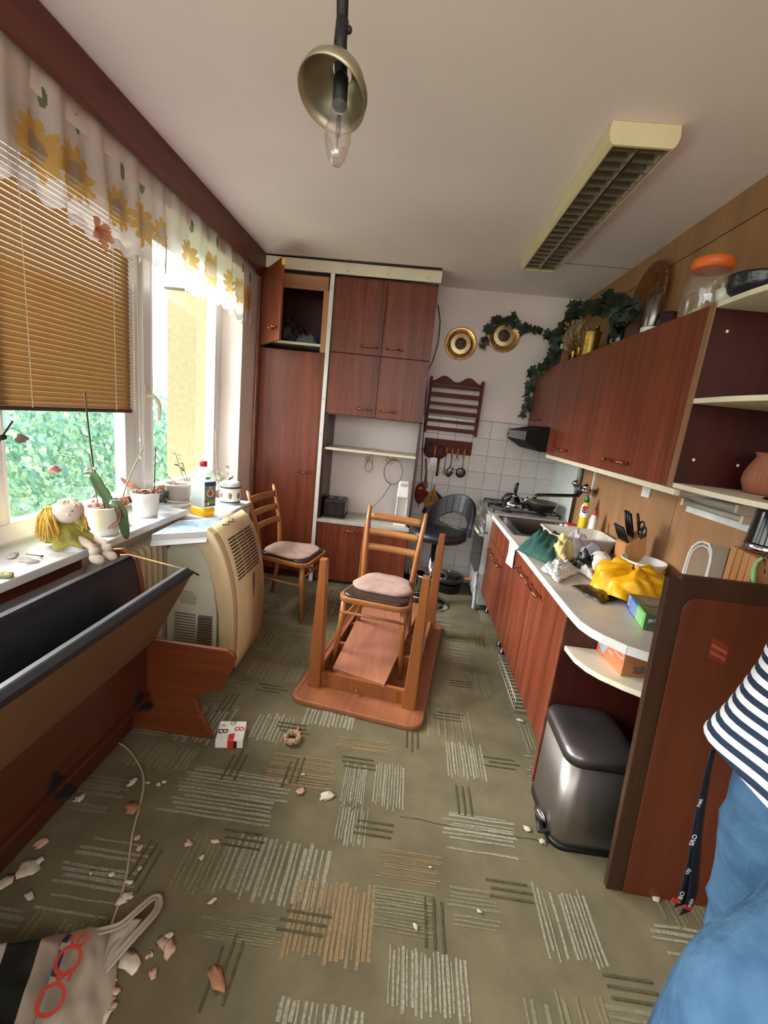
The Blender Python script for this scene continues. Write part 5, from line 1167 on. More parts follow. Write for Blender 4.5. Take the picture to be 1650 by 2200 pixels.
MB().lathe([(.0145, .194), (.014, .208), (.007, .216), (.006, .226)], (wx, wy, ZW), 16).build('cap', mat('red_orange_cap', (216, 64, 36), .4), wo)
q = P(1227, 1127, x=1.2); sd = thing('soap_dish', 'small white and red soap dish behind the tub', 'dish', (q.x, q.y, ZW))
MB().box(1.16, 1.24, q.y - .03, q.y + .03, ZW, ZW + .055).build('dish', WLB, sd, bev=.008); B(1.163, 1.237, q.y - .027, q.y + .027, ZW + .055, ZW + .068).build('sponge', REDI, sd, bev=.006)
q = P(1285, 1132, x=1.26); wt_ = thing('dark_sponge', 'dark scouring pad between white bottle and the tub', 'sponge', (1.255, q.y - .02, ZW)); MB().ell((1.255, q.y - .02, ZW + .022), (.035, .05, .022), 14, 8, bump=.5).build('pad', BLACKM, wt_)
tag(MB().tube([(1.285, 2.80, ZW + .004), (1.30, 2.83, ZW + .16)], [.006, .005], 8).build('wooden_stick', LIGHTW), 'wooden stick leaning on the wall behind the tub', 'stick')
# towels, bags, paper
TEAL = mat('dark_green_cloth', (44, 88, 80), .85, var=.16, vs=20, bump=.3, bs=200); PALEY = mat('pale_yellow_cloth', (228, 212, 146), .85, var=.1, vs=20, bump=.3, bs=200)
def drape(name, label, quad, h, m, seed, n=22, fold=.012, cat='cloth', z0=ZW):
    "cloth lying over a quad (pixel corners on the worktop) with folds and a raised middle"
    c = [P(u, v, z=z0 + h * .3) for u, v in quad]
    for p_ in c: p_.z = z0
    def fn(u, v):
        p = c[0].lerp(c[1], u).lerp(c[3].lerp(c[2], u), v); e_ = (16 * u * (1 - u) * v * (1 - v)) ** .6
        w = noise.noise(Vector((u * 4, v * 4, seed))); w2 = abs(noise.noise(Vector((u * 7 + 3, v * 3, seed * 2))))
        return p + Vector((.012 * noise.noise(Vector((u * 3, v * 3, seed + 5))), .012 * noise.noise(Vector((u * 3, v * 3, seed + 8))), .004 + e_ * h * (.75 + .5 * w) + fold * w2 * (.3 + e_)))
    return tag(MB().grid(fn, n, n).build(name, m, solid=.003), label, cat)
drape('cloth', 'dark green folded cloth hanging a corner over the worktop edge', [(1112, 1172), (1190, 1205), (1225, 1150), (1145, 1155)], .11, TEAL, 1, fold=.03)
drape('cloth', 'pale yellow crumpled cloth between green cloth and grey bag', [(1180, 1185), (1212, 1203), (1252, 1180), (1190, 1160)], .12, PALEY, 2, fold=.04)
drape('cloth', 'white crumpled cloth behind the yellow cloth by the tub', [(1205, 1175), (1250, 1200), (1275, 1172), (1222, 1152)], .13, mat('greyish_white_cloth', (206, 200, 204), .85, var=.08, vs=18), 3, fold=.04)
drape('dish_towel', 'white towel with dark green check lying at the worktop edge', [(1163, 1218), (1200, 1248), (1250, 1222), (1200, 1200)], .045, stripes('green_check', ((226, 224, 220), (92, 104, 98)), 'x', .018, .13, second=('y', .018, .13)), 4, 30, .03, 'towel')
drape('dish_towel', 'folded end of the checked towel pointing to the yellow bag', [(1240, 1222), (1275, 1248), (1283, 1238), (1250, 1212)], .03, stripes('green_check_b', ((222, 218, 210), (100, 108, 100)), 'y', .016, .14), 6, 14, .012, 'towel')
gc = P(1262, 1228, z=ZW); gb = thing('grey_plastic_bag', 'grey and black crumpled plastic bag beside the paper roll', 'bag', (gc.x, gc.y + .06, ZW))
m = MB(); m.grid(lambda u, v: (gc.x + .03 + .11 * (u - .5) + .02 * v, gc.y + .06 - .10 * (u - .5) + .03 * v, ZW + .004 + .13 * v * (.6 + .4 * math.sin(PI * u)) + .016 * noise.noise(Vector((u * 6, v * 6, 2)))), 14, 14); m.build('film', mat('grey_film', (96, 92, 98), .45, var=.12), gb, solid=.004)
m = crumple((gc.x + .01, gc.y + .03, ZW), (.07, .06, .07), 14, 9, .5, 3, 3); m.build('contents', mat('black_film', (22, 20, 20), .35), gb)
rc_ = P(1297, 1225, z=ZW + .04); rl = thing('paper_roll', 'white paper kitchen roll lying between grey bag and yellow bag', 'paper roll', (rc_.x, rc_.y, ZW))
Mr = Matrix.Translation((rc_.x, rc_.y, ZW + .052)) @ Vector((0, 0, 1)).rotation_difference(Vector((.25, 1, 0))).to_matrix().to_4x4()
m = MB(); m.lathe([(.02, 0), (.05, 0), (.051, .003), (.051, .20), (.05, .205), (.02, .205)], (0, 0, 0), 28, M=Mr, cap=False); m.build('roll', mat('paper', (222, 216, 210), .9, var=.03), rl)
MB().lathe([(.02, .001), (.02, .204), (.018, .204), (.018, .001)], (0, 0, 0), 20, M=Mr, cap=False).build('core', mat('card_core', (150, 124, 96), .9), rl)
wb_ = thing('white_bowl', 'white round bowl with dark remains standing behind the yellow bag', 'bowl', (1.19, 2.10, ZW))
MB().lathe([(.001, .0), (.055, 0), (.08, .03), (.096, .115), (.101, .13), (.096, .13), (.075, .03), (.05, .008), (.001, .008)], (1.185, 2.13, ZW), 36).build('bowl', WHITE, wb_)
MB().ell((1.185, 2.13, ZW + .055), (.06, .06, .018), 14, 8, bump=.5).build('remains', mat('dark_remains', (66, 40, 36), .7), wb_)
YBAG = mat('yellow_bag_plastic', (240, 176, 14), .42, var=.06, vs=10)
yb = thing('yellow_bag', 'bright yellow crumpled plastic bag on the worktop around the bowl', 'bag', (1.07, 1.96, ZW))
yc = [P(1292, 1262, z=ZW), P(1410, 1280, z=ZW)]
def ybf(u, v):
    a = 2 * PI * u; ct_, st_ = math.cos(a), math.sin(a); base = Vector((1.065, 1.965, ZW))
    r_ = (.16 + .025 * noise.noise(Vector((ct_ * 2, st_ * 2, 4)))); sh = math.sin(v * PI / 2)
    h = (math.cos(v * PI / 2)) ** .8
    fr = .035 * abs(noise.noise(Vector((ct_ * 2.2, st_ * 2.2, v * 2.4)))) + .007 * noise.noise(Vector((ct_ * 5, st_ * 5, v * 4 + 3)))
    return base + Vector((ct_ * r_ * (sh * .95 + .05) * 1.0 + fr * ct_, st_ * r_ * (sh * .95 + .05) * .95 + fr * st_, .003 + h * .125 * (1 + .35 * noise.noise(Vector((ct_, st_, 7)))) + fr))
MB().grid(ybf, 64, 22).build('film', YBAG, yb)
q = [P(1299, 1184, z=.935), P(1318, 1225, z=.90), P(1345, 1245, z=.885), P(1420, 1215, z=.915), P(1432, 1228, z=.91)]
def yfl(u, v):
    k = u * 4; i = min(int(k), 3); t_ = q[i].lerp(q[i + 1], k - i); b_ = Vector((1.0 + .2 * u, 1.98 - .06 * math.sin(PI * u), ZW + .02)); p = t_.lerp(b_, v)
    return p + Vector((-.03 * math.sin(PI * v), -.03 * math.sin(PI * v), .012 * noise.noise(Vector((u * 6, v * 4, 1)))))
MB().grid(yfl, 30, 12).build('rim_fold', YBAG, yb, solid=.002)
DKF = mat('olive_black_film', (52, 42, 20), .3, var=.25, vs=12)
drape('folded_black_bag', 'thin dark folded bin bag lying flat in front of the yellow bag', [(1228, 1258), (1292, 1296), (1338, 1285), (1296, 1252)], .018, DKF, 8, 20, .01, 'bag')
# blue and green box
def carton(name, label, A_, B_, dep, h, mats, z0):
    A_ = Vector(A_); B_ = Vector(B_); A_.z = B_.z = z0; d = (B_ - A_); n_ = Vector((-d.y, d.x, 0)).normalized(); n_ = n_ if n_.x > 0 else -n_
    t = thing(name, label, 'box', A_); Z_ = Vector((0, 0, h)); c = [A_, B_, B_ + n_ * dep, A_ + n_ * dep]
    MB().hexa(c, [p + Z_ for p in c]).build('carton', mats[0], t, bev=.002)
    return t, A_, d, n_, Z_
GRN = mat('box_grey_green', (86, 100, 72), .45, var=.3, vs=16); BLU = mat('box_blue', (30, 92, 176), .4, var=.05); LGR = mat('box_light_green', (96, 190, 88), .4, var=.05)
a_, b_ = P(1346, 1304, z=ZW), P(1381, 1352, z=ZW)
bx_, A_, d_, n_, Z_ = carton('glove_box', 'blue and green printed carton lying on the rounded worktop end', a_, b_, .24, .062, [GRN], ZW)
e_ = -n_ * .0012
m = MB(); m.add([A_ + e_, A_ + d_ * .55 + e_, A_ + d_ * .55 + Z_ + e_, A_ + Z_ + e_], [(0, 1, 2, 3)], 0); m.add([A_ + d_ * .55 + e_, A_ + d_ + e_, A_ + d_ + Z_ + e_, A_ + d_ * .55 + Z_ + e_], [(0, 1, 2, 3)], 1)
e2 = -n_ * .002
for i in range(6):
    z = .12 + i * .13; m.add([A_ + d_ * .2 + Z_ * z + e2, A_ + d_ * .9 + Z_ * z + e2, A_ + d_ * .9 + Z_ * (z + .035) + e2, A_ + d_ * .2 + Z_ * (z + .035) + e2], [(0, 1, 2, 3)], 2)
for (s0, s1, z0_, z1_) in ((.05, .16, .3, .36), (.05, .16, .86, .92), (.05, .075, .3, .92), (.135, .16, .3, .92)): m.add([A_ + d_ * s0 + Z_ * z0_ + e2, A_ + d_ * s1 + Z_ * z0_ + e2, A_ + d_ * s1 + Z_ * z1_ + e2, A_ + d_ * s0 + Z_ * z1_ + e2], [(0, 1, 2, 3)], 2)
m.build('end_print', [BLU, LGR, WINK], bx_)
m = MB(); t0 = A_ + Z_ * 1.02
m.add([t0 + d_ * .1 + n_ * .02, t0 + d_ * .55 + n_ * .02, t0 + d_ * .5 + n_ * .2, t0 + d_ * .1 + n_ * .2], [(0, 1, 2, 3)], 0); m.add([t0 + d_ * .25 + n_ * .12, t0 + d_ * .4 + n_ * .12, t0 + d_ * .4 + n_ * .16, t0 + d_ * .25 + n_ * .16], [(0, 1, 2, 3)], 1); m.build('top_print', [mat('box_brownish', (120, 112, 100), .4, var=.3, vs=30), WINK], bx_)
s0 = A_ + d_ * 1.004; nn = d_.normalized()
m = MB(); m.add([s0 + n_ * .01 + Z_ * .5, s0 + n_ * .085 + Z_ * .78, s0 + n_ * .085 + Z_ * .98, s0 + n_ * .01 + Z_ * .7], [(0, 1, 2, 3)]); m.build('side_band', mat('grey_band', (170, 172, 166), .45), bx_)
text('Freeme', s0 + n_ * .048 + Z_ * .74 + nn * .0008, nn, n_ * -.28 * .062 / .075 + Vector((0, 0, 1)), .016, mat('dark_ink', (30, 34, 32), .5), bx_)
# orange box on the lower shelf
a_, b_ = P(1281, 1393, z=.666), P(1334, 1452, z=.666)
zs_ = .666
OR = mat('box_orange', (228, 122, 84), .45, var=.04); KR = mat('box_kraft', (172, 116, 74), .7, var=.05)
bx_, A_, d_, n_, Z_ = carton('orange_box', 'orange carton with white print on the lower rounded shelf', a_, b_, .17, .098, [KR], zs_)
e_ = -n_ * .0012; e2 = -n_ * .002
m = MB(); m.add([A_ + e_, A_ + d_ + e_, A_ + d_ + Z_ + e_, A_ + Z_ + e_], [(0, 1, 2, 3)], 0)
m.add([A_ + d_ * .04 + Z_ * .3 + e2, A_ + d_ * .3 + Z_ * .1 + e2, A_ + d_ * .4 + Z_ * .5 + e2, A_ + d_ * .42 + Z_ + e2, A_ + d_ * .04 + Z_ + e2], [(0, 1, 2, 3, 4)], 1)
for (x0, x1, z0_, z1_) in ((.66, .95, .80, .83), (.66, .95, .60, .63), (.66, .675, .60, .83), (.935, .95, .60, .83), (.45, .6, .45, .47), (.45, .62, .38, .4)): m.add([A_ + d_ * x0 + Z_ * z0_ + e2, A_ + d_ * x1 + Z_ * z0_ + e2, A_ + d_ * x1 + Z_ * z1_ + e2, A_ + d_ * x0 + Z_ * z1_ + e2], [(0, 1, 2, 3)], 2)
disc(m, A_ + d_ * .2 + Z_ * .7 - n_ * .0026, -n_, .02, 3); m.build('front_print', [OR, mat('pale_blue', (176, 194, 214), .5), WINK, mat('grey_ring', (96, 112, 130), .5)], bx_)
s0 = A_ + d_ * 1.004; m = MB()
for k in range(2): m.add([s0 + n_ * (.04 + k * .045) + Z_ * .15, s0 + n_ * (.078 + k * .045) + Z_ * .15, s0 + n_ * (.078 + k * .045) + Z_ * .45, s0 + n_ * (.04 + k * .045) + Z_ * .45], [(0, 1, 2, 3)])
m.build('info_print', mat('grey_print', (118, 92, 70), .6, var=.3, vs=120), bx_)
# paper note on the cabinet door
p_ = [P(1095, 1162, x=.708), P(1109, 1172, x=.708), P(1104, 1196, x=.706), P(1100, 1221, x=.7), P(1086, 1208, x=.70), P(1092, 1186, x=.706)]
tag(MB().add(p_, [(0, 1, 2, 5), (5, 2, 3, 4)]).build('paper_note', mat('white_paper', (232, 230, 228), .8, var=.02), solid=.0012), 'white paper sheet hanging over the cabinet front below green cloth', 'paper')
# bread bin, boards box, kettle, peeler
bb = thing('bread_bin', 'clear arched plastic bread bin with white rim behind the leaning board', 'bread bin', (1.13, 1.66, ZW))
bx0 = 1.10
pa_ = [P(u, v, x=bx0) for u, v in [(1462, 1250), (1470, 1222), (1480, 1190), (1488, 1175), (1500, 1166), (1512, 1164), (1524, 1170), (1529, 1185), (1527, 1205), (1520, 1236), (1516, 1252)]]
ext = [pa_[0] + (pa_[0] - pa_[1]).normalized() * .0]
base0 = Vector((bx0, pa_[0].y + .01, ZW)); base1 = Vector((bx0, pa_[-1].y - .01, ZW)); arch = [base0] + pa_ + [base1]
MB().tube(arch, .0045, 8).tube([p + (Vector((bx0, 1.60, 1.02)) - p).normalized() * .014 for p in arch[1:-1]], .0028, 6).build('rim', WHITE, bb)
m = MB(); n = len(arch); dv = Vector((.17, -.02, -.02)); vs = arch + [p + dv for p in arch]; m.add(vs, [(i, i + 1, n + i + 1, n + i) for i in range(n - 1)], 0, True); m.build('hood', clear_glass('frosted_hood', (.84, .82, .78), .1, .3), bb)
m = MB(); m.add([p + dv for p in arch], [tuple(range(n))]); m.build('back', clear_glass('frosted_back', (.84, .82, .78), .05, .2), bb)
B(bx0 + .005, bx0 + .16, 1.55, 1.70, ZW, ZW + .2).build('base', WHITE, bb, bev=.01)
wx_ = thing('wooden_boards_box', 'box of upright light wooden boards with dark gaps under black kettle', 'box', (1.15, 1.43, ZW))
for i in range(4):
    a_ = P(1571 + i * 14.2, 1169 + i * 4.2, x=1.09); y0 = a_.y
    B(1.09, 1.285, y0 - .027, y0 - .003, ZW, 1.203 - i * .002).build('board', LIGHTW, wx_, bev=.002)
B(1.10, 1.28, 1.375, 1.50, ZW, 1.19).build('core', mat('dark_core', (56, 34, 20), .8), wx_)
ek = thing('electric_kettle', 'black electric kettle with chrome ring standing on the wooden box', 'kettle', (1.16, 1.395, 1.205))
ex, ey = 1.17, 1.43
MB().lathe([(.07, .012), (.068, .03), (.062, .11), (.058, .16), (.05, .172), (.02, .178), (.001, .179)], (ex, ey, 1.205), 36).build('body', mat('glossy_black', (16, 15, 16), .12, coat=.5), ek)
MB().lathe([(.07, 0), (.0725, .004), (.0725, .02), (.07, .024)], (ex, ey, 1.205), 36).build('ring', CHROME, ek)
MB().tube([(ex + .05, ey - .03, 1.37), (ex + .06, ey - .08, 1.37), (ex + .06, ey - .10, 1.33), (ex + .055, ey - .085, 1.26), (ex + .04, ey - .05, 1.235)], [.012, .013, .012, .011, .01], 10).build('handle', BLACKP, ek)
q = P(1628, 1225, x=1.085); pe = thing('peeler', 'light green handled peeler hanging at the side of wooden box', 'peeler', q)
GR = mat('pastel_green', (164, 206, 130), .45)
pk = [P(u, v, x=1.085) for u, v in [(1640, 1198), (1628, 1205), (1620, 1222), (1618, 1245), (1622, 1262)]]
MB().tube(pk, [.006, .010, .012, .011, .009], 10, flat=.6).build('handle', GR, pe)
MB().tube([P(1640, 1198, x=1.085), P(1642, 1193, x=1.085), P(1646, 1200, x=1.085), P(1640, 1204, x=1.085)], .003, 6).tube([P(1644, 1205, x=1.085), P(1643, 1232, x=1.085)], .004, 6, flat=.4).build('blade', STEEL, pe)
# ------------------------------------------------------------------ on the corner shelf and on top of the cabinets
CLAY = mat('terracotta', (146, 88, 62), .8, var=.12, vs=14, bump=.2)
cp_ = Vector((1.225, 1.60, 1.371)); cpp = thing('clay_pot', 'brown clay pot with scratched motif on the bottom corner shelf', 'pot', cp_)
MB().lathe([(.04, 0), (.052, .006), (.066, .04), (.064, .07), (.05, .105), (.04, .125), (.042, .135), (.047, .14), (.044, .143), (.036, .138), (.034, .12)], cp_, 36).build('body', CLAY, cpp)
for k in range(3):
    pts = []
    for i in range(6):
        a = 3.6 + k * .22 + .05 * math.sin(i * 2 + k); z = .045 + i * .009; r_ = .0672 - max(0, z - .06) * .32; pts.append(cp_ + Vector((math.cos(a) * r_, math.sin(a) * r_, z)))
    MB().tube(pts, .0012, 5).build('scratched_motif', mat('lighter_clay%d' % k, (186, 132, 96), .8), cpp)
q = P(1565, 632, x=1.13); q = P(1570, 640, z=2.03); q.z = 2.004; t = thing('small_white_bowl', 'small white bowl on the top corner shelf beside dark dish', 'bowl', q)
MB().lathe([(.001, 0), (.03, 0), (.044, .02), (.05, .05), (.047, .05), (.04, .02), (.001, .006)], q, 28).build('bowl', WHITE, t)
q = P(1622, 612, z=2.04); q.z = 2.004; t = thing('dark_ribbed_dish', 'dark glazed ribbed dish on the top corner shelf at the right edge', 'dish', q)
MB().lathe([(.001, 0), (.05, 0), (.07, .015), (.078, .035), (.075, .055), (.078, .062), (.07, .06), (.06, .02), (.001, .01)], q, 32).build('dish', mat('dark_glaze', (32, 32, 42), .2, var=.3, vs=50, bump=.4, bs=120), t)
ZT = 2.001
jq = Vector((1.15, 2.09, ZT)); jr = thing('glass_jar', 'big clear glass jar with orange plastic lid on the wall cabinet', 'jar', jq)
JG = clear_glass('jar_glass', (.95, .92, .86), .10, .06)
MB().lathe([(.001, .004), (.075, .003), (.085, .012), (.087, .14), (.085, .195), (.07, .222), (.062, .238)], jq, 36).build('jar', JG, jr)
MB().lathe([(.066, .226), (.075, .23), (.077, .262), (.072, .269), (.05, .271), (.001, .27)], jq, 36).build('lid', mat('orange_lid', (232, 108, 40), .4), jr)
def onto(name, label, cat, x, u, v=700):
    q = P(u, v, x=x); c = Vector((x, q.y, ZT)); return thing(name, label, cat, c), c
t, c = onto('dark_pot', 'small dark brown ceramic pot left of the glass jar', 'pot', 1.10, 1437, 690)
MB().lathe([(.001, 0), (.035, 0), (.05, .03), (.045, .06), (.032, .08), (.036, .092), (.03, .092), (.026, .08)], c, 28).build('pot', mat('dark_brown_glaze', (44, 30, 34), .3), t)
t, c = onto('steel_canister', 'tall steel canister on a white base on top of cabinets', 'canister', 1.06, 1397, 705)
MB().lathe([(.04, .0), (.042, .035), (.036, .04)], c, 24).build('base', WHITE, t); MB().lathe([(.037, .04), (.038, .042), (.038, .18), (.036, .182), (.034, .18), (.034, .15)], c, 30).build('body', STEEL, t)
wq = P(1385, 612, x=1.27); t = thing('wicker_plate', 'round brown wicker plate hanging on the wood wall above the cabinets', 'plate', wq)
WIC = mat('wicker_brown', (128, 78, 36), .8, var=.3, vs=60, bump=.6, bs=120)
Mw = Matrix.Translation((1.30, wq.y - .07, 2.33)) @ Euler((0, math.radians(-88), 0)).to_matrix().to_4x4() @ Matrix.Scale(1.12, 4)
MB().lathe([(.001, 0), (.08, .002), (.12, .014), (.17, .03), (.178, .03), (.18, .024), (.12, .006), (.08, -.006), (.001, -.008)], (0, 0, 0), 40, M=Mw).build('woven_disc', WIC, t)
for k in range(5): MB().tube([Mw @ Vector(((.09 + .02 * k) * math.cos(a), (.09 + .02 * k) * math.sin(a), .008 + .0055 * k + .003 * math.sin(a * 24))) for a in [i * 2 * PI / 96 for i in range(96)]], .004, 5, closed=True).build('braid', WIC, t)
t, c = onto('dark_vase', 'black glazed vase with ivy leaves spilling over the cabinets', 'vase', 1.10, 1330, 720)
VASE = c
MB().lathe([(.001, 0), (.05, 0), (.062, .04), (.066, .08), (.05, .13), (.03, .16), (.034, .18), (.028, .18), (.024, .16)], c, 32).build('vase', mat('black_glaze', (14, 16, 20), .12), t)
t, c = onto('brown_jar', 'brown lidded jar between black vase and steel canister', 'jar', 1.14, 1365, 705)
MB().lathe([(.001, 0), (.045, 0), (.05, .02), (.05, .11), (.04, .13), (.04, .14), (.012, .15), (.001, .155)], c, 28).build('jar', mat('reddish_brown_glaze', (74, 44, 38), .35), t)
t, c = onto('pale_wooden_plate', 'pale round wooden plate standing behind the brass mortar', 'plate', 1.25, 1295, 715)
MB().lathe([(.001, 0), (.09, 0), (.095, .006), (.09, .012), (.001, .012)], (1.27, c.y, ZT + .1), 32, M=Euler((0, math.radians(-76), 0)).to_matrix().to_4x4()).build('disc', mat('pale_wood', (150, 108, 60), .6, var=.2), t)
t, c = onto('brass_mortar', 'engraved brass cylinder mortar on top of the wall cabinet', 'mortar', 1.06, 1266, 750)
MB().lathe([(.001, 0), (.048, 0), (.05, .004), (.052, .08), (.056, .15), (.06, .156), (.054, .156), (.05, .14)], c, 32).build('body', mat('engraved_brass', (170, 138, 70), .3, .9, var=.2, vs=40, bump=.4, bs=200), t)
MB().tube([c + Vector((0, 0, .03)), c + Vector((.02, -.02, .18))], [.012, .014], 8).ell(c + Vector((.02, -.02, .185)), (.016, .016, .012), 10, 6).build('pestle', BRASS, t)
t, c = onto('dried_flowers', 'bunch of dried golden flowers in a dark holder above cabinets', 'flowers', 1.08, 1230, 760)
MB().lathe([(.001, 0), (.035, 0), (.03, .05), (.035, .07)], c, 20).build('holder', BLACKM, t)
fb = MB(); fs_ = MB()
for i in range(70):
    a, r_, h_ = rr.uniform(0, 6.3), rr.uniform(.02, .1), rr.uniform(.14, .30); tip = c + Vector((math.cos(a) * r_, math.sin(a) * r_, h_)); fs_.tube([c + Vector((0, 0, .05)), c + Vector((math.cos(a) * r_ * .4, math.sin(a) * r_ * .4, h_ * .6)), tip], .0012, 4)
    fb.ell(tip, (.008, .008, .012), 6, 5, bump=.6, seed=i)
stuff(fs_.build('stems', mat('straw', (122, 96, 54), .9), t)); stuff(fb.build('blossoms', mat('dry_gold', (170, 136, 80), .9, var=.25, vs=50), t))
for u, x, h, r_, nm, lab, mm in ((1213, 1.03, .085, .022, 'terracotta_figure', 'small square terracotta holder near the ivy on the cabinet', CLAY), (1230, 1.03, .075, .02, 'brass_cup', 'small brass cup left of the brass mortar', BRASS), (1241, 1.04, .095, .018, 'brass_candlestick', 'small brass candlestick touching the brass mortar', BRASS)):
    t, c = onto(nm, lab, nm.split('_')[-1], x, u, 770)
    if nm == 'terracotta_figure': MB().box(c.x - r_, c.x + r_, c.y - r_, c.y + r_, ZT, ZT + h).box(c.x - r_ * 1.2, c.x + r_ * 1.2, c.y - r_ * 1.2, c.y + r_ * 1.2, ZT + h, ZT + h + .012).build('body', mm, t, bev=.002)
    else: MB().lathe([(.001, 0), (r_, 0), (r_ * .9, .01), (r_ * .6, .02), (r_ * .65, h * .6), (r_, h * .8), (r_ * .9, h), (.001, h)], c, 20).build('body', mm, t)
t, c = onto('brown_bottle', 'brown glass bottle at the far end of cabinets behind ivy', 'bottle', 1.05, 1190, 775)
MB().lathe([(.001, 0), (.034, 0), (.036, .01), (.036, .12), (.015, .16), (.014, .2), (.016, .21), (.001, .21)], c, 24).build('body', mat('brown_glass', (76, 44, 24), .15), t); MB().lathe([(.037, .03), (.037, .09)], c, 24, cap=False).build('label', mat('dull_label', (126, 110, 84), .7), t)
t, c = onto('dark_bottle', 'dark bottle with pale neck beside the terracotta holder', 'bottle', 1.05, 1203, 770)
MB().lathe([(.001, 0), (.028, 0), (.03, .01), (.03, .10), (.012, .14)], c, 20).build('body', BLACKP, t); MB().lathe([(.013, .138), (.012, .175), (.001, .176)], c, 14).build('neck', CREAM, t)
# ------------------------------------------------------------------ ivy
IVY = mat('ivy_leaf', (36, 52, 34), .5, var=.3, vs=30); VINE = mat('ivy_vine', (50, 48, 34), .8)
LOBE = [(0, 0), (.30, -.22), (.52, -.05), (.34, .16), (.62, .42), (.26, .46), (0, 1.0), (-.26, .46), (-.62, .42), (-.34, .16), (-.52, -.05), (-.30, -.22)]
ivl = None
def ivy(label, paths, loc, per, nrm, group=None, jit=.02, size=(.05, .075)):
    global ivl
    t = thing('ivy_garland', label, 'ivy', loc)
    for pts in paths: MB().tube(pts, .003, 5).build('vine', VINE, t)
    for pts in paths:
        for i in range(len(pts) - 1):
            L = (pts[i + 1] - pts[i]).length; k = max(1, int(L / per))
            for j in range(k):
                b = pts[i].lerp(pts[i + 1], (j + rr.random()) / k) + Vector((rr.uniform(-1, 1), rr.uniform(-1, 1), rr.uniform(-1, 1))) * jit
                if b.y > 4.045: b.y = 4.045
                if b.x > 1.29: b.x = 1.29
                s = rr.uniform(*size); n_ = (Vector(nrm) + Vector((rr.gauss(0, .4), rr.gauss(0, .4), rr.gauss(0, .4)))).normalized()
                dn = Vector((rr.gauss(0, .7), rr.gauss(0, .5), -.6)); dn = (dn - n_ * dn.dot(n_)).normalized(); x_ = dn.cross(n_)
                M = Matrix.Translation(b) @ Matrix(((x_.x, dn.x, n_.x, 0), (x_.y, dn.y, n_.y, 0), (x_.z, dn.z, n_.z, 0), (0, 0, 0, 1))) @ Matrix.Scale(s, 4)
                if ivl is None:
                    m = MB(); m.add([(0, .3, .0)] + [(x, y, -.12 * abs(x) * 1.6 + .05 * math.sin(y * 5)) for x, y in LOBE], [(0, q + 1, (q + 1) % 12 + 1) for q in range(12)], 0, True); o = ivl = m.build('leaf', IVY, None); o.parent = t
                else: o = inst(ivl, M); o.parent = t
                o.matrix_parent_inverse = base_matrix(t).inverted(); o.matrix_basis = M
wl_ = [P(u, v, y=4.04) for u, v in [(1028, 738), (1042, 728), (1052, 700), (1068, 688), (1092, 684), (1112, 695), (1135, 706), (1165, 710)]]
ivy('dark ivy garland on the back wall draped over the right decorative plate', [wl_, [wl_[3], P(1110, 676, y=4.04)], [wl_[5], P(1125, 712, y=4.04)]], wl_[3], .022, (0, -1, .1))
cw = [P(1168, 712, y=4.03), P(1190, 718, y=3.98), P(1198, 735, x=1.06), P(1190, 760, x=1.0), P(1175, 785, x=.975), P(1150, 800, x=.965), P(1142, 820, x=.96), P(1137, 850, x=.955), P(1131, 888, x=.955)]
c2w = [P(1195, 722, y=3.95), P(1215, 690, x=1.15), P(1225, 665, x=1.2), P(1242, 648, x=1.24)]
ivy('dark ivy garland falling along the far corner of the wall cabinets', [cw, c2w, [P(1220, 680, x=1.16), P(1240, 660, x=1.2), P(1262, 655, x=1.22)]], cw[4], .016, (-.5, -1, .1), jit=.026)
vz = VASE + Vector((0, 0, .18))
ivy('dark bushy ivy growing over the black vase on the cabinets', [[vz, P(1320, 640, x=1.13), P(1290, 655, x=1.15), P(1262, 660, x=1.17)], [vz, P(1345, 648, x=1.13), P(1362, 655, x=1.12)], [vz, P(1330, 670, x=1.07), P(1340, 690, x=1.06)], [vz, P(1310, 650, x=1.13), P(1325, 632, x=1.16)]], vz, .011, (-.4, -.9, .4), jit=.03)
# ------------------------------------------------------------------ on the back wall
for (u, v), lab in (((990, 738), 'round brass wall plate with dark centre, left of the ivy'), ((1083, 721), 'round brass wall plate with dark centre, under the ivy')):
    q = P(u, v, y=4.075); t = thing('wall_plate', lab, 'plate', q, group=None); Mx = Matrix.Translation((q.x, 4.09, q.z)) @ Euler((PI / 2, 0, 0)).to_matrix().to_4x4()
    MB().lathe([(.085, .004), (.09, .012), (.128, .018), (.135, .018), (.136, .012), (.085, .002)], (0, 0, 0), 44, M=Mx).build('rim', mat('engraved_plate_brass', (196, 152, 92), .28, .85, var=.2, vs=25), t)
    MB().lathe([(.05, .007), (.088, .004)], (0, 0, 0), 40, M=Mx, cap=False).build('inner_ring', mat('pale_brass_ring', (206, 180, 136), .35, .7, var=.15, vs=30), t); MB().lathe([(.001, .009), (.045, .009), (.052, .0055)], (0, 0, 0), 32, M=Mx).build('medallion', mat('dark_medallion', (92, 68, 48), .5, .5, var=.4, vs=60, bump=.6, bs=100), t)
RKW = mat('dark_red_wood', (96, 40, 24), .55, var=.15, vs=20, spec=.25)
q0, q1 = P(925, 812, y=4.03), P(1040, 826, y=4.03); rx0, rx1 = q0.x, q1.x
zt = P(985, 820, y=4.03).z; zb = P(1020, 936, y=4.03).z
rk = thing('spice_rack', 'dark red wooden wall rack with wavy top and empty shelves', 'rack', ((rx0 + rx1) / 2, 4.05, zb))
for x in (rx0, rx1 - .02): B(x, x + .02, 3.99, 4.076, zb - .01, zt + .02).build('side', RKW, rk, bev=.003)
wv = [(rx0 + .02, zt - .03)] + [(rx0 + .02 + (rx1 - rx0 - .04) * i / 40, zt + .018 + .024 * math.cos(i / 40 * 4 * PI + PI)) for i in range(41)] + [(rx1 - .02, zt - .03)]
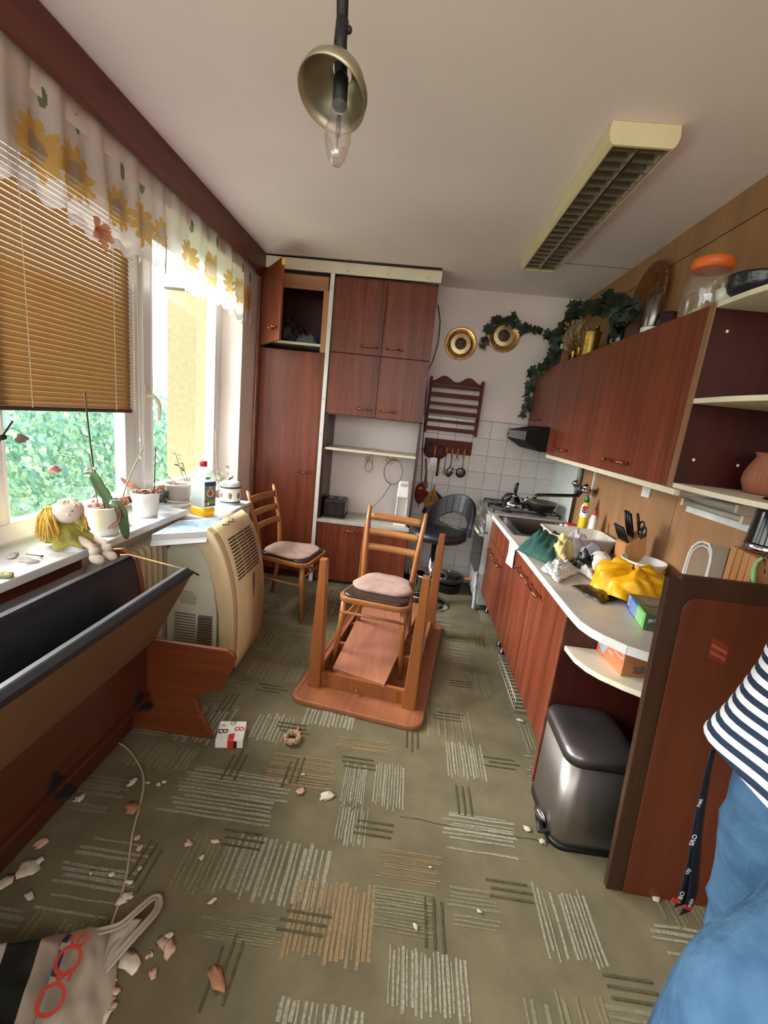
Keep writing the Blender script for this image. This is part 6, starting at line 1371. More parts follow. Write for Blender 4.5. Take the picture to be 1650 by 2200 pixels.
MB().prism(wv, 4.06, 4.074, 'y').build('crest', RKW, rk, bev=.002)
zz = zt - .05
H_ = zt - zb
for k in range(3):
    z2 = zb + H_ * (.0 + .33 * k) + .01
    B(rx0 + .02, rx1 - .02, 3.992, 4.004, z2, z2 + .035).build('front_rail', RKW, rk, bev=.002); B(rx0 + .02, rx1 - .02, 3.992, 4.004, z2 + .075, z2 + .10).build('front_rail', RKW, rk, bev=.002)
    B(rx0 + .02, rx1 - .02, 3.99, 4.074, z2, z2 + .008).build('shelf', RKW, rk)
ra0, ra1 = P(912, 955, y=4.06), P(1014, 962, y=4.06)
ur = thing('utensil_rail', 'dark wooden utensil board with hooks under the spice rack', 'rail', ((ra0.x + ra1.x) / 2, 4.06, ra0.z))
zr = (ra0.z + ra1.z) / 2
B(ra0.x, ra1.x, 4.06, 4.077, zr - .065, zr + .055).build('board', RKW, ur, bev=.003)
hooks = []
for i in range(8):
    u = 922 + i * 12; p = P(u, 955 + i * 1.2, y=4.055); hooks.append(p)
    MB().tube([p + Vector((0, .006, .01)), p + Vector((0, -.012, .008)), p + Vector((0, -.018, .0)), p + Vector((0, -.018, .012))], .003, 6).build('hook', COPPER, ur)
OH = mat('orange_wood_handle', (196, 116, 52), .4, var=.1)
def utensil(name, label, u, v, hl, tl_, y=4.03, cat='utensil'):
    p = P(u, v, y=y); t = thing(name, label, cat, p); a = p + Vector((0, 0, 0))
    MB().tube([a, a - Vector((0, 0, hl * .5)), a - Vector((0, 0, hl))], [.007, .010, .008], 8).build('handle', OH, t)
    if tl_: MB().tube([a - Vector((0, 0, hl)), a - Vector((0, 0, hl + tl_))], .0035, 6).build('shank', STEEL, t)
    return t, a - Vector((0, 0, hl + tl_))
t, e_ = utensil('spatula', 'shiny slotted spatula with orange handle, leftmost on the rail', 936, 958, .085, .02, 4.0)
for i in range(5): x = -.02 + i * .01; MB().hexa([(e_.x + x * 1.9 - .011, e_.y - .002, e_.z - .11 - x * .3), (e_.x + x * 1.9 - .004, e_.y - .002, e_.z - .11 - x * .3), (e_.x + x * 1.9 - .004, e_.y, e_.z - .11 - x * .3), (e_.x + x * 1.9 - .011, e_.y, e_.z - .11 - x * .3)], [(e_.x + x - .003, e_.y - .002, e_.z), (e_.x + x + .003, e_.y - .002, e_.z), (e_.x + x + .003, e_.y, e_.z), (e_.x + x - .003, e_.y, e_.z)]).build('tine', ALU, t)
t, e_ = utensil('meat_fork', 'thin fork with orange handle hanging third from the right', 961, 961, .05, .15)
for s in (-1, 0, 1): MB().tube([e_, e_ + Vector((s * .008, 0, -.015)), e_ + Vector((s * .009, 0, -.05))], .0022, 6).build('tine', STEEL, t)
t, e_ = utensil('ladle', 'grey oval spoon with orange handle on the utensil rail', 973, 963, .08, .09)
MB().ell(e_ + Vector((0, 0, -.045)), (.03, .01, .05), 14, 10, M=Euler((0, .3, 0)).to_matrix().to_4x4()).build('bowl', STEELD, t)
t, e_ = utensil('potato_masher', 'wire potato masher with orange handle between spoon and skimmer', 985, 964, .08, .0)
MB().tube([e_, e_ + Vector((-.03, 0, -.045)), e_ + Vector((-.042, -.01, -.12)), e_ + Vector((0, -.02, -.135)), e_ + Vector((.035, -.01, -.12)), e_ + Vector((.028, 0, -.045)), e_], .003, 6).build('wire', CHROME, t)
t, e_ = utensil('skimmer', 'grey round skimmer with orange handle, rightmost on the rail', 999, 965, .085, .09)
MB().lathe([(.001, .004), (.03, .003), (.045, 0), (.03, -.002), (.001, -.001)], e_ + Vector((-.01, -.005, -.04)), 24, M=Euler((PI / 2, 0, 0)).to_matrix().to_4x4()).build('disc', STEELD, t)
RDP = mat('dark_red_quilted', (84, 28, 26), .7, var=.4, vs=40)
for (u, v, r_, lab) in ((925, 968, .06, 'dark red round pot holder at the left end of rail'), (945, 972, .055, 'dark red patterned round pot holder behind the spatula')):
    p = P(u, v, y=4.035); t = thing('pot_holder', lab, 'pot holder', p); MB().lathe([(.001, .006), (r_, .004), (r_ + .004, 0), (r_, -.004), (.001, -.005)], p, 26, M=Euler((PI / 2, 0, 0)).to_matrix().to_4x4()).build('pad', RDP, t)
    MB().tube([p + Vector((0, 0, r_)), p + Vector((.006, 0, r_ + .014)), p + Vector((0, 0, r_ + .028)), p + Vector((-.006, 0, r_ + .014)), p + Vector((0, 0, r_))], .002, 5).build('loop', RDP, t)
p = P(943, 985, y=4.02); t = thing('dark_roller', 'dark wooden stick hanging beside the spatula', 'stick', p); MB().tube([p, p - Vector((0, 0, .16))], [.010, .011], 8).lathe([(.001, 0), (.012, .003), (.012, .012), (.001, .014)], p - Vector((0, 0, .005)), 10).build('stick', RKW, t)
p = P(913, 1005, y=4.06); t = thing('wooden_spoon', 'flat brown wooden spoon hanging over the red mitt', 'spoon', p)
sp = [P(u, v, y=4.05) for u, v in [(915, 985), (916, 1015), (914, 1035)]]
MB().tube(sp, [.008, .008, .012], 8).ell(P(913, 1043, y=4.05), (.026, .006, .045), 14, 10).build('spoon', mat('brown_spoon', (128, 74, 46), .6), t)
p = P(903, 1060, y=4.05); t = thing('oven_mitt', 'dark red oven mitt hanging low beside the cupboard', 'mitt', p)
MB().ell(p, (.052, .014, .10), 18, 12).ell(p + Vector((.045, 0, -.01)), (.02, .012, .045), 12, 8, M=Euler((0, .5, 0)).to_matrix().to_4x4()).build('mitt', mat('red_mitt', (118, 30, 20), .85, var=.15), t); MB().ell(p + Vector((-.005, -.013, .05)), (.022, .003, .014), 12, 6).build('patch', mat('gold_patch', (176, 130, 40), .7), t)
q_ = [P(u, v, y=4.03) for u, v in [(933, 1047), (946, 1085), (922, 1110), (909, 1075)]]
t = thing('quilted_pot_holder', 'yellow floral quilted pot holder hanging by its corner', 'pot holder', q_[0])
def pf_(u, v): p = q_[0].lerp(q_[1], u).lerp(q_[3].lerp(q_[2], u), v); return p + Vector((0, -.01 * math.sin(PI * u) * math.sin(PI * v), 0))
def pm_(u, v):
    n_ = noise.noise(Vector((u * 6, v * 6, 1))); return 1 if n_ > .22 else 2 if n_ < -.3 else 3 if noise.noise(Vector((u * 9, v * 9, 7))) > .35 else 0
MB().grid(pf_, 26, 26, pm_).build('pad', [mat('yellow_quilt', (178, 132, 56), .85, var=.15), mat('red_flower_print', (160, 64, 40), .85), mat('green_print', (92, 92, 44), .85), mat('dark_print', (70, 40, 40), .85)], t, solid=.012)
MB().tube([q_[0], q_[0] + Vector((.004, 0, .02)), q_[0] + Vector((-.004, 0, .02)), q_[0]], .003, 5).build('loop', RDP, t)
q_ = [P(u, v, y=4.055) for u, v in [(932, 1050), (962, 1080), (930, 1115), (906, 1100)]]
MB_ = MB().grid(lambda u, v: q_[0].lerp(q_[1], u).lerp(q_[3].lerp(q_[2], u), v), 6, 6); tag(MB_.build('dark_pot_holder', mat('blue_black_quilt', (34, 44, 56), .85), solid=.012), 'dark blue pot holder behind the yellow floral one', 'pot holder')
# black cable by the cupboard
tag(MB().tube([P(u, v, y=4.06) for u, v in [(941, 655), (946, 690), (942, 735), (930, 775), (918, 800), (914, 880), (908, 960), (905, 1040), (898, 1090)]], .004, 6).build('cable', BLACKP), 'thin black cable running down the wall beside the cupboard', 'cable')
tag(MB().tube([P(575, 547, z=2.612), P(760, 562, z=2.612), P(950, 578, z=2.612)], .006, 6).build('cable', BLACKP), 'dark cable along the ceiling above cream filler board', 'cable')
# pan with lid and pots on the floor by the back wall
p = Vector((.47, 3.86, .075)); t = thing('wok_pan', 'dark grey pan with lid and orange handle on a dark pot by wall', 'pan', p)
MB().lathe([(.06, .0), (.12, .02), (.145, .055), (.15, .06), (.14, .06)], p, 36).build('pan', mat('grey_pan', (92, 92, 94), .4, .5), t); MB().lathe([(.148, .06), (.13, .075), (.07, .088), (.001, .092)], p, 36).build('lid', STEELD, t); MB().lathe([(.012, .09), (.008, .10), (.015, .112), (.001, .118)], p, 16).build('lid_knob', CHROME, t)
MB().tube([p + Vector((.14, -.02, .06)), p + Vector((.21, -.03, .07)), p + Vector((.27, -.035, .09))], [.010, .014, .016], 10, flat=.6).build('handle', mat('orange_handle', (212, 104, 44), .45), t)
t = thing('dark_pot', 'black pot standing on the floor under the grey pan', 'pot', (.47, 3.86, 0)); MB().lathe([(.001, 0), (.11, 0), (.12, .01), (.12, .07), (.124, .074), (.115, .074), (.11, .01)], (.47, 3.86, 0), 32).build('pot', BLACKM, t)
p = Vector((.16, 3.80, 0)); t = thing('steel_pot', 'shiny steel pot on the floor between cupboard and stool', 'pot', p)
MB().lathe([(.001, 0), (.085, 0), (.09, .01), (.09, .15), (.096, .155), (.086, .152), (.084, .02)], p, 32).build('pot', CHROME, t)
for s in (-1, 1): MB().tube([p + Vector((s * .09, -.03, .12)), p + Vector((s * .13, -.02, .125)), p + Vector((s * .13, .02, .125)), p + Vector((s * .09, .03, .12))], .005, 6).build('handle', CHROME, t)
tag(MB().tube([p + Vector((.02, 0, .012)), p + Vector((-.03, -.02, .26))], [.008, .011], 8).ell(p + Vector((-.035, -.022, .29)), (.022, .01, .04), 12, 8).build('spoon', LIGHTW), 'wooden spoon standing in the shiny steel pot', 'spoon')
# wire rack under the base units
wr_ = thing('wire_rack', 'white wire rack lying on the floor under the base cabinet', 'rack', (.76, 2.4, 0))
m = MB()
for x in (.725, .80, .875): m.tube([(x, 2.18, .012), (x, 2.66, .012)], .003, 5)
for i in range(14): y = 2.18 + i * .037; m.tube([(.725, y, .012), (.875, y, .012)], .002, 5); m.tube([(.725, y, .012), (.722, y, .075)], .002, 5)
m.tube([(.722, 2.18, .075), (.722, 2.66, .075)], .003, 5)
stuff(m.build('wires', mat('rack_wire', (196, 188, 168), .4), wr_))
# ------------------------------------------------------------------ pedal bin, leaning board
BINM = mat('bin_steel', (146, 140, 134), .38, .92, var=.1, vs=3); BINL = mat('bin_lid_steel', (124, 120, 122), .38, .92, var=.12, vs=5)
bi = thing('pedal_bin', 'dark steel pedal bin under the rounded shelf beside leaning board', 'bin', (.82, 1.53, 0))
def rb(w, d, r, z, cx=.815, cy=1.535): return [(x + cx, y + cy, z) for x, y in seat_outline(w, d, r, 8, taper=0)]
def loft3(rings, m, name, t, bev=0):
    n = len(rings[0]); vs = [p for r in rings for p in r]; fs = []
    for i in range(len(rings) - 1):
        for q in range(n): fs.append((i * n + q, i * n + (q + 1) % n, (i + 1) * n + (q + 1) % n, (i + 1) * n + q))
    fs += [tuple(range(n))[::-1], tuple(range((len(rings) - 1) * n, len(rings) * n))]
    return MB().add(vs, fs, 0, True).build(name, m, t, bev=bev)
loft3([rb(.262, .302, .055, .012), rb(.262, .302, .055, .04), rb(.262, .302, .055, .36)], BINM, 'body', bi)
loft3([rb(.27, .31, .058, 0), rb(.27, .31, .058, .02)], BLACKP, 'base_rim', bi)
loft3([rb(.266, .306, .056, .358), rb(.266, .306, .056, .366)], BLACKP, 'collar', bi)
loft3([rb(.272, .312, .058, .366), rb(.272, .312, .058, .388), rb(.262, .302, .056, .402), rb(.22, .26, .05, .413), rb(.13, .17, .05, .419), rb(.04, .06, .02, .421)], BINL, 'lid', bi)
pc = P(1163, 1748, z=.05)
pdl = MB().tube([(.70, 1.44, .02), (.66, 1.43, .025), (pc.x, pc.y, .03)], [.014, .012, .012], 8, flat=2.2).build('pedal_arm', BLACKP, bi)
MB().ell((pc.x - .005, pc.y, .045), (.016, .036, .028), 16, 10, M=Euler((0, -.5, .3)).to_matrix().to_4x4()).build('pedal', CHROME, bi)
lp = thing('leaning_board', 'worn reddish brown wooden board leaning upright in front of the worktop end', 'board', (.84, 1.25, 0))
DKW = wood('dark_worn_edge', (48, 28, 16), (76, 46, 26), 'z', rough=.5); RBW = wood('reddish_board', (86, 38, 22), (112, 54, 31), 'z', scale=.4, rough=.45, bump=.02)
o0, ox = Vector((.838, 1.262, 0)), Vector((1, -.02, 0)).normalized(); oz = Vector((-.043, .012, 1)).normalized(); oy = oz.cross(ox).normalized()
ML = Matrix.Translation(o0) @ Matrix(((ox.x, oy.x, oz.x, 0), (ox.y, oy.y, oz.y, 0), (ox.z, oy.z, oz.z, 0), (0, 0, 0, 1)))
Wd, Hd = .46, 1.128
MB().prism([(0, 0), (Wd, 0), (Wd, Hd + .012), (.036, Hd + .012), (.034, Hd), (0, Hd)], 0, .022, 'y', M=ML).build('board', DKW, lp, bev=.003)
def rp(x0, x1, z0, z1, r):
    pts = [(x0, z0), (x1, z0), (x1, z1)]
    for i in range(9): a = PI / 2 + PI / 2 * i / 8; pts.append((x0 + r + r * math.cos(a), z1 - r + r * math.sin(a)))
    return pts
MB().prism(rp(.055, Wd, .0, Hd - .05, .045), -.004, .0, 'y', M=ML).build('raised_panel', RBW, lp, bev=.003)
tp = MB()
for k in (0, 1): tp.prism([(.157, .945 - k * .022), (.205, .925 - k * .022), (.205, .915 - k * .022), (.157, .935 - k * .022)], -.0048, -.0035, 'y', M=ML)
tp.prism([(.155, .965), (.207, .943), (.207, .88), (.155, .90)], -.0043, -.0035, 'y', 1, M=ML); tp.build('tape_mark', [mat('pale_red_mark', (176, 96, 78), .5), mat('red_mark', (140, 52, 36), .4)], lp)
# ------------------------------------------------------------------ floor clutter
q = [Vector((-.706, 1.627, 0)), Vector((-.590, 1.648, 0)), Vector((-.618, 1.768, 0)), Vector((-.72, 1.75, 0))]
q[3] = q[0] + (q[2] - q[1]); Z_ = Vector((0, 0, .04))
sb = thing('small_carton', 'small white carton with red and black print on carpet by bench end', 'box', q[0]); MB().hexa(q, [p + Z_ for p in q]).build('carton', WLB, sb, bev=.002)
ux, uy = (q[1] - q[0]), (q[3] - q[0]); T = q[0] + Z_ + Vector((0, 0, .0008)); F = q[0] - uy.normalized() * .001
m = MB(); REDP = mat('carton_red', (212, 44, 44), .5); BLKP = mat('carton_black', (26, 24, 26), .5)
m.add([T + ux * .44, T + ux * .66, T + ux * .66 + uy * .35, T + ux * .44 + uy * .3], [(0, 1, 2, 3)], 0); m.add([F + ux * .44, F + ux * .66, F + ux * .66 + Z_, F + ux * .44 + Z_], [(0, 1, 2, 3)], 0)
m.add([F + ux * .66, F + ux * .78, F + ux * .78 + Z_ * .9, F + ux * .66 + Z_ * .9], [(0, 1, 2, 3)], 1)
m.build('print', [REDP, BLKP], sb)
up_ = Vector((0, 0, 1))
text('B', T + ux * .18 + uy * .45, up_, ux, .06, BLKP, sb); text('D', T + ux * .5 + uy * .86, up_, ux, .034, BLKP, sb); text('8', T + ux * .76 + uy * .58, up_, ux, .062, REDP, sb); text('g', T + ux * .2 + uy * .75, up_, ux, .025, BLKP, sb)
rc2 = Vector((-.39, 1.735, .012)); rp_ = thing('rope_ring', 'small coiled ring of natural rope on the carpet beside carton', 'rope', rc2)
ROPE = mat('rope_beige', (196, 162, 126), .9, var=.2, vs=80, bump=.5, bs=200)
pts = []
for i in range(120):
    a = i * 2 * PI / 30; r_ = .030 + .008 * math.sin(i * 1.7) ; pts.append(rc2 + Vector((math.cos(a) * r_, math.sin(a) * r_ * 1.1, .004 + .008 * math.sin(i * .9) + .0015 * (i / 30))))
MB().tube(pts, .0055, 6).build('coil', ROPE, rp_); MB().tube([rc2 + Vector((.01, .03, .01)), rc2 + Vector((.012, .06, .006)), rc2 + Vector((.006, .085, -.004))], .005, 6).build('tail', ROPE, rp_)
cbp = [P(u, v, z=.005) for u, v in [(222, 1582), (245, 1590), (275, 1610), (297, 1640), (308, 1668), (307, 1700), (298, 1740), (286, 1785), (279, 1830), (272, 1880), (258, 1930), (240, 1985), (228, 2020)]]
def smooth(p, n=4):
    out = []
    for i in range(len(p) - 1):
        a, b, c, d = p[max(i - 1, 0)], p[i], p[i + 1], p[min(i + 2, len(p) - 1)]
        for k in range(n):
            t = k / n; out.append(.5 * ((2 * b) + (c - a) * t + (2 * a - 5 * b + 4 * c - d) * t * t + (3 * b - a - 3 * c + d) * t ** 3))
    return out + [p[-1]]
tag(MB().tube(smooth(cbp), .0042, 7).build('cable', mat('beige_cable', (190, 166, 136), .5)), 'long beige cable snaking over the carpet beside the bench', 'cable')
# debris: dried petals and scraps, every one by itself
DEB = [mat('debris_%s' % n, c, .8, var=.12, vs=40) for n, c in (('pink', (206, 170, 152)), ('cream', (214, 202, 182)), ('tan', (170, 118, 88)))]
D_ = [(185, 1612, 11, 0), (200, 1630, 12, 0), (215, 1612, 10, 0), (190, 1645, 8, 1), (222, 1622, 7, 0), (20, 1772, 11, 1), (10, 1895, 14, 1), (60, 1865, 14, 1), (85, 1848, 6, 1), (130, 1680, 7, 1), (170, 1715, 9, 1), (90, 1810, 8, 0), (62, 1925, 7, 1), (285, 1680, 8, 1), (283, 1735, 12, 2),
      (318, 1682, 5, 0), (340, 1685, 4, 1), (352, 1680, 4, 1), (405, 1812, 8, 0), (462, 1808, 6, 1), (433, 1842, 5, 1), (457, 1935, 7, 1), (295, 1800, 5, 0), (300, 1822, 5, 0), (278, 1895, 6, 1), (275, 1925, 9, 1), (262, 1935, 8, 1), (240, 1878, 5, 1), (195, 1875, 4, 1), (300, 1865, 4, 1), (365, 2040, 10, 0), (355, 2028, 12, 0), (365, 2010, 6, 1),
      (275, 2065, 22, 1), (235, 2105, 11, 1), (318, 2055, 5, 0), (326, 2050, 4, 1), (330, 2090, 7, 0), (250, 2128, 7, 0), (232, 2150, 9, 0), (222, 2185, 9, 1), (240, 2165, 6, 0), (645, 1700, 9, 0), (703, 1710, 12, 1), (652, 1663, 5, 0), (893, 1990, 5, 1), (1030, 1958, 4, 1), (925, 1863, 3, 1), (1118, 1548, 7, 1), (1133, 1780, 6, 1), (1165, 1808, 6, 1), (1345, 1902, 4, 1), (1410, 1930, 7, 1), (465, 2105, 18, 2), (495, 1600, 4, 1)]
DL = []
for i, (u, v, s_, k) in enumerate(D_):
    p = P(u, v, z=.006); s = s_ * (p - Vector(EYE)).length / FPX
    o = MB().ell((0, 0, 0), (s, s * rr.uniform(.5, .9), min(.005, s * .2)), 10, 6, bump=1.0, seed=i * 1.3).build('dried_petal', DEB[k]); o.location = (p.x, p.y, .0065 + (.002 if k == 2 else 0)); o.rotation_euler = (rr.uniform(-.15, .15), rr.uniform(-.15, .15), rr.uniform(0, 6.3))
    where = 'under the bench' if (u < 235 and v < 1960) else 'beside the beige cable' if (u < 360 and v < 2000) else 'near the plastic bag' if u < 400 else 'by the base cabinets and bin' if u > 1000 else 'on the open carpet'
    o['label'] = where; o['k'] = k; o['v'] = v; DL.append(o)
ORD = ['nearest', 'second nearest', 'third nearest', 'fourth nearest', 'fifth nearest', 'sixth nearest', 'seventh nearest', 'eighth nearest', 'ninth nearest', 'tenth nearest', 'eleventh nearest', 'twelfth nearest', 'thirteenth nearest']
GK = {}
for o in DL: GK.setdefault((o['label'], o['k']), []).append(o)
for key in sorted(GK):
    g_ = sorted(GK[key], key=lambda o: -o['v']); cn_ = ['pinkish', 'cream', 'brown'][key[1]]
    for i, o in enumerate(g_):
        tag(o, '%s petal scrap %s, %s to the camera' % (cn_, key[0], ORD[i] if len(g_) > 1 else 'close'), 'petal', '%s petal scraps %s' % (cn_, key[0])); del o['k']; del o['v']
# plastic bag
BAGM = sheer('white_bag_film', (196, 184, 170), .03, .2, .06); BAGB = mat('bag_black_print', (28, 32, 28), .5); BAGR = mat('bag_red_print', (186, 62, 44), .55); BAGP = mat('bag_purple_print', (70, 52, 96), .5)
pb = thing('plastic_shopping_bag', 'white plastic shopping bag with black block and red letters on carpet', 'bag', (-.80, .80, 0))
def bagl(u, v):
    a, b, c, d = P(-60, 2015, z=.05), P(150, 1972, z=.06), P(60, 2290, z=.06), P(-170, 2290, z=.04)
    p = a.lerp(b, u).lerp(d.lerp(c, u), v); e_ = (16 * u * (1 - u) * v * (1 - v)) ** .5; p.z = .004 + .06 * min(1, 4 * u * (1 - u) + .3) * min(1, 6 * v) * (1 if u < .97 else .3) + .012 * noise.noise(Vector((u * 4, v * 4, 2))); return p
def bagm(u, v): return 1 if .42 < u < .76 and v > .17 - .03 * u else 0
MB().grid(bagl, 50, 50, bagm).build('left_panel', [BAGM, BAGB], pb, solid=.002)
def bagr(u, v):
    a, b, c, d = P(146, 1985, z=.05), P(252, 1988, z=.03), P(176, 2290, z=.03), P(40, 2290, z=.06)
    p = a.lerp(b, u).lerp(d.lerp(c, u), v); p.z = .006 + .045 * (1 - u) ** 1.2 * min(1, .3 + 5 * v) + .02 * math.sin(PI * u) + .01 * noise.noise(Vector((u * 5, v * 5, 8))); return p + Vector((.03 * math.sin(v * 3) * u, 0, 0))
def bagrm(u, v): return 1 if (u < .1 and (.03 < v < .16 or .22 < v < .42)) else 0
MB().grid(bagr, 40, 50, bagrm).build('right_panel', [BAGM, BAGP], pb, solid=.002)
for (u, v), ch, s in (((112, 2147), 'O', .085), ((133, 2095), 's', .075), ((150, 2062), 'O', .085), ((165, 2020), 'e', .08)):
    p = P(u, v, z=.088 - .006 * (165 - u) / 50); a_ = P(95, 2200, z=.08); b_ = P(175, 1990, z=.08); d_ = (b_ - a_).normalized(); up2 = Vector((-d_.y, d_.x, 0)); nz = Vector((.28, -.1, 1)).normalized()
    text(ch, p, nz, up2, s, BAGR, pb, 'red_letter')
def strap(pix, w, zf):
    pts = smooth([P(u, v, z=zf(i)) for i, (u, v) in enumerate(pix)], 5); k = len(pts) - 1
    def fn(u, v):
        f = u * k; i = min(int(f), k - 1); p = pts[i].lerp(pts[i + 1], f - i); tg = (pts[min(i + 1, k)] - pts[max(i - 1, 0)]).normalized(); sd = tg.cross(Vector((0, 0, 1))).normalized(); return p + sd * w * (v - .5) + Vector((0, 0, .006 * math.sin(v * 9)))
    return MB().grid(fn, 40, 5).build('handle', BAGM, pb, solid=.002)
strap([(200, 2005), (255, 1990), (290, 1962), (325, 1932), (340, 1930), (340, 1950), (322, 1975), (290, 2010), (255, 2050), (225, 2085)], .022, lambda i: .03 + .012 * math.sin(i * .35 * PI))
MB().grid(lambda u, v: P(240, 1992, z=.03).lerp(P(305, 1975, z=.03), u).lerp(P(215, 2090, z=.03).lerp(P(258, 2045, z=.03), u), v) + Vector((0, 0, .012 * math.sin(PI * u) + .006 * noise.noise(Vector((u * 5, v * 5, 1))))), 16, 16).build('handle_base', BAGM, pb, solid=.002)
# ------------------------------------------------------------------ person at the right edge
PSK = mat('skin', (206, 156, 130), .6, var=.05); JEAN = mat('blue_jeans', (68, 98, 126), .9, vs=11, bump=.5, bs=420, col2=(46, 76, 104), spec=.2)
SHIRT = stripes('striped_cotton', ((228, 232, 236), (28, 42, 66)), 'z', .0232, .5, rough=.9)
JB = [n for n in JEAN.node_tree.nodes if n.type == 'BUMP'][0]; JB.inputs['Distance'].default_value = .03; JB.inputs['Strength'].default_value = .6
for n in JEAN.node_tree.nodes:
    if n.type == 'TEX_NOISE' and n.inputs['Scale'].default_value > 100: n.inputs['Scale'].default_value = 17; n.inputs['Detail'].default_value = 3
pe_ = thing('person', 'person in navy striped white shirt and blue jeans stepping at right edge', 'person', (.9, .72, 0))
def skin(name, verts, edges, radii, m, root=0, sub=2):
    me = bpy.data.meshes.new(name); me.from_pydata([tuple(v) for v in verts], edges, []); o = bpy.data.objects.new(name, me); C.objects.link(o)
    sk_ = o.modifiers.new('skin', 'SKIN'); sk_.use_smooth_shade = True
    for i, r_ in enumerate(radii): me.skin_vertices[0].data[i].radius = r_ if isinstance(r_, tuple) else (r_, r_)
    me.skin_vertices[0].data[root].use_root = True
    ss = o.modifiers.new('sub', 'SUBSURF'); ss.levels = ss.render_levels = sub; me.materials.append(m); attach(o, pe_); return o
far = [(.90, .84, .86), (.905, .84, .68), (.90, .835, .50), (.93, .835, .28), (.95, .83, .09), (.90, .83, .04), (.80, .83, .03)]
near = [(.91, .62, .85), (.78, .605, .69), (.635, .595, .52), (.635, .59, .35), (.655, .59, .11), (.60, .59, .045), (.50, .59, .035)]
V = [(.93, .73, .92)] + far + near + [(.935, .73, 1.08), (.95, .73, 1.26), (.955, .73, 1.42), (.94, .73, 1.52), (.93, .73, 1.60), (.92, .73, 1.68)]
E_ = [(0, 1)] + [(i, i + 1) for i in range(1, 7)] + [(0, 8)] + [(i, i + 1) for i in range(8, 14)] + [(0, 15)] + [(i, i + 1) for i in range(15, 20)]
Rr = [(.13, .15)] + [.10, .085, .065, .055, .042, .045, .035] + [.10, .09, .07, .058, .042, .045, .035] + [(.12, .15), (.12, .17), (.11, .15), .055, (.08, .07), (.085, .075)]
na = len(V)
for s, hnd in ((-1, (.80, .56, 1.36)), (1, (.80, .90, 1.36))):
    b = len(V); y = .73 + s * .19; hx, hy, hz = hnd
    V += [(.96, y, 1.43), (1.02, y + s * .05, 1.16), (.90, (y + hy) / 2, 1.27), (hx + .05, hy, hz - .02), (hx, hy, hz)]
    E_ += [(17, b), (b, b + 1), (b + 1, b + 2), (b + 2, b + 3), (b + 3, b + 4)]; Rr += [.06, .045, .038, .028, (.036, .018)]
    for f_ in range(4):
        c = len(V); dy = (f_ - 1.5) * .018; L_ = (.028, .032, .030, .024)[f_]; V += [(hx - .02, hy + dy, hz + .015), (hx - .045, hy + dy * 1.1, hz + .015 + L_), (hx - .05, hy + dy * 1.1 + .0, hz + .012 + 2 * L_)]; E_ += [(b + 4, c), (c, c + 1), (c + 1, c + 2)]; Rr += [.0095, .0088, .0075]
    c = len(V); V += [(hx + .01, hy - s * .03, hz + .01), (hx - .012, hy - s * .05, hz + .03), (hx - .03, hy - s * .052, hz + .05)]; E_ += [(b + 4, c), (c, c + 1), (c + 1, c + 2)]; Rr += [.0105, .0095, .008]
skin('body', V, E_, Rr, PSK)
hd_ = Vector((.915, .73, 1.665))
fc_ = MB(); fc_.ell(hd_ + Vector((-.085, 0, -.01)), (.018, .014, .024), 10, 8); fc_.build('nose', PSK, pe_)
for s in (-1, 1):
    MB().ell(hd_ + Vector((-.074, s * .03, .02)), (.011, .013, .009), 10, 8).build('eye', mat('eye_dark_%d' % s, (46, 36, 32), .3), pe_); MB().ell(hd_ + Vector((.01, s * .078, .0)), (.02, .01, .03), 10, 8).build('ear', PSK, pe_)
MB().ell(hd_ + Vector((-.077, 0, -.055)), (.008, .024, .006), 10, 6).build('mouth', mat('lips', (160, 92, 84), .5), pe_)
MB().ell(hd_ + Vector((.018, 0, .04)), (.092, .085, .085), 18, 12).build('hair', mat('brown_hair', (74, 54, 40), .7, var=.3, vs=60), pe_)
for y in (.82, .60): 
    L_ = far if y > .7 else near; a_, b_ = Vector(L_[5]), Vector(L_[6]); MB().tube([a_ + Vector((.07, 0, -.005)), a_, a_.lerp(b_, .5), b_ - Vector((.02, 0, 0))], [.038, .046, .044, .03], 12, flat=.85).build('shoe', mat('dark_shoe_%d' % int(y * 100), (48, 46, 50), .6), pe_)
JV = [(.93, .73, .92), (.90, .845, .86), (.90, .845, .73), (.90, .84, .60), (.895, .835, .50), (.915, .835, .28), (.945, .83, .10), (.91, .62, .82), (.78, .605, .69), (.64, .595, .525), (.638, .59, .36), (.655, .59, .12)]
jo = skin('jeans', JV, [(0, 1), (1, 2), (2, 3), (3, 4), (4, 5), (5, 6), (0, 7), (7, 8), (8, 9), (9, 10), (10, 11)], [(.12, .13), .125, .128, .108, .10, .085, .08, .135, .125, .108, .088, .08], JEAN)
tx = bpy.data.textures.new('folds', 'CLOUDS'); tx.noise_scale = .07; dm_ = jo.modifiers.new('folds', 'DISPLACE'); dm_.texture = tx; dm_.strength = .03; dm_.texture_coords = 'LOCAL'
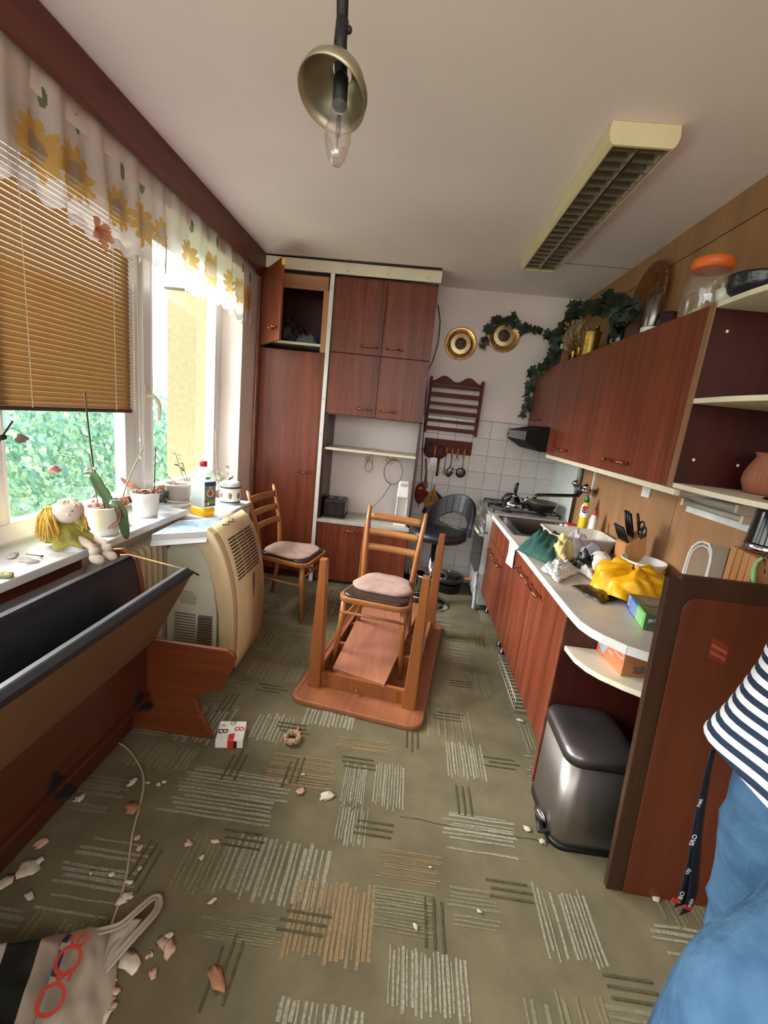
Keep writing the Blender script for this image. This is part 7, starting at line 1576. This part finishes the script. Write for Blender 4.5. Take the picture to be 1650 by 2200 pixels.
def tor(u, v):
    a = 2 * PI * u; z = .93 + v * .56
    prof = [(0, .255, .20), (.10, .235, .195), (.3, .20, .19), (.55, .185, .205), (.85, .15, .20), (.95, .11, .15), (1, .065, .08)]
    for i in range(len(prof) - 1):
        if prof[i][0] <= v <= prof[i + 1][0] + 1e-9: f = (v - prof[i][0]) / (prof[i + 1][0] - prof[i][0]); rx, ry = prof[i][1] + (prof[i + 1][1] - prof[i][1]) * f, prof[i][2] + (prof[i + 1][2] - prof[i][2]) * f; break
    w_ = 1 + (1 - v) * .05 * math.sin(a * 5 + 1) + .03 * noise.noise(Vector((math.cos(a) * 2, math.sin(a) * 2, z * 6)))
    cx = .905 + .045 * v
    return (cx + math.cos(a) * rx * w_, .745 + math.sin(a) * ry * w_, z + .012 * (1 - v) * math.sin(a * 3))
MB().grid(tor, 64, 40).build('shirt', SHIRT, pe_, solid=.004)
for s in (-1, 1):
    y = .73 + s * .19; MB().tube([(.955, y - s * .07, 1.42), (.965, y, 1.425), (.995, y + s * .03, 1.30), (1.01, y + s * .045, 1.22)], [.085, .08, .066, .062], 18).build('sleeve', SHIRT, pe_)
# lanyard hanging from the pocket
LAN = mat('navy_lanyard', (24, 24, 38), .6); ly_ = thing('lanyard', 'dark navy printed lanyard strap hanging down beside the jeans', 'lanyard', P(1462, 1960, y=.93))
la = [P(u, v, y=.93) for u, v in [(1532, 1615), (1516, 1680), (1500, 1760), (1490, 1830), (1478, 1890), (1462, 1945)]]
lb2 = [P(u, v, y=.925) for u, v in [(1535, 1615), (1520, 1690), (1506, 1780), (1498, 1860), (1490, 1930), (1474, 1968)]]
def ribbon(pts, w, m, name, par, yo=0, solid=.0015):
    pts = smooth(pts, 5); k = len(pts) - 1
    def fn(u, v):
        f = u * k; i = min(int(f), k - 1); p = pts[i].lerp(pts[i + 1], f - i); return p + Vector((w * (v - .5) * (.55 + .45 * u), yo + .35 * w * (v - .5), .15 * w * (v - .5)))
    return MB().grid(fn, 30, 3).build(name, m, par, solid=solid)
ribbon(la, .036, LAN, 'strap', ly_); ribbon(lb2, .034, LAN, 'strap', ly_, .006)
for i, (u, v, tx_) in enumerate(((1463, 1928, 'fujifilm'), (1478, 1872, 'instax'), (1490, 1805, 'fuji'), (1484, 1940, 'film'), (1503, 1725, 'instax'))):
    nn = Vector((.1, -1, .1)); text(['ABO', 'tip', 'SRO', 'min', 'net'][i] , P(u, v, y=.917 if i != 3 else .912), nn, (-1, -.1, .2), .016, WINK, ly_)
for (u, v) in ((1452, 1935), (1478, 1950)): p = P(u, v, y=.915); MB().cbox((p.x, p.y, p.z), (.02, .0008, .012), (0, .25, 0)).build('red_print', REDI, ly_)
